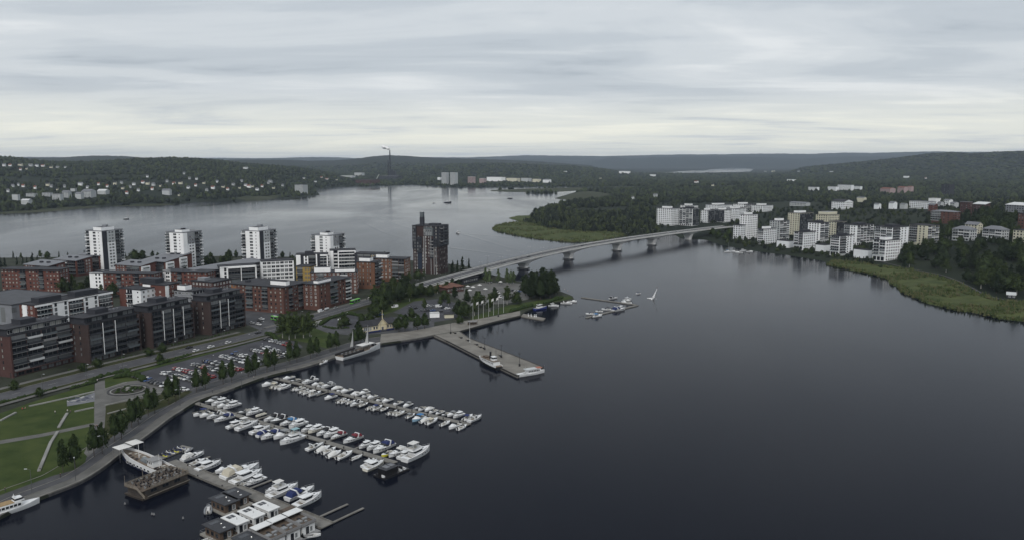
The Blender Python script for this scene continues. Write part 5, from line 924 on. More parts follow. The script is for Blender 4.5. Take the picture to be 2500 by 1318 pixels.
def jetty(lab, a, b, wd, fingers, n_posts):
    A, B_ = at(*a, .6), at(*b, .6); Lj = (B_ - A).length; ang = math.atan2(B_.y - A.y, B_.x - A.x); t = thing('jetty', lab, 'jetty', (A.x, A.y, 0), ang)
    n = max(1, round(Lj / 12)); 
    for k in range(n): x0, x1 = Lj * k / n, Lj * (k + 1) / n; obj('pontoon', MB().box(x0 + .06, -wd / 2, .32, x1 - .06, wd / 2, .62).mesh('pontoon', mdock), t); MB().box(x0 + .5, -wd / 2 + .2, -.3, x1 - .5, wd / 2 - .2, .32).build('float', mfloat, t)
    for k in range(n_posts): x = Lj * (k + .5) / n_posts; MB().box(x - .14, -wd / 2 + .1, .62, x + .14, -wd / 2 + .4, 1.5).build('power_post', mbin, t)
    for x, s, ln in fingers:
        if x == 'end': x, s = Lj - s, 1
        MB().box(x - .4, min(s * wd / 2, s * (wd / 2 + ln)), .15, x + .4, max(s * wd / 2, s * (wd / 2 + ln)), .45).build('finger', mdock, t)
    return t, A, ang, Lj
jetty('upper jetty of the marina, nearest the stone pier', (672, 922), (1146, 1035), 2.6, [(x, s, 6.5) for s in (-1, 1) for x in range(14, 118, 13)] + [(119, 1, 11), (119, -1, 3)], 14)
jetty('middle jetty of the marina with the large cruisers', (478, 982), (965, 1128), 2.7, [(x, s, 8) for s in (-1, 1) for x in range(12, 116, 15)], 12)
c = [0]
row([(20, 95, 'cuddy', 7), (90, 122, 'open', 6, None, 'g'), (245, 132, 'sport', 10), (325, 160, 'cuddy', 6.5), (368, 176, 'open', 5.5), (440, 180, 'sport', 8.5, 'grey'), (533, 206, 'cover', 6.5, 'white'), (580, 226, 'open', 5.5), (640, 232, 'cuddy', 7), (735, 264, 'cover', 6, 'white'), (770, 268, 'open', 5), (828, 252, 'cuddy', 6.5, 'white'), (852, 284, 'open', 5.5), (915, 298, 'cuddy', 6.3), (1005, 326, 'open', 5.5, 'black'), (1076, 336, 'cuddy', 6.5), (1190, 366, 'open', 6), (1295, 386, 'cuddy', 6.2, 'grey'), (1385, 420, 'rib', 4), (1455, 424, 'open', 5.5), (1525, 430, 'cover', 6, 'white'), (1570, 452, 'open', 5.2), (1640, 466, 'open', 5.6), (1705, 486, 'open', 5.4, None, 'g'), (1770, 484, 'cuddy', 6, 'grey'), (1842, 496, 'cruiser', 7)], z7, 'far', 'upper', 0, 1, 'boats at the upper jetty', c)
c = [0]
row([(-190, 162, 'cuddy', 8.5, None, 'w', 1), (-118, 182, 'open', 6.5, 'beige', 'c'), (-72, 190, 'cuddy', 7), (-18, 196, 'cruiser', 7.5), (110, 208, 'open', 6), (140, 212, 'open', 6, None, 'w', 1), (185, 236, 'open', 6), (230, 250, 'cuddy', 6.5), (300, 266, 'open', 7.5, 'white'), (468, 302, 'cuddy', 7, 'navy', 'w', 1), (590, 340, 'cuddy', 6), (628, 344, 'open', 5.5), (690, 352, 'open', 5.5), (745, 370, 'sport', 7.5, None, 'w', 1), (822, 384, 'open', 6, None, 'g'), (905, 412, 'open', 5.5), (972, 416, 'open', 6.5, 'navy'), (1048, 430, 'open', 5.5, None, 'g'), (1132, 464, 'open', 6, 'black'), (1175, 468, 'open', 5.5), (1215, 474, 'cuddy', 6), (1330, 500, 'open', 5.5, 'grey'), (1412, 532, 'cuddy', 8, 'blue', 'b', 1), (1490, 548, 'cover', 6.5, 'white'), (1560, 560, 'cuddy', 7.5, 'beige'), (1702, 582, 'cuddy', 6), (1800, 612, 'cuddy', 7.5, None, 'w', 1), (1882, 624, 'open', 6)], z7, 'near', 'upper', 0, 0, 'boats at the upper jetty', c)
for (x, y, kind, ln, fab, lab) in ((1945, 520, 'cuddy', 7, 'navy', 'white boat with navy canopy at the outer tip of the upper jetty'), (2022, 532, 'sport', 9, None, 'white sports cruiser moored outermost at the tip of the upper jetty')): boat(kind, at(*z7(x, y), .5), PA + (0 if kind == 'sport' else .1), ln, lab, fab, GEL, 'boats at the upper jetty')
c = [0]
row([(350, 345, 'cuddy', 8, 'grey', 'g'), (428, 362, 'cruiser', 9), (470, 388, 'cuddy', 7), (552, 396, 'cruiser', 9), (695, 458, 'open', 7, None, 'g'), (788, 464, 'cruiser', 8), (862, 488, 'row', 5.5, None, 'c'), (985, 528, 'sport', 8.5, 'black'), (1060, 548, 'sport', 9.5, 'black', 'g'), (1160, 574, 'sport', 9, 'blue'), (1262, 598, 'trawler', 9.5), (1368, 644, 'cruiser', 6.8), (1455, 650, 'trawler', 8.5, None, 'c'), (1545, 678, 'sport', 8.5, 'black'), (1630, 694, 'cruiser', 9), (1695, 716, 'sport', 8, 'red'), (1848, 752, 'sport', 9.5, 'red'), (1985, 816, 'cruiser', 7), (2080, 832, 'cruiser', 8)], z6, 'far', 'middle', 0, 1, 'boats at the middle jetty', c)
row([(1035, 848, 'sport', 11.5, 'navy'), (1078, 908, 'open', 6.5, None, 'y'), (1190, 898, 'sport', 9.5, 'white'), (1285, 922, 'cruiser', 8.5, None, 'w', 0), (1400, 922, 'fly', 14.5, 'white', 'w', 0)], z7, 'far', 'middle', 0, 1, 'boats at the middle jetty', c)
c = [0]
row([(225, 478, 'open', 7.5, 'navy', 'w', 1), (285, 490, 'cuddy', 7, None, 'w', 1), (378, 500, 'sport', 8.5, None, 'w', 1), (470, 530, 'sport', 9.5, 'navy', 'w', 1), (605, 600, 'trawler', 9), (722, 612, 'fly', 11, 'white'), (862, 658, 'cruiser', 9.5), (925, 690, 'sport', 9, 'navy'), (975, 712, 'sport', 10, 'navy', 'w', 1), (1095, 712, 'cuddy', 9, 'grey', 'w', 1), (1200, 762, 'fly', 11.5, 'teal', 'w', 1), (1450, 832, 'sport', 8.5), (1535, 860, 'cover', 7, 'white'), (1600, 876, 'open', 6.8), (1655, 912, 'cover', 7, 'white'), (1765, 926, 'cuddy', 8), (1895, 944, 'row', 5.5), (2035, 1015, 'cruiser', 7.5), (2085, 1040, 'cruiser', 9.5, None, 'c', 0)], z6, 'near', 'middle', 0, 0, 'boats at the middle jetty', c)
# houseboat jetty and its boats
a = zi(760, 370); b = z3(1990, 1075)
tj, JB, jang, JL = jetty('broad grey pier with side walls leading to the houseboats', a, b, 5.0, [(x, 1, 9.5) for x in (7, 14.5, 22.5, 35, 44)] + [('end', 7.0, 12), ('end', .7, 13)], 6)
for s in (-1, 1): MB().box(8, s * 2.35 - .1, .62, JL, s * 2.35 + .1, 1.0).build('side_rail', mdock, tj)
c = [0]
row([(1040, 312, 'sport', 9.5, 'white', 'w', 0), (1085, 385, 'cuddy', 7), (1228, 432, 'cruiser', 10, None, 'w', 0)], zi, 'lake', 'houseboat', 0, 0, 'boats at the houseboat jetty', c)
row([(425, 220, 'cuddy', 7.5, None, 'w', 1), (540, 250, 'cruiser', 8.5), (680, 270, 'sport', 15, 'beige'), (770, 350, 'cruiser', 12.5), (905, 390, 'cruiser', 7.8, None, 'w', 1), (1200, 530, 'trawler', 8, None, 'w', 1), (1320, 565, 'fly', 12, 'white'), (1590, 590, 'sport', 11.5, 'navy'), (1705, 700, 'trawler', 11, None, 'w', 0)], z3, 'lake', 'houseboat', 0, 0, 'boats at the houseboat jetty', c)
# jet ski platform
p = at(*zi(800, 250), .4); t = tag(MB().box(-6.5, -2.6, -.2, 6.5, 2.6, .35).build('jet_ski_platform', mdock, None, (p.x, p.y, 0), PA + .15), 'low floating platform crowded with jet skis by the restaurant ship', 'platform')
jc = [('lime', GELY), ('white', GEL), ('navy', NAVYH), ('black', BLKH), ('white', GEL), ('navy', NAVYH)]
for i, x in enumerate((-4.6, -2.9, -1.2, .5, 2.2, 3.9)):
    for j, y in enumerate((-1.25, 1.25)):
        cn, gm = jc[(i * 2 + j * 3) % 6]; q = rot2((x, y), PA + .15); boat('jetski', Vector((p.x + q[0], p.y + q[1], 0)), PA + .15 + 1.4 + (0 if j else 3.14), 2.9, f'{cn} jet ski, {ORD[i]} from shore in the {"far" if j else "near"} row on the platform', None, gm, 'jet skis on the platform', .1)
boat('rib', at(*zi(985, 235), .4), PA + .2, 4.5, 'small green-grey dinghy at the outer end of the jet ski platform', None, GELG)
boat('rib', at(*z3(180, 830), .4), JA + 2.5, 6.0, 'grey inflatable boat moored to the dark houseboat'); boat('row', at(*z3(185, 1280), .4), PA - .2, 4.5, 'pale rowing boat beside the front dark houseboat'); boat('row', at(*z3(1765, 1225), .4), JA + .9, 5, 'white catamaran dinghy behind the roof terrace houseboats'); boat('cuddy', at(790, 884, .4), math.radians(62), 7, 'lone white motorboat moored astern of the sail-rigged ship'); boat('open', at(*zi(1660, 640), .4), PA, 5, 'tiny white tender between the cruisers and the houseboat jetty')
# houseboats
HBD = mat('houseboat_wood', (0.085, 0.058, 0.042), 0.8, 0.2, 1.0); HBR = mat('houseboat_dark_roof', (0.032, 0.034, 0.04), 0.8, 0.15, 1.0); HBW = mat('houseboat_white', (0.60, 0.61, 0.61), 0.6, 0.05, 0.5); SOL = mat('solar_panel', (0.012, 0.014, 0.02), 0.15, spec=0.6); WOODT = mat('terrace_wood', (0.085, 0.065, 0.05), 0.8, 0.25, 1.2)
def houseboat(kind, c_, z, L, B, lab, grp):
    p = at(*z3(*c_), z); t = thing('houseboat', lab, 'houseboat', (p.x, p.y, 0), JA - .03, grp); wl = HBD if kind == 'dark' else HBW; H = z - .2
    MB().box(-L / 2 - 1.4, -B / 2 - .5, -.3, L / 2 + 1.2, B / 2 + .5, .55).build('pontoon', FLOORB if kind == 'dark' else SLABG, t)
    w_ = MB().box(-L / 2 + .4, -B / 2 + .3, .55, L / 2 - .4, B / 2 - .3, H).build('wall', wl, t)
    for s, fc in ((1, 'r'), (-1, 'f')):
        pass
    for x in (-L * .28, 0, L * .28): obj('window', win_mesh(1.1, 1.1, GLD, FRD if kind == 'dark' else FRW), t, (x, -B / 2 + .3, 1.3))
    obj('door', win_mesh(.9, 2.0, GLD, FRD), t, (L / 2 - .4, -.5, .62), math.pi / 2); obj('window', win_mesh(.9, 1.5, GLM, FRW), t, (L / 2 - .4, .9, .9), math.pi / 2)
    o = .55 if kind == 'dark' else .15
    if kind == 'dark':
        r = MB().box(-L / 2 - o, -B / 2 - o * .6, H + .003, L / 2 + o, B / 2 + o * .6, H + .25).build('roof', HBR, t); MB().tube((L * .1, .3, H + .25), (L * .1, .3, H + .9), .12, .12, 6).tube((L * .1, .3, H + .9), (L * .1, .3, H + 1.05), .24, .1, 6).build('flue', CHR, r); MB().box(L * .3, -.3, H + .25, L * .3 + .5, .3, H + .45).build('hatch', ROOFW, r); MB().box(-L * .42, -B * .3, H + .251, -L * .2, B * .3, H + .30).build('solar_panel', SOL, r)
        mb = MB()
        for y in (-B / 2 - .4, B / 2 + .4):
            mb.tube((-L / 2 - 1.3, y, 1.5), (-L / 2 + .3, y, 1.5), .03, n=4)
            for x in (-L / 2 - 1.3, -L / 2 - .4): mb.tube((x, y, .55), (x, y, 1.5), .03, n=4)
        mb.tube((-L / 2 - 1.3, -B / 2 - .4, 1.5), (-L / 2 - 1.3, B / 2 + .4, 1.5), .03, n=4); mb.build('railing', CHR, t)
    elif kind == 'white':
        r = MB().box(-L / 2 - o, -B / 2 - o, H + .003, L / 2 + o, B / 2 + o, H + .22).build('roof', ROOFW if False else HBW, t)
        for y in (-.62, .62): MB().box(-L * .38, y - .5, H + .22, -L * .14, y + .5, H + .30).build('solar_panel', SOL, r)
        MB().tube((L * .12, 0, H + .2), (L * .12, 0, H + 1.0), .05, n=5).build('flue', mbin, r)
    else:
        r = MB().box(-L / 2, -B / 2, H + .003, L / 2, B / 2, H + .15, 0).build('roof_terrace', WOODT, t)
        mb = MB()
        for q in ((-L / 2, -B / 2, L / 2, -B / 2 + .08), (-L / 2, B / 2 - .08, L / 2, B / 2), (L / 2 - .08, -B / 2 + .08, L / 2, B / 2 - .08), (-L / 2, -B / 2 + .08, -L / 2 + .08, B / 2 - .08)): mb.box(q[0], q[1], H + .15, q[2], q[3], H + 1.0)
        mb.build('parapet', SLABG, t); MB().box(-L / 2 - .6, -B / 2 - .3, H + 1.5, -L * .22, B / 2 + .3, H + 1.65).build('canopy_roof', HBW, t)
        for x in (-L / 2 - .4, -L * .24):
            for y in (-B / 2, B / 2): MB().tube((x, y, H * .9), (x, y, H + 1.5), .05, n=5).build('post', CHR, t)
        MB().box(.3, -B * .35, H + .16, 2.0, -B * .05, H + .55).box(.3, B * .1, H + .16, 1.2, B * .4, H + .6).box(2.2, 0, H + .16, 2.9, .7, H + .6).build('sofa', FAB['grey'], r); MB().box(-L * .1, -.5, H + .4, 0, .4, H + .48).build('table', FAB['black'], r)
houseboat('dark', (600, 580), 3.6, 8.0, 5.0, 'dark roofed wooden houseboat touching the pier, upper of the pair', 'dark roofed houseboats'); houseboat('dark', (420, 668), 3.6, 8.2, 5.0, 'dark roofed wooden houseboat with the inflatable boat, lower of the pair', 'dark roofed houseboats'); houseboat('dark', (340, 1070), 3.6, 8.2, 5.0, 'dark roofed wooden houseboat in front of the white ones', 'dark roofed houseboats'); houseboat('dark', (800, 1275), 3.6, 8.2, 5.0, 'dark roofed houseboat cut by the bottom edge', 'dark roofed houseboats')
houseboat('white', (1060, 768), 3.5, 8.2, 4.0, 'white box houseboat with one pair of roof panels, nearest the pier', 'white box houseboats'); houseboat('white', (835, 872), 3.5, 8.2, 4.0, 'white box houseboat in the middle of three', 'white box houseboats'); houseboat('white', (585, 972), 3.5, 8.2, 4.0, 'white box houseboat beside the front dark one', 'white box houseboats')
houseboat('terrace', (1570, 985), 3.5, 9.2, 5.2, 'houseboat with wooden roof terrace at the pier end', 'houseboats with roof terraces'); houseboat('terrace', (1340, 1085), 3.5, 9.2, 5.2, 'houseboat with roof terrace, middle of three', 'houseboats with roof terraces'); houseboat('terrace', (1105, 1195), 3.5, 9.2, 5.2, 'houseboat with cluttered roof terrace nearest the bottom edge', 'houseboats with roof terraces')
tag(MB().box(-13, -1.0, .1, 9, 1.0, .5).build('walkway', WOODT, None, tuple(at(*z3(950, 1030), .5)), PA + 3.14), 'narrow floating walkway between white and terrace houseboats', 'walkway')
# restaurant ship
p = at(*zi(455, 400), 1.5); L, B = 32, 6.6; t = thing('restaurant_ship', 'navy and white restaurant ship with two white awnings at the quay', 'ship', (p.x, p.y, 0), JA + math.pi - .03)
h, d = boat_hull(L, B, 2.4, 3.6, 2.6); h.build('hull', NAVYH, t); d.build('deck', [TEAK, TEAK], t)
R = hullf(L, B, 2.4, 3.6, 2.6)
for s in (-1, 1): ribbon(MB(), [(x, s * (b + .03), z - 1.0) for x, b, z in R], -.08, .08, 0, 0, 1.9).build('bulwark', GEL, t)
for i in range(7): obj('window', win_mesh(1.2, .8, GLD, FRW), t, (-9 + i * 2.4, B / 2 + .1, 1.65), math.pi)
wh = MB().box(-9.0, -1.7, 2.4, -5.2, 1.7, 4.9).build('wheelhouse', GEL, t); MB().box(-9.4, -2.0, 4.9, -4.8, 2.0, 5.1).build('roof', SLABG, wh)
for x in (-8.2, -7, -5.9): obj('window', win_mesh(.8, .9, GLD, FRW), wh, (x, 1.7, 3.7), math.pi)
MB().loft([[(-3.5, -1.2, 2.6), (1, -1.2, 2.8), (1, 1.2, 2.8), (-3.5, 1.2, 2.6)], [(-3, -.5, 4.0), (.4, -.5, 4.0), (.4, .5, 4.0), (-3, .5, 4.0)]], 0, True).build('skylight', RAILG, t)
MB().tube((3.5, 0, 3), (3.5, 0, 8.5), .12, .08, 6).build('mast', GEL, t); MB().tube((-10.4, 0, 2.5), (-10.4, 0, 7.5), .1, .07, 6).build('mast', GEL, t)
for i, (x, y) in enumerate(((-14, -1.4), (-13, 1.2), (-11.6, -1), (-11.2, 1.5), (2.5, -1.5), (2.8, 1.4), (5.2, -1.2), (5.4, 1.4), (7.5, -1), (7.8, 1.1), (9.8, 0))): MB().box(x - .5, y - .5, 3.25, x + .5, y + .5, 3.33).box(x - .06, y - .06, 2.5, x + .06, y + .06, 3.25).box(x - 1.0, y - .4, 2.5, x - .7, y + .4, 3.0).box(x + .7, y - .4, 2.5, x + 1.0, y + .4, 3.0).build('table', FAB['black'] if i % 2 else SEAT, t)
def awning(lab, c_, sx, sy, z, ang):
    q = at(*c_, z); a = thing('awning', lab, 'awning', (q.x, q.y, ZL), ang); hz = z - ZL
    MB().loft([[(-sx, -sy, hz), (sx, -sy, hz), (sx, sy, hz), (-sx, sy, hz)], [(-sx * .1, -sy * .1, hz + .7), (sx * .1, -sy * .1, hz + .7), (sx * .1, sy * .1, hz + .7), (-sx * .1, sy * .1, hz + .7)]], 0, True, True).build('fabric', FAB['white'], a)
    for x in (-1, 1):
        for y in (-1, 1): MB().tube((x * (sx - .1), y * (sy - .1), 0), (x * (sx - .1), y * (sy - .1), hz), .05, n=5).build('pole', CHR, a)
awning('white awning over the bow of the restaurant ship', zi(185, 195), 2.6, 2.4, 6.0, JA); awning('white awning on the quay beside the restaurant ship', zi(335, 140), 2.8, 2.2, 5.2, JA)
# terrace barge
p = at(*zi(610, 668), 1.0); A_ = math.radians(60); L, B, H = 18.0, 9.6, 3.2; t = thing('terrace_barge', 'dark wooden terrace barge with tables on its roof deck', 'barge', (p.x, p.y, 0), A_)
MB().loft([[(-L / 2 + .6, -B / 2 + .4, -.5), (L / 2 - .4, -B / 2 + .4, -.5), (L / 2 - .4, B / 2 - .4, -.5), (-L / 2 + .6, B / 2 - .4, -.5)], [(-L / 2, -B / 2, .9), (L / 2, -B / 2, .9), (L / 2, B / 2, .9), (-L / 2, B / 2, .9)]], 0, True, True).build('hull', mat('barge_timber', (0.055, 0.045, 0.038), .85, .3, .8), t)
mbw = mat('barge_wall', (0.038, 0.033, 0.030), .85, .3, 1.0); MB().box(-L / 2 + 1.2, -B / 2 + .35, .9, L / 2 - .3, B / 2 - .35, H).build('wall', mbw, t); r = MB().box(-L / 2 + .2, -B / 2 + .05, H + .003, L / 2, B / 2 - .05, H + .2).build('roof_deck', WOODT, t)
MB().box(-L / 2 - .1, -B / 2 - .12, .9, L / 2 + .1, -B / 2 + .02, 1.15).build('rubbing_strake', mat('barge_rail_wood', (0.17, 0.15, 0.125), .85, .25, 1.0), t)
wr = MATS['barge_rail_wood']
def panels(par, x0, y0, x1, y1, z, n):
    for k in range(n):
        a = (x0 + (x1 - x0) * (k + .06) / n, y0 + (y1 - y0) * (k + .06) / n, z); b = (x0 + (x1 - x0) * (k + .94) / n, y0 + (y1 - y0) * (k + .94) / n, z); MB().bar(a, b, .06, 1.0).build('railing_panel', wr, par)
panels(t, -L / 2 + 3.2, -B / 2 + .1, L / 2, -B / 2 + .1, H + .2, 12); panels(t, L / 2 - .05, -B / 2, L / 2 - .05, B / 2, H + .2, 7); panels(t, -L / 2 + .3, B / 2 - .1, L / 2, B / 2 - .1, H + .2, 14); panels(t, -L / 2 + .3, -B / 2 + 3, -L / 2 + .3, B / 2, H + .2, 5)
st_ = MB()
for k in range(10): st_.box(-L / 2 - .9, -B / 2 + 3.0 - k * .02 - .0 + k * .0, .0, -L / 2 - .88, -B / 2 + 3.02, .02) if False else st_.box(-L / 2 + .3 + k * .0, -B / 2 + 3.0 - (k + 1) * .42 + .0, .95 + (9 - k) * .32, -L / 2 + 1.5, -B / 2 + 3.0 - k * .42, 1.03 + (9 - k) * .32)
st_.build('staircase', WOODT, t); MB().loft([[(-L / 2 + .1, -B / 2 + 3, H + .2), (-L / 2 + .1, -B / 2 - 1.2, 1.0), (-L / 2 + .22, -B / 2 - 1.2, 1.0), (-L / 2 + .22, -B / 2 + 3, H + .2)], [(-L / 2 + .1, -B / 2 + 3, H + 1.2), (-L / 2 + .1, -B / 2 - 1.2, 2.0), (-L / 2 + .22, -B / 2 - 1.2, 2.0), (-L / 2 + .22, -B / 2 + 3, H + 1.2)]], 0, True, True).build('stair_side', wr, t)
rr = random.Random(4)
for i in range(6):
    for j in range(4):
        x = -L / 2 + 3.2 + i * 2.75 + rr.uniform(-.2, .2); y = -B / 2 + 1.6 + j * 2.25 + rr.uniform(-.2, .2)
        MB().box(x - .45, y - .4, H + .92, x + .45, y + .4, H + .98).box(x - .05, y - .05, H + .2, x + .05, y + .05, H + .92).build('table', (FAB['black'], mat('cafe_table', (0.16, 0.15, 0.14), .7), WOODT)[(i + j) % 3], r)
        for s in (-1, 1): MB().box(x - .25 + s * .85, y - .25, H + .6, x + .25 + s * .85, y + .25, H + .68).box(x - .04 + s * 1.1, y - .25, H + .68, x + .04 + s * 1.1, y + .25, H + 1.1).box(x - .2 + s * .85, y - .2, H + .2, x + .2 + s * .85, y + .2, H + .6).build('chair', (FAB['black'], FAB['black'], FAB['grey'])[(i * 3 + j + s) % 3], r)
for x, y in ((-L / 2 + .4, B / 2 - .2), (-2, B / 2 - .2), (L / 2 - .3, -B / 2 + .3)): MB().tube((x, y, H), (x, y, H + 3.6), .08, n=6).build('post', wr, t)
for x in (-4.5, 0, 4.5): obj('window', win_mesh(2.2, 1.0, GLD, FRD), t, (x, -B / 2 + .35, 1.9))
# tour boat at the left edge
p = at(22, 1246, .5); t = thing('tour_boat', 'white passenger boat with ochre roof deck moored at the left edge', 'boat', (p.x, p.y, 0), math.radians(52)); L, B = 18, 4.6
h, d = boat_hull(L, B, 1.3, 1.9, 2.6); h.build('hull', GEL, t); d.build('deck', [GEL, FLOORB], t); c_ = (-6.5, 4.0, 1.9, 1.5, 1.4, 3.2, .8, .1, .1); sal = house(MB(), *c_).build('saloon', GEL, t); 
for i in range(8): obj('window', win_mesh(.9, .8, GLD, FRW), sal, (-5.6 + i * 1.15, -1.88, 2.0))
MB().box(-6.6, -1.7, 3.2, 1.2, 1.7, 3.32).build('roof_deck', mat('ochre_deck', (0.26, 0.18, 0.09), .8, .15, 1.0), t); wh = house(MB(), 1.4, 4.4, 1.3, 1.0, 3.1, 4.3, .7, .1, .1).build('wheelhouse', GEL, t); band(MB(), 1.4, 4.4, 1.3, 1.0, 3.1, 4.3, .7, .1, .1, .4, .85).build('window', GLD, wh); MB().tube((1.8, 0, 4.2), (1.6, 0, 5.6), .06, n=5).box(1.4, -.5, 4.7, 1.9, .5, 4.85).build('mast', GEL, t)
# ship with two furled sails at the quay
p = at(880, 861, .5); t = thing('restaurant_sailing_ship', 'white hulled two-masted ship with small white sails and an awning', 'ship', (p.x, p.y, 0), math.radians(58)); L, B = 34, 7.2
h, d = boat_hull(L, B, 1.9, 3.0, 2.4); h.build('hull', GEL, t); d.build('deck', [TEAK, TEAK], t); R = hullf(L, B, 1.9, 3.0, 2.4)
for s in (-1, 1): ribbon(MB(), [(x, s * (b * 1.0), z) for x, b, z in R if x < 4], -.06, .06, 0, 0, 1.3).build('railing', mat('dark_railing', (0.02, 0.017, 0.018), .8, .3, 2), t); ribbon(MB(), [(x, s * b, z) for x, b, z in R if x >= -0.5], -.06, .06, 0, 0, .6).build('bulwark', GEL, t)
for s in (-1, 1): ribbon(MB(), [(x, s * (b * .985 + .05), z - .75) for x, b, z in R], -.06, .06, 0, 0, .12).build('rubbing_strake', LGR, t)
MB().box(-1, -2.6, 5.0, 9.5, 2.6, 5.15).build('awning', FAB['white'], t)
for x in (-.8, 4.2, 9.3):
    for y in (-2.4, 2.4): MB().tube((x, y, 2.3), (x, y, 5.0), .06, n=5).build('awning_post', CHR, t)
for x, hm, dx in ((-5.5, 15.5, 3.0), (7.0, 16.5, 3.2)):
    m_ = MB().tube((x, 0, 2), (x, 0, hm), .16, .08, 8).build('mast', BLKH, t); MB().loft([[(x - .2, -.02, hm - .3), (x - .2, .02, hm - .3)], [(x - dx * .55, -.25, hm * .62), (x - dx * .55, -.2, hm * .62)], [(x - dx, -.1, 5.6), (x - dx, -.05, 5.6)], [(x - .2, -.02, 5.6), (x - .2, .02, 5.6)]], 0, True, True).poly([(x - .2, 0, hm - .3), (x - dx * .55, -.22, hm * .62), (x - dx, -.08, 5.6), (x - .2, 0, 5.6)]).poly([(x - .2, .03, 5.6), (x - dx, -.04, 5.6), (x - dx * .55, -.17, hm * .62), (x - .2, .03, hm - .3)]).build('sail', FAB['white'], t)
for i in range(9):
    x = -14.5 + i * 1.6
    for y in (-1.5, 1.5): MB().box(x - .5, y - .5, 2.8, x + .5, y + .5, 2.88).box(x - .05, y - .05, 2.0, x + .05, y + .05, 2.8).box(x - .4, y + .65, 2.0, x + .4, y + 1.0, 2.6).build('table', FAB['black'] if (i + int(y)) % 2 else FAB['grey'], t)
MB().box(10.5, -1, 2.6, 12.5, 1, 3.8).build('deckhouse', BLKH, t)
# old steamer and white ferry at the pier
p = at(1194, 889, .6); t = thing('steamship', 'old black and white steamship with black funnel alongside the pier', 'ship', (p.x, p.y, 0), math.radians(-59) + math.pi); L, B = 22, 5.0
h, d = boat_hull(L, B, 1.8, 2.6, 2.3); h.build('hull', BLKH, t); d.build('deck', [TEAK, TEAK], t); R = hullf(L, B, 1.8, 2.6, 2.3)
for s in (-1, 1): ribbon(MB(), [(x, s * (b * .97), z - .35) for x, b, z in R], -.08, .08, 0, 0, .95).build('bulwark', GEL, t)
sa = house(MB(), -8.5, 6.5, 2.0, 1.4, 1.9, 4.0, .4, .1, .05).build('saloon', GEL, t)
for i in range(8): obj('window', win_mesh(.85, .7, GLD, FRW), sa, (-7.6 + i * 1.55, 2.02, 2.7), math.pi)
MB().box(-8.6, -2.2, 4.0, 6.2, 2.2, 4.14).build('upper_deck', TEAK, t); wh = house(MB(), -6.5, -3.6, 1.3, 1.2, 4.1, 6.2, .2, .1, .05).build('wheelhouse', GEL, t); band(MB(), -6.5, -3.6, 1.3, 1.2, 4.1, 6.2, .2, .1, .05, .5, .85).build('window', GLD, wh); MB().tube((-1.5, 0, 4), (-1.7, 0, 8.2), .6, .55, 10).build('funnel', BLKH, t); MB().tube((-7.6, 0, 4), (-7.6, 0, 11), .1, .06, 6).build('mast', mbin, t); MB().box(1, -1.2, 4.2, 4.5, 1.2, 4.9).build('bench', WOODT, t)
p = at(1297, 911, .6); t = thing('ferry', 'white passenger ferry across the head of the pier', 'ferry', (p.x, p.y, 0), math.radians(31)); L, B = 16.5, 4.0
h, d = boat_hull(L, B, 1.2, 1.7, 2.5); h.build('hull', GEL, t); d.build('deck', [GEL, FLOORB], t); sa = house(MB(), -3.0, 5.5, 1.6, 1.3, 1.3, 3.2, .4, .1, .05).build('saloon', GEL, t)
for i in range(7): obj('window', win_mesh(.75, .9, GLD, FRW), sa, (-2.3 + i * 1.0, -1.62, 1.9))
MB().box(-4.0, -1.8, 3.2, 3.0, 1.8, 3.32).build('roof', LGR, t); MB().box(3.2, -1.5, 3.22, 6.0, 1.5, 3.34).build('roof', mat('orange_roof', (0.30, 0.10, 0.06), .7), t); MB().tube((-3.5, 0, 3.3), (-3.5, 0, 5.4), .05, n=5).build('mast', CHR, t); MB().tube((7.9, 0, 1.6), (8.1, 0, 4.2), .04, n=5).build('flagpole', CHR, t)
ribbon(MB(), [(x, -b, z) for x, b, z in hullf(L, B, 1.2, 1.7, 2.5) if x < -1.5], -.03, .03, .0, 0, .7).build('railing', GEL, t)
# tug and small boats at the harbour point
p = at(1320, 752, .6); t = thing('tugboat', 'small blue and white tugboat at the harbour point', 'boat', (p.x, p.y, 0), math.radians(40)); L, B = 12.5, 4.0
h, d = boat_hull(L, B, 1.2, 2.0, 2.4); h.build('hull', mat('royal_blue_hull', (0.03, 0.045, 0.22), .4), t); d.build('deck', [SLABG, SLABG], t); wh = house(MB(), -3.4, 1.0, 1.3, 1.1, 1.3, 3.8, .2, .1, .08).build('wheelhouse', GEL, t); band(MB(), -3.4, 1.0, 1.3, 1.1, 1.3, 3.8, .2, .1, .08, .5, .85).build('window', GLD, wh); MB().tube((-2.6, 0, 3.8), (-2.6, 0, 5.6), .35, .35, 8).build('funnel', BLKH, t); MB().tube((-.6, 0, 3.8), (-.6, 0, 8.5), .08, .05, 5).build('mast', mbin, t)
zb = lambda X, Y: (1150 + X / 3.995, 600 + Y / 3.995)
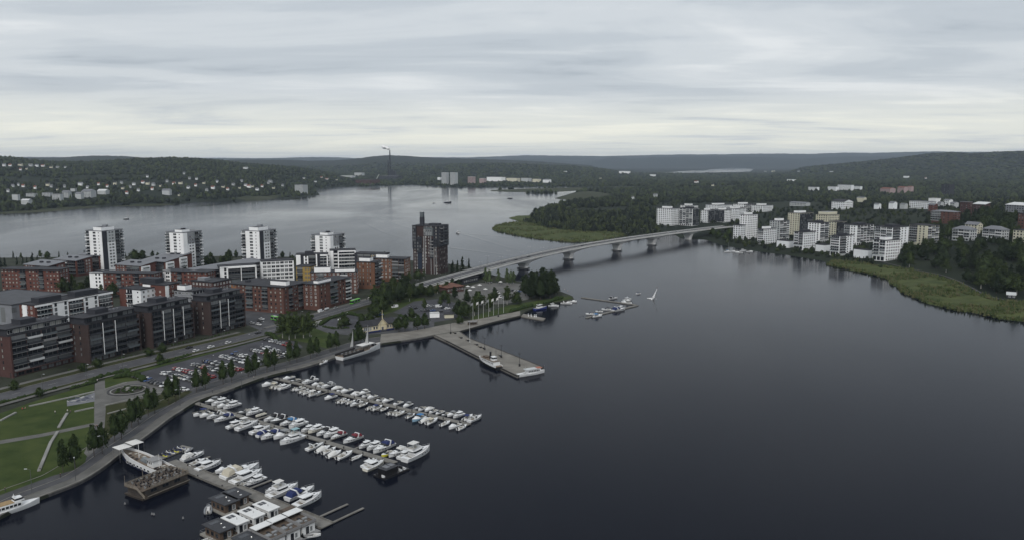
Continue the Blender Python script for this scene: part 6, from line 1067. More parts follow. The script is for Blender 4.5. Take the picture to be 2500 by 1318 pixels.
for x, y, kd, ln, fb, an, lab in ((805, 582, 'cruiser', 8, None, -8, 'white cabin cruiser right of the blue tug'), (930, 558, 'sport', 9, None, -8, 'white sports cruiser at the point, outer of the two'), (985, 540, 'cuddy', 7.5, None, -8, 'white day cruiser closest to the bathing beach'), (1390, 508, 'sport', 8, 'black', 30, 'white cruiser with black canopy on the far arm of the breakwater'), (1527, 524, 'cruiser', 8.5, None, 35, 'white cabin cruiser at the outer corner of the breakwater'), (1518, 553, 'cuddy', 9, 'white', 150, 'white day cruiser inside the breakwater corner'), (1445, 592, 'cuddy', 7, None, 35, 'white day cruiser moored inside the short arm'), (1442, 622, 'sport', 12.5, 'navy', 35, 'long white cruiser with navy canopy on the breakwater'), (1320, 618, 'open', 7, 'black', 170, 'open boat inside the breakwater, right one'), (1250, 636, 'open', 5.5, None, 170, 'small open boat inside the breakwater, left one'), (1165, 662, 'open', 7, None, 170, 'open motorboat near the free end of the breakwater'), (1232, 682, 'cuddy', 8.5, 'blue', 30, 'day cruiser with blue screen at the free end of the breakwater')):
    boat(kd, at(*zb(x, y), .5), math.radians(an), ln, lab, fb, GEL, 'boats at the harbour point')
mb = thing('breakwater', 'floating breakwater jetty bent around the outer mooring', 'jetty')
for a, b in (((1420, 725), (1540, 741)), ((1540, 741), (1556, 744)), ((1556, 744), (1432, 774))):
    A, B_ = at(*a, .5), at(*b, .5); MB().bar((A.x, A.y, -.2), (B_.x, B_.y, -.2), 2.2, .8).build('pontoon', mdock, mb)
for x, y, lab in ((1416, 771, 'black mooring buoy left of the breakwater'), (1424, 769, 'second black mooring buoy left of the breakwater'), (1494, 751, 'black mooring buoy between the breakwater boats'), (1501, 749, 'second black mooring buoy between the breakwater boats'), (447, 1264, 'pale mooring buoy in open water before the terrace barge'), (371, 1254, 'pale pair buoy left of the houseboats'), (376, 1255, 'second pale buoy left of the houseboats'), (305, 1229, 'pale buoy by the barge stair')):
    q = at(x, y, .2); b_ = thing('mooring_buoy', lab, 'buoy', (q.x, q.y, 0), 0, 'mooring buoys'); MB().loft([[(.3 * math.cos(i * .785) * f, .3 * math.sin(i * .785) * f, zz_) for i in range(8)] for f, zz_ in ((.5, -.2), (1, .1), (1, .35), (.5, .6))], 0, True, True).build('float', GELG if 'black' in lab else SLABG, b_); MB().tube((0, 0, .6), (0, 0, .85), .06, n=5).build('ring', CHR, b_)
# black party raft at the end of the middle jetty
p = at(956, 1150, .6); t = thing('party_raft', 'black flat raft cabin with seating at the end of the middle jetty', 'raft', (p.x, p.y, 0), PA - .05); L, B = 12, 6
MB().box(-L / 2, -B / 2, -.2, L / 2, B / 2, .6).build('pontoon', BLKH, t); MB().box(-4.5, -2, .6, 1.0, 2.2, 2.9).build('cabin', BLKH, t); MB().box(-4.9, -2.4, 2.9, 1.4, 2.6, 3.05).build('roof', HBR, t); MB().box(-3.6, -1.4, 3.06, -1.8, 1.2, 3.35).build('roof_panel', ROOFG, t); MB().box(-1.2, -1.2, 3.06, .6, 1.0, 3.3).build('roof_panel', ROOFG, t)
for i, (x, y) in enumerate(((2.4, -2), (2.4, 0), (2.4, 2), (4.4, -2), (4.4, 0), (4.4, 2), (-5.3, -1.5), (-5.3, 1.5))): MB().box(x - .45, y - .45, .6, x + .45, y + .45, 1.05).box(x - .45, y - .45, 1.05, x - .3, y + .45, 1.5).build('seat', GEL if i % 3 == 0 else FAB['black'], t)
for y in (-B / 2 + .05, B / 2 - .05):
    MB().box(-L / 2, y - .04, 1.5, L / 2, y + .04, 1.58).build('railing', mbin, t)
# sailing and motor boats by the right bank, and out on the far lake
for x, y, kd, ln, an, lab in ((1777, 615, 'sail', 9, 20, 'white sailing boat moored by the right bank'), (1795, 615, 'cuddy', 9, 150, 'white boat right of the moored sailing boat'), (1805, 617, 'cuddy', 9, 160, 'white boat nearest the viewer in the right bank group'), (1814, 613, 'cruiser', 9, 20, 'white boat behind the right bank group'), (1830, 615, 'cuddy', 9, 10, 'white boat at the outer end of the right bank group'), (1117, 569, 'cruiser', 11, 120, 'small white motorboat under way beyond the brown tower'), (1558, 716, 'jetski', 4.5, 200, 'white jet ski feeding the water jet')):
    boat(kd, at(x, y, .4), math.radians(an), ln, lab)
for x, y, ln, lab in ((1093, 495, 20, 'dark work boat far out on the lake'), (1245, 485, 16, 'dark small boat near the far reed spit'), (308, 535, 10, 'dark lone boat beyond the first white tower'), (1059, 496, 8, 'tiny pale boat left of the far work boat')):
    boat('trawler', at(x, y, .4), math.radians(20), ln, lab, None, GEL if 'pale' in lab else BLKH)
# ------------------------------------------------------------------ trees
def leafy(seed, h0, h1, prof, n, leaf, clumps=26, core=0.62):
    """crown as many small leaf clumps through its volume, plus an uneven inner mass; prof gives the radius at height fraction t"""
    r = np.random.RandomState(seed); V = []; Fc = []
    C = []
    for _ in range(clumps):
        t = r.uniform(.04, .97); a = r.uniform(0, 6.28); q = prof(t) * r.uniform(.45, 1.0); C.append((q * math.cos(a), q * math.sin(a), h0 + (h1 - h0) * t, prof(t) * .34 + .25))
    for i in range(n):
        cx, cy_, cz, s = C[r.randint(clumps)]; c = np.array([cx, cy_, cz]) + r.normal(0, s * .55, 3) * np.array([1, 1, .8])
        u = r.normal(0, 1, 3); u /= np.linalg.norm(u); v = np.cross(u, r.normal(0, 1, 3)); v /= np.linalg.norm(v) + 1e-6; k = len(V); ls = leaf * r.uniform(.6, 1.3)
        V += [c - u * ls, c + v * ls * .7, c + u * ls, c - v * ls * .7]; Fc.append((k, k + 1, k + 2)); Fc.append((k, k + 2, k + 3))
    bv, bf = blob(3, seed, 1.0, .16); k = len(V); tt = np.clip((bv[:, 2] + 1) / 2, 0, 1); rr_ = np.array([prof(min(.98, max(.02, x))) for x in tt]) * core; nrm = np.hypot(bv[:, 0], bv[:, 1]) + 1e-6; jt = 1 + r.uniform(-.2, .2, len(bv))
    V += list(np.stack([bv[:, 0] / nrm * rr_ * jt * np.minimum(1, nrm * 3), bv[:, 1] / nrm * rr_ * jt * np.minimum(1, nrm * 3), h0 + (h1 - h0) * (.05 + .9 * tt)], -1)); Fc += [tuple(x + k) for x in bf]
    return np.array(V), np.array(Fc)
oval = lambda R, p=.45: (lambda t: R * max(.05, math.sin(math.pi * min(.999, t) ** p) ** .7))
conic = lambda R: (lambda t: R * (1.02 - t) * (.85 + .15 * math.sin(t * 40)))
LEAFM = {'linden': mat('linden_leaves', (0.017, 0.029, 0.011), .9, c2=(0.038, 0.056, 0.021), vs_=.7, coord='World', spec=.12), 'birch': mat('birch_leaves', (0.026, 0.040, 0.014), .9, c2=(0.054, 0.074, 0.026), vs_=.5, coord='World', spec=.12), 'round': mat('broad_leaves', (0.018, 0.030, 0.012), .9, c2=(0.040, 0.056, 0.020), vs_=.4, coord='World', spec=.12), 'spruce': mat('spruce_needles', (0.010, 0.018, 0.010), .9, c2=(0.020, 0.030, 0.015), vs_=.6, coord='World', spec=.12), 'poplar': mat('pale_poplar_leaves', (0.055, 0.080, 0.034), .9, c2=(0.085, 0.115, 0.052), vs_=.6, coord='World', spec=.12), 'dark': mat('dark_grove_leaves', (0.012, 0.020, 0.010), .9, c2=(0.026, 0.038, 0.016), vs_=.4, coord='World', spec=.12)}
BARK = mat('bark', (0.055, 0.045, 0.038), .9, .3, 2.0); BIRK = mat('birch_bark', (0.34, 0.33, 0.31), .9, .4, 3.0)
TP = {}
def tree_proto(kind, var):
    k = (kind, var)
    if k not in TP:
        H, R, h0, n, lf, pf = dict(linden=(9.6, 2.6, 2.0, 1100, .34, oval(2.6, .62)), birch=(17, 3.7, 3.0, 1500, .42, oval(3.7, .55)), round=(11, 4.6, 1.6, 1500, .46, oval(4.6, .62)), spruce=(13, 2.4, .8, 800, .40, conic(2.6)), poplar=(13, 2.1, 1.2, 900, .36, oval(2.1, .55)), dark=(19, 5.0, 1.5, 2000, .50, oval(5.0, .58)))[kind]
        V, Fc = leafy(hash_(kind) + var * 7, h0, H, pf, n, lf, 30 if kind != 'linden' else 24, .70 if kind in ('linden', 'dark', 'round') else .5)
        cm = np_mesh('crown', V, Fc, LEAFM[kind], False); mb = MB().tube((0, 0, -.3), (0, 0, h0 + 1.0), H * .020, H * .014, 7).tube((0, 0, h0 + 1.0), (0, 0, H * .85), H * .014, .04, 6)
        rr = random.Random(var)
        for i in range(4): a = rr.uniform(0, 6.28); z = h0 + .6 + i * H * .1; mb.tube((0, 0, z), (R * .6 * math.cos(a), R * .6 * math.sin(a), z + H * .12), H * .008, .03, 5)
        TP[k] = (cm, mb.mesh('trunk', BIRK if kind in ('birch', 'poplar') else BARK), H)
    return TP[k]
TN = dict(linden='linden_tree', birch='birch_tree', round='broadleaf_tree', spruce='spruce_tree', poplar='poplar_tree', dark='broadleaf_tree')
RT = random.Random(11)
def tree(kind, p, h, label, group=None, wide=1.0):
    cm, tm, H = tree_proto(kind, RT.randint(0, 2)); s = h / H; t = thing(TN[kind], label, 'tree', (p.x, p.y, p.z), RT.uniform(0, 6.28), group, (s * wide, s * wide, s)); obj('crown', cm, t); obj('trunk', tm, t); return t
PT = [(154, 1152), (184, 1142), (230, 1113), (250, 1106), (280, 1078), (297, 1072), (322, 1044), (338, 1036), (362, 1014), (378, 1008), (412, 986), (430, 980), (480, 957), (502, 952), (545, 938), (566, 933), (606, 920), (624, 915), (652, 908), (670, 903), (708, 888), (725, 884), (758, 874), (774, 870), (806, 858), (822, 853)]
for i, (x, y) in enumerate(PT): tree('linden', at(x, y, ZL), RT.uniform(11.2, 13.0), f'dark oval promenade tree, {ORD[i]} along the quay from the lower left', 'pairs of trees along the promenade', .64)
for i, (x, y) in enumerate([(866, 842), (881, 838), (974, 810), (989, 808), (1020, 805), (1037, 802)]): tree('linden', at(x, y, ZL), RT.uniform(9.5, 11), ['dark oval tree behind the sail-rigged ship, left one', 'dark oval tree behind the sail-rigged ship, right one', 'dark tree at the end of the yellow harbour house, left one', 'dark tree at the end of the yellow harbour house, right one', 'dark tree at the corner of the harbour square, left one', 'dark tree at the corner of the harbour square, right one'][i], 'trees by the harbour house')
for i, (x, y, h) in enumerate([(690, 824, 16), (706, 828, 18), (721, 825, 17), (741, 824, 15), (756, 820, 16)]): tree('birch', at(x, y, ZL), h, f'tall birch on the lawn by the crossing, {ORD[i]} of five', 'tall birches by the crossing', 1.15)
GRP = 'trees under the bridge approach'
for i, (x, y, h, kd) in enumerate([(918, 772, 9, 'round'), (914, 744, 16, 'birch'), (922, 752, 15, 'round'), (938, 738, 18, 'birch'), (950, 748, 17, 'dark'), (963, 730, 17, 'birch'), (978, 738, 19, 'dark'), (993, 724, 18, 'dark'), (912, 768, 9, 'round'), (935, 760, 10, 'round'), (884, 790, 7, 'round'), (1000, 735, 14, 'birch')]): tree(kd, at(x, y, ZL), h, f'leafy {"birch" if kd == "birch" else "broadleaf tree"} in the clump left of the bridge approach, {ORD[i]}', GRP)
for i, (x, y, h, kd, lab) in enumerate([(1050, 724, 10, 'round', 'round tree in front of the bridge approach'), (1090, 712, 9, 'round', 'dark tree left of the red-roofed pavilion'), (1104, 706, 10, 'dark', 'dark tree behind the red-roofed pavilion'), (1120, 704, 9, 'dark', 'dark tree right behind the red-roofed pavilion'), (1036, 756, 9, 'birch', 'thin birch in the car park beside the approach'), (1075, 748, 8, 'birch', 'small birch at the edge of the upper car park'), (1095, 745, 8, 'birch', 'second small birch at the edge of the upper car park'), (1118, 772, 13, 'dark', 'dark tree left of the flagpoles'), (1132, 776, 12, 'round', 'bushy tree behind the first flagpole'), (1158, 770, 14, 'birch', 'birch behind the flagpoles, left one'), (1196, 760, 14, 'birch', 'birch behind the flagpoles, middle one'), (1238, 742, 15, 'birch', 'birch behind the flagpoles, right one'), (1122, 790, 6, 'round', 'low tree beside the kiosk'), (968, 803, 7, 'round', 'small tree behind the harbour house'), (842, 795, 8, 'round', 'tree in the small car park hedge'), (1012, 728, 13, 'dark', 'dark tree where the road starts to climb'), (1028, 722, 11, 'round', 'bushy tree below the climbing road'), (1068, 716, 9, 'birch', 'birch below the bridge ramp'), (1140, 738, 11, 'dark', 'dark tree between the parasols and the flagpoles'), (1168, 748, 12, 'round', 'round tree at the edge of the gravel yard'), (1208, 736, 12, 'dark', 'dark tree in the middle of the gravel yard'), (1085, 735, 9, 'round', 'round tree between upper car park and pavilion'), (1110, 728, 10, 'dark', 'dark tree in front of the red-roofed pavilion'), (1262, 742, 10, 'round', 'round tree at the right end of the yard'), (1005, 775, 7, 'round', 'small tree at the corner of the upper car park lane'), (990, 790, 7, 'dark', 'small dark tree right of the harbour house'), (830, 802, 7, 'birch', 'small birch left of the harbour house'), (905, 790, 8, 'round', 'round tree behind the harbour house roof'), (875, 812, 8, 'dark', 'dark bush-like tree left of the harbour house')]): tree(kd, at(x, y, ZL), h, lab)
for i, (x, y, h) in enumerate([(1283, 722, 19), (1296, 730, 17), (1308, 726, 22), (1320, 730, 20), (1331, 724, 23), (1343, 727, 20), (1353, 720, 17), (1300, 714, 19), (1326, 712, 21), (1345, 712, 20)]): tree('dark', at(x, y, ZL), h, f'tall dark tree in the grove on the harbour point, {ORD[i]} of ten', 'dark grove on the harbour point')
for i, (x, y, h) in enumerate([(1186, 690, 14), (1195, 692, 13), (1217, 691, 13), (1238, 692, 14), (1247, 694, 13), (1254, 692, 12)]): tree('poplar', at(x, y, ZL), h, f'slender pale green tree by the yard, {ORD[i]} of six', 'pale slender trees by the yard')
for i, (x, y, h) in enumerate([(1105, 667, 13), (1117, 665, 12), (1129, 663, 15), (1145, 657, 11)]): tree('spruce', at(x, y, ZL), h, f'dark spruce behind the bridge approach, {ORD[i]} of four', 'spruces behind the bridge approach')
for i, (x, y, h) in enumerate([(0, 655, 16), (12, 652, 10), (42, 648, 9), (56, 647, 8), (66, 646, 8), (80, 645, 13), (92, 644, 9)]): tree('spruce', at(x, y, ZL), h, f'dark spruce on the far left town shore, {ORD[i]} from the edge', 'spruces on the town shore')
TT = [(152, 712), (168, 716), (184, 714), (200, 716), (160, 700), (178, 702), (505, 655), (522, 650), (540, 647), (556, 646), (448, 668), (466, 662), (484, 660), (705, 655), (715, 652), (440, 690), (480, 680), (248, 728), (275, 725), (215, 705), (230, 690), (330, 640), (350, 636), (1000, 690), (1020, 684), (985, 700), (1035, 680), (960, 705)]
for i, (x, y) in enumerate(TT): tree(('round', 'dark', 'birch')[i % 3], at(x, y, ZL), RT.uniform(9, 14), f'green courtyard tree among the flats, {ORD[i]} counted from the left groups', 'trees in the courtyards of the flats')
for i in range(44):
    f = i / 43; x = -690 + 600 * f + RT.uniform(-6, 6); y = 868 + 22 * math.sin(f * 3.1) + RT.uniform(-8, 4) - (45 if f > .93 else 0); tree(('round', 'dark', 'birch', 'spruce')[RT.randint(0, 3)], Vector((x, y, ZL)), RT.uniform(6, 10), f'tree on the town shore behind the flats, {ORD[i % 40]} from the left' if i < 40 else f'tree on the town shore near the brown tower, {ORD[i - 40]} of four', 'trees along the town shore')
for i, (x, y) in enumerate([(36, 952), (203, 908), (238, 899), (364, 870), (398, 860), (97, 967), (390, 884)]): tree('round', at(x, y, ZL), RT.uniform(4.2, 6), f'small round street tree, {ORD[i]} along the main street verge', 'small street trees')
# wood along the right bank: trees one by one
r = np.random.RandomState(9); pts = []
xs_ = np.array(RBANK); tries = 0
while len(pts) < 260 and tries < 26000:
    tries += 1; x = r.uniform(xs_[:, 0].min(), xs_[:, 0].max()); y = r.uniform(xs_[:, 1].min(), xs_[:, 1].max()); X1, Y1 = np.array([x]), np.array([y])
    if not inside(RBANK, X1, Y1)[0] or inside(W2(REEDS[2], 1), X1, Y1)[0] or shore(X1, Y1)[0] < 26 or dist(W2(REEDS[2], 1), X1, Y1)[0] < 9: continue
    if any((x - a) ** 2 + (y - b) ** 2 < 5.4 ** 2 for a, b in pts): continue
    if any((x - h_[0]) ** 2 + (y - h_[1]) ** 2 < (h_[4] * .6 + 5) ** 2 for h_ in HOUSES): continue
    pts.append((x, y))
for i, (x, y) in enumerate(pts):
    kd = ('dark', 'round', 'dark', 'birch', 'dark', 'spruce', 'birch')[i % 7]; hh_ = dict(dark=15, round=12, birch=15, spruce=15)[kd] * RT.uniform(.75, 1.2)
    hid = [h_ for h_ in HOUSES if abs(math.atan2(x, y) - math.atan2(h_[0], h_[1])) * math.hypot(x, y) < h_[4] * .5 + 3 and 0 < math.hypot(h_[0], h_[1]) - math.hypot(x, y) < 90]
    gz = ground1(x, y)
    for h_ in hid: hh_ = min(hh_, max(5.0, CAM_H + (h_[2] + h_[3] * .35 - CAM_H) * math.hypot(x, y) / math.hypot(h_[0], h_[1]) - gz))
    tree(kd, Vector((x, y, ground1(x, y))), hh_, {'dark': 'dark broadleaf tree in the wood along the right bank', 'round': 'round green tree in the wood along the right bank', 'birch': 'paler birch in the wood along the right bank', 'spruce': 'dark spruce in the wood along the right bank'}[kd], f'{kd} trees of the right bank wood', 1.35)
for i, (x, y, h) in enumerate([(2062, 636, 6), (2070, 637, 7), (2083, 639, 6), (2098, 641, 7), (2108, 642, 7), (2006, 624, 6), (1950, 617, 6), (1966, 620, 7), (1980, 621, 6), (1905, 607, 6), (1862, 600, 7), (1806, 593, 9), (1770, 590, 11), (1755, 583, 12), (1780, 580, 13), (1740, 578, 12), (2240, 612, 8), (2220, 632, 6), (2150, 655, 4), (2245, 625, 7)]):
    p = hit(x, y); tree(('spruce' if i < 5 else 'round'), p, h, f'small garden tree before the white right bank blocks, {ORD[i]} from the last block' if i < 13 else f'green tree on the right bank slope, {ORD[i - 13]} of seven', 'garden trees of the right bank')
# ------------------------------------------------------------------ hedges and shrubs
def hedge(lab, px, rad=.9, step=1.0, name='hedge'):
    pts = [at(x, y, ZL) for x, y in px]; P_ = []
    for a, b in zip(pts, pts[1:]):
        n = max(1, int((b - a).length / step)); P_ += [list(a.lerp(b, k / n)) for k in range(n + 1)]
    P_ = np.array(P_); P_[:, :2] += rs.uniform(-.25, .25, (len(P_), 2)); P_[:, 2] -= .3
    o = scatter(name, lab, P_, np.full(len(P_), rad), [blob(2, 11, .9, .2), blob(2, 12, .9, .2)], [mhedge], 5); del o['kind']; o['category'] = 'hedge'; return o
hedge('long dark hedge between street and path at the lower left', [(-40, 998), (0, 986), (60, 970), (132, 951)]); hedge('dark hedge beside the street above the park path', [(222, 930), (260, 918), (316, 905)], 1.1); hedge('dark hedge between lanes beside the car park', [(388, 889), (430, 878), (464, 868)], 1.0); hedge('low hedge at the park entrance', [(175, 948), (205, 940), (232, 934)], .9)
hedge('shrubs beside the round planter', [(285, 922), (310, 918), (335, 920), (350, 930)], 1.6, 1.6); hedge('shrub bed under the birches', [(652, 816), (668, 822), (676, 832)], 1.3); hedge('hedge around the small car park', [(783, 793), (805, 778), (848, 766), (880, 772)], 1.2); hedge('hedge along the front of the small car park', [(790, 797), (815, 802), (850, 800)], .8); hedge('hedge along the upper car park lane', [(975, 770), (1005, 782), (1035, 788)], 1.1)
hedge('clipped hedge at the edge of the harbour lawn', [(1246, 762), (1270, 754), (1298, 747)], 1.3); hedge('bushes on the bank beside the moored boats', [(1330, 741), (1350, 734), (1372, 728)], 1.4); hedge('bushes behind the promenade planting', [(300, 1035), (330, 1010), (300, 1008)], 1.0, 2); hedge('low bushes before the dark flats', [(170, 905), (225, 892), (330, 868)], .7, 2.2); hedge('low bushes at the corner flats', [(420, 842), (500, 826), (560, 812)], .6, 2.4)
# ------------------------------------------------------------------ cars
CARC = {'white': (0.62, 0.63, 0.64), 'silver': (0.32, 0.33, 0.34), 'grey': (0.10, 0.105, 0.11), 'black': (0.012, 0.012, 0.014), 'red': (0.22, 0.012, 0.014), 'blue': (0.03, 0.07, 0.20), 'beige': (0.30, 0.27, 0.22), 'green': (0.10, 0.33, 0.05)}
CM = {k: mat('car_paint_' + k, v, .28, spec=.6, metal=.15 if k in ('silver', 'grey') else 0) for k, v in CARC.items()}; TYRE = mat('tyre', (0.012, 0.012, 0.012), .9)
CP = {}
def rect(x0, x1, w_, z, c=.25, wf=None): wf = wf or w_; return [(x0 + c, -w_, z), (x1 - c, -wf, z), (x1, -wf + c, z), (x1, wf - c, z), (x1 - c, wf, z), (x0 + c, w_, z), (x0, w_ - c, z), (x0, -w_ + c, z)]
def car_parts(kind, colr):
    k = (kind, colr)
    if k in CP: return CP[k]
    L, B, bonnet, c0, c1, top, tc0, tc1 = dict(hatchback=(4.1, .88, .86, -2.0, 1.05, 1.45, -1.65, .25), saloon=(4.6, .9, .88, -1.6, 1.2, 1.42, -.9, .35), estate=(4.7, .9, .88, -2.25, 1.2, 1.46, -1.95, .35), van=(5.2, .97, 1.1, -2.55, 1.75, 2.1, -2.5, 1.1))[kind]
    h = L / 2; P_ = []
    P_.append(('body', MB().loft([rect(-h + .1, h - .15, B * .93, .22), rect(-h, h, B, .45), rect(-h, h - .02, B, bonnet - .15), rect(-h + .06, h - .25, B * .95, bonnet, .25, B * .88)], 0, True, True).mesh('body', CM[colr])))
    P_.append(('glazing', MB().loft([rect(c0, c1, B * .92, bonnet, .18, B * .86), rect(tc0, tc1, B * .74, top - .06, .18, B * .7)], 0, False).mesh('glazing', GLD)))
    P_.append(('roof', MB().loft([rect(tc0 - .03, tc1 + .03, B * .76, top - .08, .18, B * .72), rect(tc0 + .1, tc1 - .1, B * .66, top, .2, B * .62)], 0, True, True).mesh('roof', CM[colr])))
    if kind == 'van': P_.append(('cargo_side', MB().box(-2.5, -B - .005, bonnet - .1, .1, -B * .78, top - .15).box(-2.5, B * .78, bonnet - .1, .1, B + .005, top - .15).box(-h - .01, -B * .9, bonnet - .2, -h + .2, B * .9, top - .15).mesh('cargo_side', CM[colr])))
    wm = MB().tube((0, -.11, 0), (0, .11, 0), .32, .32, 10).mesh('wheel', TYRE)
    CP[k] = (P_, wm, [(s * h * .62, t * (B - .06), .32) for s in (-1, 1) for t in (-1, 1)], MB().box(h - .16, -B * .85, .55, h + .005, -B * .5, .7).mesh('headlight', GLL), B); return CP[k]
def car(kind, colr, p, ang, label, group=None, name=None):
    P_, wm, ws, hl, B = car_parts(kind, colr); t = thing(name or ('van' if kind == 'van' else 'car'), label, 'van' if kind == 'van' else 'car', (p.x, p.y, p.z), ang, group)
    for n, me in P_: obj(n, me, t)
    for w_ in ws: obj('wheel', wm, t, w_)
    obj('headlight', hl, t); obj('headlight', hl, t, (0, B * 1.35, 0)); return t
z9 = lambda X, Y: (280 + X / 4.882, 740 + Y / 4.882); z10 = lambda X, Y: (800 + X / 4.708, 580 + Y / 4.708); z66 = lambda X, Y: (400 + X / 4.394, 560 + Y / 4.394)
RC = random.Random(21); PZ = ZL + .03
def carrow(a, b, n, rowlab, cols_=None):
    A, B_ = at(*z9(*a), PZ), at(*z9(*b), PZ); d = B_ - A; ang = math.atan2(d.y, d.x) + math.pi / 2
    for i in range(n):
        if RC.random() < .04 and not cols_: continue
        cl = cols_[i] if cols_ and i < len(cols_) else RC.choice(['white'] * 6 + ['silver'] * 4 + ['grey'] * 4 + ['black'] * 5 + ['red', 'blue', 'beige']); kd = RC.choice(['hatchback', 'saloon', 'estate', 'estate', 'hatchback'])
        car(kd, cl, A + d * (i / (n - 1)) + Vector((RC.uniform(-.1, .1), RC.uniform(-.2, .2), 0)), ang + (math.pi if RC.random() < .5 else 0) + RC.uniform(-.04, .04), f'{cl} {kd}, {ORD[i]} from the street in {rowlab}', 'cars in the waterfront car park')
carrow((255, 878), (590, 988), 10, 'the row beside the round planter', ['black', 'black', 'grey', 'white', 'blue', 'black', 'black', 'grey', 'black', 'white'])
carrow((600, 838), (1000, 945), 13, 'the second row from the planter', ['white', 'white', 'black', 'grey', 'white', 'grey', 'beige'])
carrow((735, 785), (1165, 890), 12, 'the third row from the planter', ['red', 'white', 'white', 'red', 'red', 'silver', 'white', 'grey', 'beige', 'red', 'red', 'red'])
carrow((950, 738), (1300, 830), 12, 'the fourth row from the planter'); carrow((1085, 692), (1500, 800), 13, 'the fifth row from the planter', ['black', 'blue', 'black', 'white', 'black', 'silver', 'black', 'white', 'grey', 'beige', 'white', 'red', 'red'])
carrow((1290, 640), (1560, 710), 9, 'the sixth row from the planter', ['white', 'silver', 'silver', 'white', 'black', 'silver', 'black', 'white', 'white']); carrow((1430, 603), (1755, 692), 11, 'the seventh row from the planter', ['blue', 'black', 'grey', 'white', 'white', 'black'])
carrow((1650, 562), (1990, 650), 11, 'the eighth row from the planter', ['black', 'white', 'silver', 'silver', 'red', 'white', 'red', 'black']); carrow((1765, 530), (2045, 602), 10, 'the ninth row from the planter', ['grey', 'white', 'white', 'black', 'silver', 'white', 'silver', 'grey', 'black', 'white']); carrow((1815, 436), (2070, 505), 9, 'the row nearest the birches', ['black', 'black', 'white', 'silver', 'grey', 'silver', 'silver', 'red', 'red'])
def onroad(px, py):
    z = ZL
    for _ in range(4): p = at(px, py, z); z = max(PZ, min(RD, key=lambda q: (q[0] - 4 - p.x) ** 2 + (q[1] + 3 - p.y) ** 2)[2] + .03) if px < 1010 else PZ
    return Vector((p.x, p.y, z))
def cars(lst, conv, grp):
    for x, y, kd, cl, an, lab in lst: car(kd, cl, onroad(*conv(x, y)) if 'streets' in grp else at(*conv(x, y), PZ), math.radians(an), lab, grp)
cars([(835, 1035, 'estate', 'white', -20, 'white estate parked alone near the promenade'), (640, 965, 'van', 'white', 66, 'white van by the planter hedge'), (690, 950, 'van', 'white', 66, 'second white van by the planter hedge')], z9, 'cars in the waterfront car park')
cars([(155, 945, 'saloon', 'white', 5, 'white car at the left end of the small car park'), (205, 935, 'hatchback', 'silver', 5, 'silver car beside the white one in the small car park'), (170, 1008, 'hatchback', 'black', 150, 'black car near the small car park entry'), (245, 992, 'saloon', 'black', 150, 'second black car near the small car park entry'), (450, 978, 'estate', 'white', 15, 'white estate beside the harbour house roof'), (395, 938, 'saloon', 'silver', 66, 'silver car behind the harbour house, first of four'), (430, 930, 'saloon', 'grey', 66, 'grey car behind the harbour house, second of four'), (470, 925, 'hatchback', 'silver', 66, 'silver car behind the harbour house, third of four'), (520, 915, 'saloon', 'grey', 66, 'grey car behind the harbour house, fourth of four'), (600, 890, 'van', 'blue', 10, 'blue van behind the harbour house')], z10, 'cars in the small car park')
cars([(1155, 785, 'hatchback', 'white', 66, 'white car in the upper car park, first from the left'), (1200, 790, 'saloon', 'silver', 66, 'silver car in the upper car park beside the first'), (1275, 797, 'van', 'white', 30, 'white van in the middle of the upper car park'), (1325, 805, 'saloon', 'black', 66, 'black car right of the van in the upper car park'), (1375, 818, 'estate', 'white', 40, 'white estate at the right of the upper car park'), (1440, 822, 'saloon', 'grey', 40, 'grey car at the right end of the upper car park'), (1090, 842, 'hatchback', 'grey', 20, 'grey car in the front row of the upper car park'), (1150, 840, 'saloon', 'black', 40, 'black car in the front row of the upper car park'), (1210, 842, 'saloon', 'blue', 40, 'blue car in the front row of the upper car park'), (1290, 852, 'saloon', 'black', 40, 'black car behind the white container'), (1010, 815, 'hatchback', 'black', 66, 'black car by the hedge of the upper car park'), (950, 806, 'hatchback', 'grey', 66, 'grey car at the corner of the upper car park')], z10, 'cars in the upper car park')
cars([(2125, 612, 'saloon', 'black', 40, 'black car in the yard by the dark grove'), (2165, 618, 'estate', 'silver', 40, 'silver car in the yard by the dark grove'), (2200, 625, 'saloon', 'blue', 40, 'dark blue car in the yard by the dark grove'), (1975, 690, 'van', 'white', 15, 'white van in the yard behind the flagpoles'), (1945, 645, 'van', 'white', 15, 'second white van in the yard'), (2120, 690, 'saloon', 'black', 15, 'black car beside the yard lawn'), (1860, 520, 'estate', 'silver', 15, 'silver car at the back of the yard'), (770, 800, 'van', 'white', 215, 'white box van on the lane beside the clump of trees')], z10, 'vehicles on the harbour point')
cars([(505, 1265, 'estate', 'white', 67, 'white car driving on the street beside the dark flats'), (272, 1272, 'saloon', 'black', 67, 'black car driving on the street beside the dark flats'), (345, 1305, 'hatchback', 'white', 67, 'white car on the near lane of the street'), (690, 1218, 'hatchback', 'white', 67, 'white car approaching the junction'), (1010, 1112, 'saloon', 'black', 67, 'dark car waiting at the junction'), (1685, 882, 'van', 'white', 67, 'white van towing a tank trailer past the red flats'), (1842, 845, 'hatchback', 'silver', 67, 'silver car following behind the bus'), (1050, 962, 'saloon', 'white', -35, 'white car queueing in the side street, first'), (1030, 985, 'saloon', 'black', -35, 'black car queueing in the side street, second'), (1020, 1022, 'estate', 'white', -35, 'white car queueing in the side street, third'), (945, 1005, 'hatchback', 'silver', -35, 'silver car queueing in the side street, fourth')], z66, 'cars on the streets')
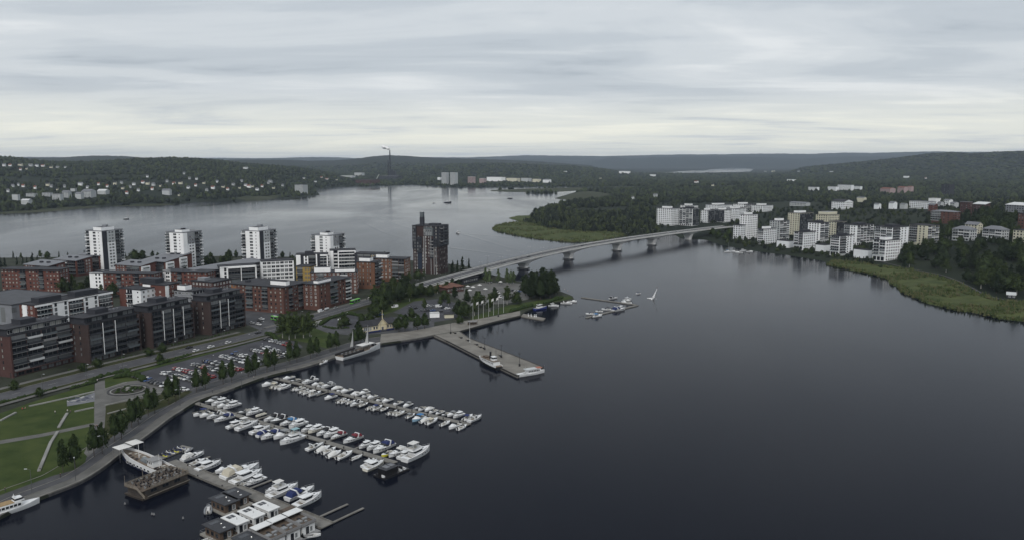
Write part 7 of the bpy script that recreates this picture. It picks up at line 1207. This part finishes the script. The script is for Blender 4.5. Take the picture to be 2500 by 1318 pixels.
q = onroad(*z66(1748, 862)); t = thing('tank_trailer', 'pale cylindrical tank trailer behind the white van', 'trailer', tuple(q), math.radians(67)); MB().tube((-2, 0, 1.1), (2, 0, 1.1), .75, n=12).build('tank', LGR, t); MB().box(-2.1, -.5, .4, 2.6, .5, .5).build('chassis', mbin, t)
for x in (-.6, .6):
    for y in (-.7, .7): MB().tube((x, y - .1, .32), (x, y + .1, .32), .32, n=10).build('wheel', TYRE, t)
for x, y, z, cl, lab in ((1266, 626, 11, 'black', 'black car on the bridge above the first pier, leading'), (1231, 634, 10.3, 'black', 'black car climbing onto the bridge'), (1205, 641, 9.8, 'grey', 'grey car at the foot of the bridge'), (1389, 599, 12.2, 'black', 'black car on the bridge above the second pier'), (1599, 566, 13.4, 'white', 'white car on the far half of the bridge'), (1612, 562, 13.4, 'white', 'second white car on the far half of the bridge')):
    p = at(x, y, z); i = min(range(len(DK) - 1), key=lambda k: (DK[k][0] - p.x) ** 2 + (DK[k][1] - p.y) ** 2); d = DK[i + 1] - DK[i]; n_ = np.array([-d[1], d[0], 0]) / math.hypot(d[0], d[1]); c_ = DK[i] + n_ * (7.3 if cl != 'white' else 11.3)
    car('saloon', cl, Vector((c_[0], c_[1], c_[2] + .02)), math.atan2(d[1], d[0]) + (0 if cl != 'white' else math.pi), lab, 'cars on the bridge')
def bus(px_, ang, lab):
    p = onroad(*px_); t = thing('bus', lab, 'bus', tuple(p), ang); L = 12.2; BG = mat('bus_green', (0.10, 0.36, 0.04), .35, spec=.5)
    MB().loft([rect(-L / 2, L / 2, 1.2, .3, .3), rect(-L / 2, L / 2, 1.27, .9, .3), rect(-L / 2, L / 2, 1.27, 1.15, .3)], 0, True, True).build('body', BG, t); MB().loft([rect(-L / 2 + .02, L / 2 - .02, 1.26, 1.15, .3), rect(-L / 2 + .1, L / 2 - .12, 1.2, 2.55, .3)], 0, False).build('window', GLD, t); MB().loft([rect(-L / 2 + .05, L / 2 - .05, 1.24, 2.55, .3), rect(-L / 2 + .15, L / 2 - .15, 1.1, 2.95, .3)], 0, True, True).build('roof', BG, t); MB().box(-4, -.7, 2.95, -1, .7, 3.2).build('air_conditioner', LGR, t)
    for x in (-3.6, 3.8):
        for y in (-1.1, 1.1): MB().tube((x, y - .14, .48), (x, y + .14, .48), .48, n=12).build('wheel', TYRE, t)
    for x in (-3.0, 1.2, 4.9): MB().box(x, -1.285, .4, x + 1.1, -1.262, 2.4).build('door', GLM, t)
bus(z10(315, 745), math.radians(70), 'long green bus on the street in front of the red flats'); bus(z66(1218, 975), math.radians(-38), 'green bus emerging from the side street behind the birches')
# ------------------------------------------------------------------ lamps, flags, harbour furniture
POLE = mat('lamp_pole', (0.10, 0.105, 0.11), .5, metal=.4); POLEW = mat('white_pole', (0.48, 0.49, 0.50), .5)
def lamp(p, h, ang, lab, arms=1, group=None):
    t = thing('street_lamp', lab, 'lamp', tuple(p), ang, group); MB().tube((0, 0, -.1), (0, 0, h), .11, .07, 6).build('pole', POLE, t)
    for s in ((1,) if arms == 1 else (1, -1)): a = MB().tube((0, 0, h), (s * 1.5, 0, h + .25), .05, n=5).build('arm', POLE, t); MB().box(min(s * 1.0, s * 1.9), -.16, h + .2, max(s * 1.0, s * 1.9), .16, h + .34).build('lamp_head', LGR, a)
k = 0
for i in range(0, len(DK), 1):
    if i % 5 == 2 and cum[i] > 30:
        for side, nm in ((-.6, 'lake side'), (-WD + .6, 'far side')):
            o_ = offset(DK, side)[i]; d = DK[min(i + 1, len(DK) - 1)] - DK[i - 1]; lamp(Vector((o_[0], o_[1], o_[2])), 8.5, math.atan2(d[1], d[0]) + math.pi / 2, f'double-armed lamp post on the bridge, {ORD[k]} from town on the {nm}', 2, 'lamp posts on the bridge')
        k += 1
zp = lambda X, Y: (780 + X / 4.464, 760 + Y / 4.464)
for i, (x, y) in enumerate([(1430, 240), (1800, 415), (1982, 500), (2180, 595), (1632, 132), (1948, 56)]):
    p = at(*zp(x, y), ZL); t = thing('pier_lamp', f'dark lamp post with foot box on the stone pier, {ORD[i]} from the square' if i < 4 else f'dark lamp post on the harbour square, {ORD[i - 4]} beside the flagpoles', 'lamp', (p.x, p.y, ZL), 0, 'lamps on the stone pier'); MB().tube((0, 0, 0), (0, 0, 7.0), .12, .09, 6).build('pole', mbin, t); MB().box(-.8, -.12, 6.9, .8, .12, 7.1).build('lamp_head', mbin, t); MB().box(-.5, -.5, 0, .5, .5, 1.3).build('base_box', mbin, t)
for i, (x, y) in enumerate([(1670, 945), (1733, 932), (1790, 916), (1850, 903), (1907, 889), (1962, 876), (2022, 861)]):
    p = at(*z10(x, y), ZL); t = thing('flagpole', f'white flagpole beside the harbour square, {ORD[i]} from the left', 'flagpole', (p.x, p.y, ZL), .4, 'row of white flagpoles'); MB().tube((0, 0, 0), (0, 0, 12.5), .13, .06, 7).build('pole', POLEW, t); MB().loft([[(0, 0, 12.2), (0, .03, 12.2), (0, .03, 10.6), (0, 0, 10.6)], [(-.9, .35, 11.9), (-.9, .38, 11.9), (-.9, .38, 10.2), (-.9, .35, 10.2)], [(-1.6, .1, 11.4), (-1.6, .13, 11.4), (-1.6, .13, 9.6), (-1.6, .1, 9.6)]], 0, True, True).build('flag', FAB['white'] if i % 3 else FAB['grey'], t)
p = at(*zp(1638, 342), ZL); t = thing('flagpole', 'tall white pole standing midway along the stone pier', 'flagpole', (p.x, p.y, ZL)); MB().tube((0, 0, 0), (0, 0, 13), .16, .08, 8).build('pole', POLEW, t); MB().box(-.6, -.6, 0, .6, .6, .4).build('footing', mconc, t)
for i, (x, y) in enumerate([(1530, 285), (1605, 315), (1700, 360), (1740, 388), (1775, 398), (1955, 480), (1465, 235)]):
    p = at(*zp(x, y), ZL); t = thing('planter_bench', f'dark bench with planter on the stone pier, {ORD[i]} from the square', 'bench', (p.x, p.y, ZL + .04), math.radians(-57), 'benches on the stone pier'); MB().box(-1.2, -.35, .38, 1.2, .35, .48).build('seat', WOODT, t)
    for s in (-1, 1): MB().box(s * .9 - .12, -.3, 0, s * .9 + .12, .3, .38).build('leg', mconc, t)
    MB().loft([[(1.4, -.5, 0), (2.4, -.5, 0), (2.4, .5, 0), (1.4, .5, 0)], [(1.3, -.6, .8), (2.5, -.6, .8), (2.5, .6, .8), (1.3, .6, .8)]], 0, True).build('planter', mbin, t)
p = at(*zp(1670, 142), ZL); t = thing('shelter', 'small open wooden shelter on the harbour square', 'shelter', (p.x, p.y, ZL + .03), math.radians(20)); MB().box(-3.3, -1.2, 2.4, 3.3, 1.2, 2.55).build('roof', SLABG, t); MB().box(-3.2, .9, 0, 3.2, 1.0, 1.4).build('back_panel', WOODT, t)
for x in (-3.1, 0, 3.1):
    for y in (-1, 1): MB().box(x - .07, y - .07, 0, x + .07, y + .07, 2.4).build('post', mbin, t)
zl = [(604, 846), (700, 905), (330, 990), (590, 945), (430, 935), (520, 900), (640, 870), (760, 852), (185, 1172), (78, 1198), (255, 1110), (440, 990), (930, 818), (845, 790), (1010, 802)]
for i, (x, y) in enumerate(zl): lamp(at(x, y, ZL), 7.5, RC.uniform(0, 6), f'thin grey lamp post around the car park and promenade, {ORD[i]} in the group', 1, 'thin lamp posts of the waterfront')
for i, (x, y) in enumerate([(105, 958), (300, 905), (425, 872), (545, 842), (640, 818), (735, 792), (820, 766), (212, 932)]): lamp(at(x, y, ZL), 9, math.radians(-20), f'lamp post along the main street, {ORD[i]} from the left', 1, 'lamp posts along the street')
# harbour house, kiosks, pavilions
A, B_ = at(886, 812, ZL), at(966, 800, ZL); L = (B_ - A).length; ang = math.atan2(B_.y - A.y, B_.x - A.x); H = 4.0
t = bld('harbour_house', 'yellow harbour house with dark roof and a small spired gable', (A.x, A.y, ZL), ang, L, 9, H, YEL, {'f': [('W', [L * f for f in (.05, .11, .17, .23)], 1.3, 2.2, [0], [GLM, GLL], FRW), ('W', [L * f for f in (.34, .42, .76, .84, .92)], 1.1, 1.7, [0], [GLD, GLM], FRW)], 'r': [('W', [2.5, 6], 1.1, 1.6, [0], [GLD], FRW)]}, ('gable', ROOF, 2.6), nf=1)
gx = L * .58; MB().poly([(gx - 3, -.6, 0), (gx + 3, -.6, 0), (gx + 3, -.6, 4.2), (gx, -.6, 7.4), (gx - 3, -.6, 4.2)]).box(gx - 3, -.6, 0, gx - 2.9, 2, 4.2).box(gx + 2.9, -.6, 0, gx + 3, 2, 4.2).build('gable_front', YEL, t)
for s in (-1, 1): MB().loft([[(gx, -1.0, 7.6), (gx + s * 3.5, -1.0, 3.8), (gx + s * 3.5, 4, 3.8), (gx, 4, 7.6)][::s], [(gx, -1.0, 7.85), (gx + s * 3.5, -1.0, 4.05), (gx + s * 3.5, 4, 4.05), (gx, 4, 7.85)][::s]], 0, True, True).build('gable_roof', ROOFW if False else ROOF, t)
for s in (-1, 1): MB().loft([[(gx, -1.05, 7.5), (gx + s * 3.5, -1.05, 3.7), (gx + s * 3.5, -1.05, 4.1), (gx, -1.05, 7.9)], [(gx, -1.0, 7.5), (gx + s * 3.5, -1.0, 3.7), (gx + s * 3.5, -1.0, 4.1), (gx, -1.0, 7.9)]], 0, True, True).build('barge_board', YEL, t)
MB().tube((gx, -.6, 7.6), (gx, -.6, 13.5), .25, .08, 6).build('spire', YEL, t); obj('door', win_mesh(1.4, 2.3, GLD, FRW), t, (gx, -.6, .1)); MB().box(1, -4.5, .02, L - 4, -.8, .5).build('terrace', DGR, t); MB().box(2, -4.6, .5, L * .45, -4.5, 1.5).box(L * .62, -4.6, .5, L - 4, -4.5, 1.5).build('terrace_fence', FAB['navy'], t)
def hut(lab, c0, c1, D, H, wall, roof, name='hut', z=ZL):
    A, B_ = at(*c0, z), at(*c1, z); return bld(name, lab, (A.x, A.y, z), math.atan2(B_.y - A.y, B_.x - A.x), (B_ - A).length, D, H, wall, {'f': [('W', cols((B_ - A).length, 3), 1.2, 1.2, [0], [GLD, GLM], FRW)]} if 'container' not in lab else {}, roof, nf=1, cat='hut')
hut('white container at the edge of the upper car park', (1050, 775), (1073, 774), 3.2, 2.8, WHT2, ('flat', ROOFW, .02), 'container'); hut('small kiosk with dark roof beside the container', (1086, 776), (1108, 775), 4, 2.8, CRM, ('hip', ROOF, 1.2), 'kiosk'); hut('brown red-roofed pavilion below the bridge', (1092, 716), (1132, 710), 14, 4.5, DKR, ('hip', mat('brown_roof', (0.11, 0.05, 0.035), .85, .2, .4), 3), 'pavilion'); hut('dark flat-roofed restaurant pavilion by the yard', (1130, 694), (1168, 686), 14, 4.5, DGR, ('flat', ROOF, .6), 'pavilion'); hut('dark shed behind the pale slender trees', (1176, 678), (1196, 672), 8, 6, DGR, ('flat', ROOF, .3), 'shed')
for i, (x, y) in enumerate([(1142, 705), (1155, 707), (1171, 702), (1147, 715), (1222, 694), (1185, 712)]):
    p = at(x, y, ZL); t = thing('parasol', f'white parasol on the pavilion terrace, {ORD[i]} of six', 'parasol', (p.x, p.y, ZL), i, 'white parasols on the terrace'); MB().tube((0, 0, 0), (0, 0, 2.6), .05, n=5).build('pole', POLEW, t); MB().loft([[(2.0 * math.cos(a * .785), 2.0 * math.sin(a * .785), 2.4) for a in range(8)], [(.1 * math.cos(a * .785), .1 * math.sin(a * .785), 3.2) for a in range(8)]], 0, True, True).build('canopy', FAB['white'], t)
for i, (x, y) in enumerate([(1290, 771), (1297, 772), (1305, 773), (1309, 773)]): p = at(x, y, .7); t = thing('fuel_post', f'white fuel post on the short floating pier, {ORD[i]} of four', 'post', (p.x, p.y, .7), .3, 'white fuel posts'); MB().box(-.35, -.25, 0, .35, .25, 1.9).build('housing', GEL, t); MB().box(-.25, -.27, 1.2, .25, -.25, 1.7).build('display', GLD, t)
p = hit(2458, 727); t = bld('cabin', 'small dark cabin with pale roof at the end of the right bank path', (p.x, p.y, p.z), math.radians(-30), 5.5, 4.5, 2.8, DGR, {'f': [('W', [1.8, 4.6], 1.3, 1.4, [0], [GLL, GLM], FRW)]}, ('gable', LGR, 1.6), nf=1, cat='cabin')
def pathpx(lab, px, w_):
    P_ = [hit(x, y) for x, y in px]; L = spline([(p.x, p.y, 0) for p in P_], 8); L = [np.array([p[0], p[1], ground1(p[0], p[1]) + .5]) for p in L]; struct(ribbon(MB(), L, -w_ / 2, w_ / 2).build('path', mpave2, None), lab)
pathpx('pale footpath along the right bank', [(2150, 640), (2200, 652), (2250, 663), (2310, 676), (2365, 700), (2400, 718), (2450, 732), (2540, 742)], 2.4)
# ------------------------------------------------------------------ park details
def wall(lab, px, w_, h): 
    pts = [at(x, y, ZL) for x, y in px]; t = thing('stone_wall', lab, 'wall', (0, 0, 0))
    for a, b in zip(pts, pts[1:]):
        n = max(1, int((b - a).length / 2.2))
        for k in range(n): p = a.lerp(b, (k + .02) / n); q = a.lerp(b, (k + .98) / n); MB().bar(p, q, w_, h + rs.uniform(-.02, .02)).build('stone_block', mconc, t)
wall('pale stone seat wall at the left edge of the lawn', [(1, 1027), (39, 1007)], 1.0, .5); wall('long pale seat wall along the upper lawn', [(71, 992), (167, 971), (231, 956)], .9, .5); wall('pale seat wall ending at the broad path', [(182, 1005), (229, 995)], .9, .5); wall('stepped pale wall running down the upper lawn', [(164, 1009), (143, 1044)], 1.1, .5); wall('stepped pale wall running down the lower lawn', [(141, 1054), (124, 1080), (95, 1150)], 1.1, .5); wall('low pale wall by the round planter, street side', [(256, 950), (310, 934)], .6, .45); wall('low pale wall by the round planter, lake side', [(256, 990), (330, 972), (395, 958)], .6, .45); wall('short pale wall behind the promenade', [(262, 1010), (300, 1000), (330, 992)], .8, .4)
cp = at(196, 973, ZL); MNA = mat('mosaic_navy', (0.03, 0.035, 0.06), .8); o = sheet('square', [(163, 979), (231, 957), (231, 979), (164, 991)], mat('mosaic_ground', (0.13, 0.135, 0.15), .9, .15, .3, coord='World'), ZL + .03, 'pale square with a round star mosaic')
for i in range(8):
    a = i * math.pi / 4 + .2; MB().poly([(*(rot2(q, a)), ZL + .036) for q in ((.9, 0), (3.0, -1.0), (4.6, 0), (3.0, 1.0))]).build('mosaic_petal', (MNA, MNA, mwhite)[i % 3 if i < 6 else 0], o, (cp.x, cp.y, 0))
for i in range(12): a0, a1 = i * math.pi / 6, (i + .8) * math.pi / 6; MB().poly([(r_ * math.cos(a), r_ * math.sin(a), ZL + .034) for r_, a in ((5.0, a0), (5.5, a0), (5.5, a1), (5.0, a1))]).build('mosaic_ring_piece', (MNA, mwhite, MNA)[i % 3], o, (cp.x, cp.y, 0))
cp = at(313, 952, ZL); t = thing('round_planter', 'large round planter with dark stone rings in the park', 'planter', (cp.x, cp.y, ZL))
ring = lambda r0, r1, h, m, nm: MB().loft([[(r0 * math.cos(i * .19635), r0 * math.sin(i * .19635), .02) for i in range(32)], [(r0 * math.cos(i * .19635), r0 * math.sin(i * .19635), h) for i in range(32)], [(r1 * math.cos(i * .19635), r1 * math.sin(i * .19635), h) for i in range(32)], [(r1 * math.cos(i * .19635), r1 * math.sin(i * .19635), .02) for i in range(32)]], 0, False).build(nm, m, t)
ring(9.2, 8.4, .35, mpave2, 'outer_ring'); ring(8.0, 7.4, .3, mconc, 'kerb_ring'); MB().poly([(7.4 * math.cos(i * .19635), 7.4 * math.sin(i * .19635), .12) for i in range(32)]).build('bed', mat('planting_soil', (0.03, 0.028, 0.024), .95, .4, 1.0), t); MB().box(-.8, -.8, .1, .8, .8, 1.6).build('monument', mconc, t)
o = scatter('planting', None, np.array([[rs.uniform(-5, 5), rs.uniform(-5, 5), .0] for _ in range(46)]), np.full(46, .6), [blob(2, 4, .8, .25)], [mhedge], 8); o.parent = t; del o['category']
# ------------------------------------------------------------------ people
def person_mesh(pose):
    V_ = {'pel': (0, 0, .95), 'ch': (0, .01, 1.28), 'nk': (0, .01, 1.48), 'hd': (0, .02, 1.60), 'tp': (0, .02, 1.74), 'ls': (-.17, 0, 1.42), 'le': (-.25, .02, 1.15), 'lh': (-.24, .1, .90), 'rs': (.17, 0, 1.42), 're': (.26, .02, 1.16), 'rh': (.25, .1, .92), 'lt': (-.1, 0, .88), 'lk': (-.11, .08, .50), 'la': (-.11, -.04, .09), 'lf': (-.11, .12, .04), 'rt': (.1, 0, .88), 'rk': (.11, .02, .50), 'ra': (.11, -.16, .10), 'rf': (.11, -.02, .04)}
    if pose == 'arms': V_.update(le=(-.45, .0, 1.45), lh=(-.70, .05, 1.55), re=(.45, 0, 1.45), rh=(.70, .05, 1.55), rk=(.11, .05, .5), ra=(.11, 0, .1), rf=(.11, .14, .04), la=(-.11, 0, .1), lf=(-.11, .14, .04), lk=(-.11, .05, .5))
    if pose == 'sit': V_.update({k: (x, y, z - .48) for k, (x, y, z) in V_.items() if k[0] in 'pcnht' or k in ('ls', 'le', 'lh', 'rs', 're', 'rh', 'lt', 'rt')}); V_.update(lk=(-.12, .45, .46), la=(-.12, .5, .08), lf=(-.12, .62, .05), rk=(.12, .45, .46), ra=(.12, .5, .08), rf=(.12, .62, .05))
    E_ = [('pel', 'ch'), ('ch', 'nk'), ('nk', 'hd'), ('hd', 'tp'), ('ch', 'ls'), ('ls', 'le'), ('le', 'lh'), ('ch', 'rs'), ('rs', 're'), ('re', 'rh'), ('pel', 'lt'), ('lt', 'lk'), ('lk', 'la'), ('la', 'lf'), ('pel', 'rt'), ('rt', 'rk'), ('rk', 'ra'), ('ra', 'rf')]
    R_ = dict(pel=.14, ch=.15, nk=.06, hd=.095, tp=.08, ls=.075, le=.05, lh=.04, rs=.075, re=.05, rh=.04, lt=.09, lk=.065, la=.045, lf=.04, rt=.09, rk=.065, ra=.045, rf=.04)
    K = list(V_); me = bpy.data.meshes.new('tmp_body'); me.from_pydata([V_[k] for k in K], [(K.index(a), K.index(b)) for a, b in E_], []); o = bpy.data.objects.new('tmp_body', me); col.objects.link(o)
    md = o.modifiers.new('s', 'SKIN'); 
    for i, k in enumerate(K): me.skin_vertices[0].data[i].radius = (R_[k], R_[k]); me.skin_vertices[0].data[i].use_root = (k == 'pel')
    sb = o.modifiers.new('b', 'SUBSURF'); sb.levels = sb.render_levels = 1
    dg = bpy.context.evaluated_depsgraph_get(); m2 = bpy.data.meshes.new_from_object(o.evaluated_get(dg)); bpy.data.objects.remove(o); return m2
SKIN = mat('skin', (0.42, 0.26, 0.19), .7)
PM = {k: person_mesh(k) for k in ('walk', 'arms', 'sit')}
def person(p, ang, lab, pose='walk', top=(.05, .05, .06), leg=(.03, .035, .05), hair=(.05, .03, .02)):
    me = PM[pose].copy(); me.materials.clear(); kk = repr(top) + repr(leg)
    for nm, c_ in (('trousers', leg), ('shirt', top)): me.materials.append(mat(f'{nm}_{c_}', c_, .9))
    me.materials.append(SKIN); me.materials.append(mat(f'hair_{hair}', hair, .8)); dz = .48 if pose == 'sit' else 0
    me.polygons.foreach_set('material_index', [(3 if c.z > 1.66 - dz else 2 if c.z > 1.47 - dz or (abs(c.x) > .20 and c.z < 1.12 - dz) else 1 if c.z > .95 - dz else 0) for c in (q.center for q in me.polygons)]); me.polygons.foreach_set('use_smooth', [True] * len(me.polygons))
    return tag(obj('person', me, None, (p.x, p.y, p.z), ang), lab, 'person')
for x, y, an, pose, top, lab in ((233, 1046, 0, 'walk', (.03, .03, .04), 'person in dark clothes walking on the broad park path'), (237, 1045, 0, 'walk', (.08, .02, .03), 'person in a wine top walking beside the dark one on the path'), (13, 1199, 2, 'walk', (.02, .02, .03), 'person in black on the promenade at the lower left'), (135, 1010, 1, 'walk', (.5, .5, .48), 'person in white standing on the upper lawn'), (238, 932, 1, 'walk', (.55, .53, .5), 'person in pale clothes at the top of the park path'), (519, 958, 2, 'walk', (.03, .04, .06), 'person in dark clothes under the promenade trees'), (1108, 788, 1, 'walk', (.02, .02, .03), 'person in black crossing the harbour square, left one'), (1112, 787, 1, 'walk', (.04, .04, .05), 'person in dark grey crossing the harbour square, right one'), (1386, 713, 1, 'walk', (.3, .2, .16), 'bather standing on the beach by the dark grove'), (1378, 709, 2, 'walk', (.35, .3, .25), 'second bather at the edge of the beach'), (803, 773, 1, 'walk', (.02, .02, .02), 'person in black waiting at the far zebra crossing'), (782, 787, 1, 'walk', (.05, .05, .06), 'person in dark grey on the zebra crossing'), (165, 1004, 3, 'sit', (.5, .5, .5), 'person in white sitting at the top of the stepped wall'), (172, 1007, 3, 'sit', (.03, .03, .05), 'person in dark clothes sitting by the stepped wall'), (150, 1026, 2, 'sit', (.03, .03, .03), 'person in black sitting half way down the upper stepped wall'), (55, 1000, 1, 'sit', (.4, .05, .06), 'person in red sitting on the seat wall'), (62, 998, 2, 'sit', (.45, .25, .22), 'person in pink sitting on the seat wall'), (98, 1147, 2, 'sit', (.03, .03, .03), 'person in black sitting at the foot of the lower wall'), (620, 925, 2, 'walk', (.5, .5, .52), 'person in white under the middle promenade trees'), (148, 1165, 2, 'walk', (.03, .03, .03), 'person in black by the first promenade tree')):
    person(at(x, y, ZL + .03), an, lab, pose, top)
# water jet rider
b0 = at(1597, 729, 0); top_ = at(1603, 707, 0); z1 = 8.2; pz = Vector((b0.x + 2.2, b0.y, z1)); FOAM = mat('white_water', (0.80, 0.81, 0.82), .9, .1, 2, spec=.1)
person(Vector((pz.x, pz.y, z1 + .15)), 2.6, 'rider in a dark wetsuit balancing on the water jet', 'arms', (.02, .02, .03), (.02, .02, .03)); tag(MB().box(-.45, -.3, -.1, .45, .3, .02).tube((0, 0, -.1), (0, 0, -.4), .08, n=6).build('jet_board', mbin, None, (pz.x, pz.y, z1 + .12), 2.6), 'dark jet board under the rider in the air', 'board')
rg_ = np.random.RandomState(3); P_ = []; R_ = []
for k in range(90): f = rg_.rand(); c_ = Vector((pz.x, pz.y, z1)).lerp(Vector((b0.x - 1.0, b0.y, 0)), f); s = .10 + .7 * f; P_.append([c_.x + rg_.normal(0, s * .35), c_.y + rg_.normal(0, s * .35), c_.z]); R_.append(.14 + .30 * f)
for k in range(36): a = rg_.uniform(0, 6.28); q = abs(rg_.normal(0, 1.9)); P_.append([b0.x - 2.5 + q * math.cos(a), b0.y + q * math.sin(a), rg_.uniform(-.3, .25)]); R_.append(rg_.uniform(.2, .45))
o = scatter('water_spray', 'white water jet and splash below the flying rider', np.array(P_), np.array(R_), [blob(2, 8, .9, .25)], [FOAM], 4); o['category'] = 'water spray'
# wakes: low ridges of water
def wake(lab, px, w_, h):
    L = spline([tuple(at(x, y, 0)) for x, y in px], 10); a, c_, b = offset(L, -w_ / 2), L, offset(L, w_ / 2); mb = MB()
    for i in range(len(L) - 1):
        hh_ = lambda j: h * (1 - j / len(L)) ** .6 + .004
        mb.poly([(*a[i][:2], .004), (*a[i + 1][:2], .004), (*c_[i + 1][:2], hh_(i + 1)), (*c_[i][:2], hh_(i))][::-1]); mb.poly([(*c_[i][:2], hh_(i)), (*c_[i + 1][:2], hh_(i + 1)), (*b[i + 1][:2], .004), (*b[i][:2], .004)][::-1])
    tag(mb.build('wake', mwater), lab, 'wake', None, 'stuff')
wake('upper arm of the wake behind the moving motorboat', [(1120, 569), (1160, 573), (1220, 578), (1300, 586)], 9, .22); wake('lower arm of the wake behind the moving motorboat', [(1120, 570), (1150, 578), (1190, 590), (1230, 602), (1270, 612)], 10, .22); wake('older wake crossing behind the brown tower', [(1096, 605), (1150, 612), (1210, 620), (1260, 626)], 12, .2); wake('old curved wake in the middle of the far lake', [(905, 520), (925, 532), (960, 545), (1005, 560)], 10, .35); wake('second old wake in the middle of the far lake', [(890, 545), (930, 565), (980, 582)], 8, .35)
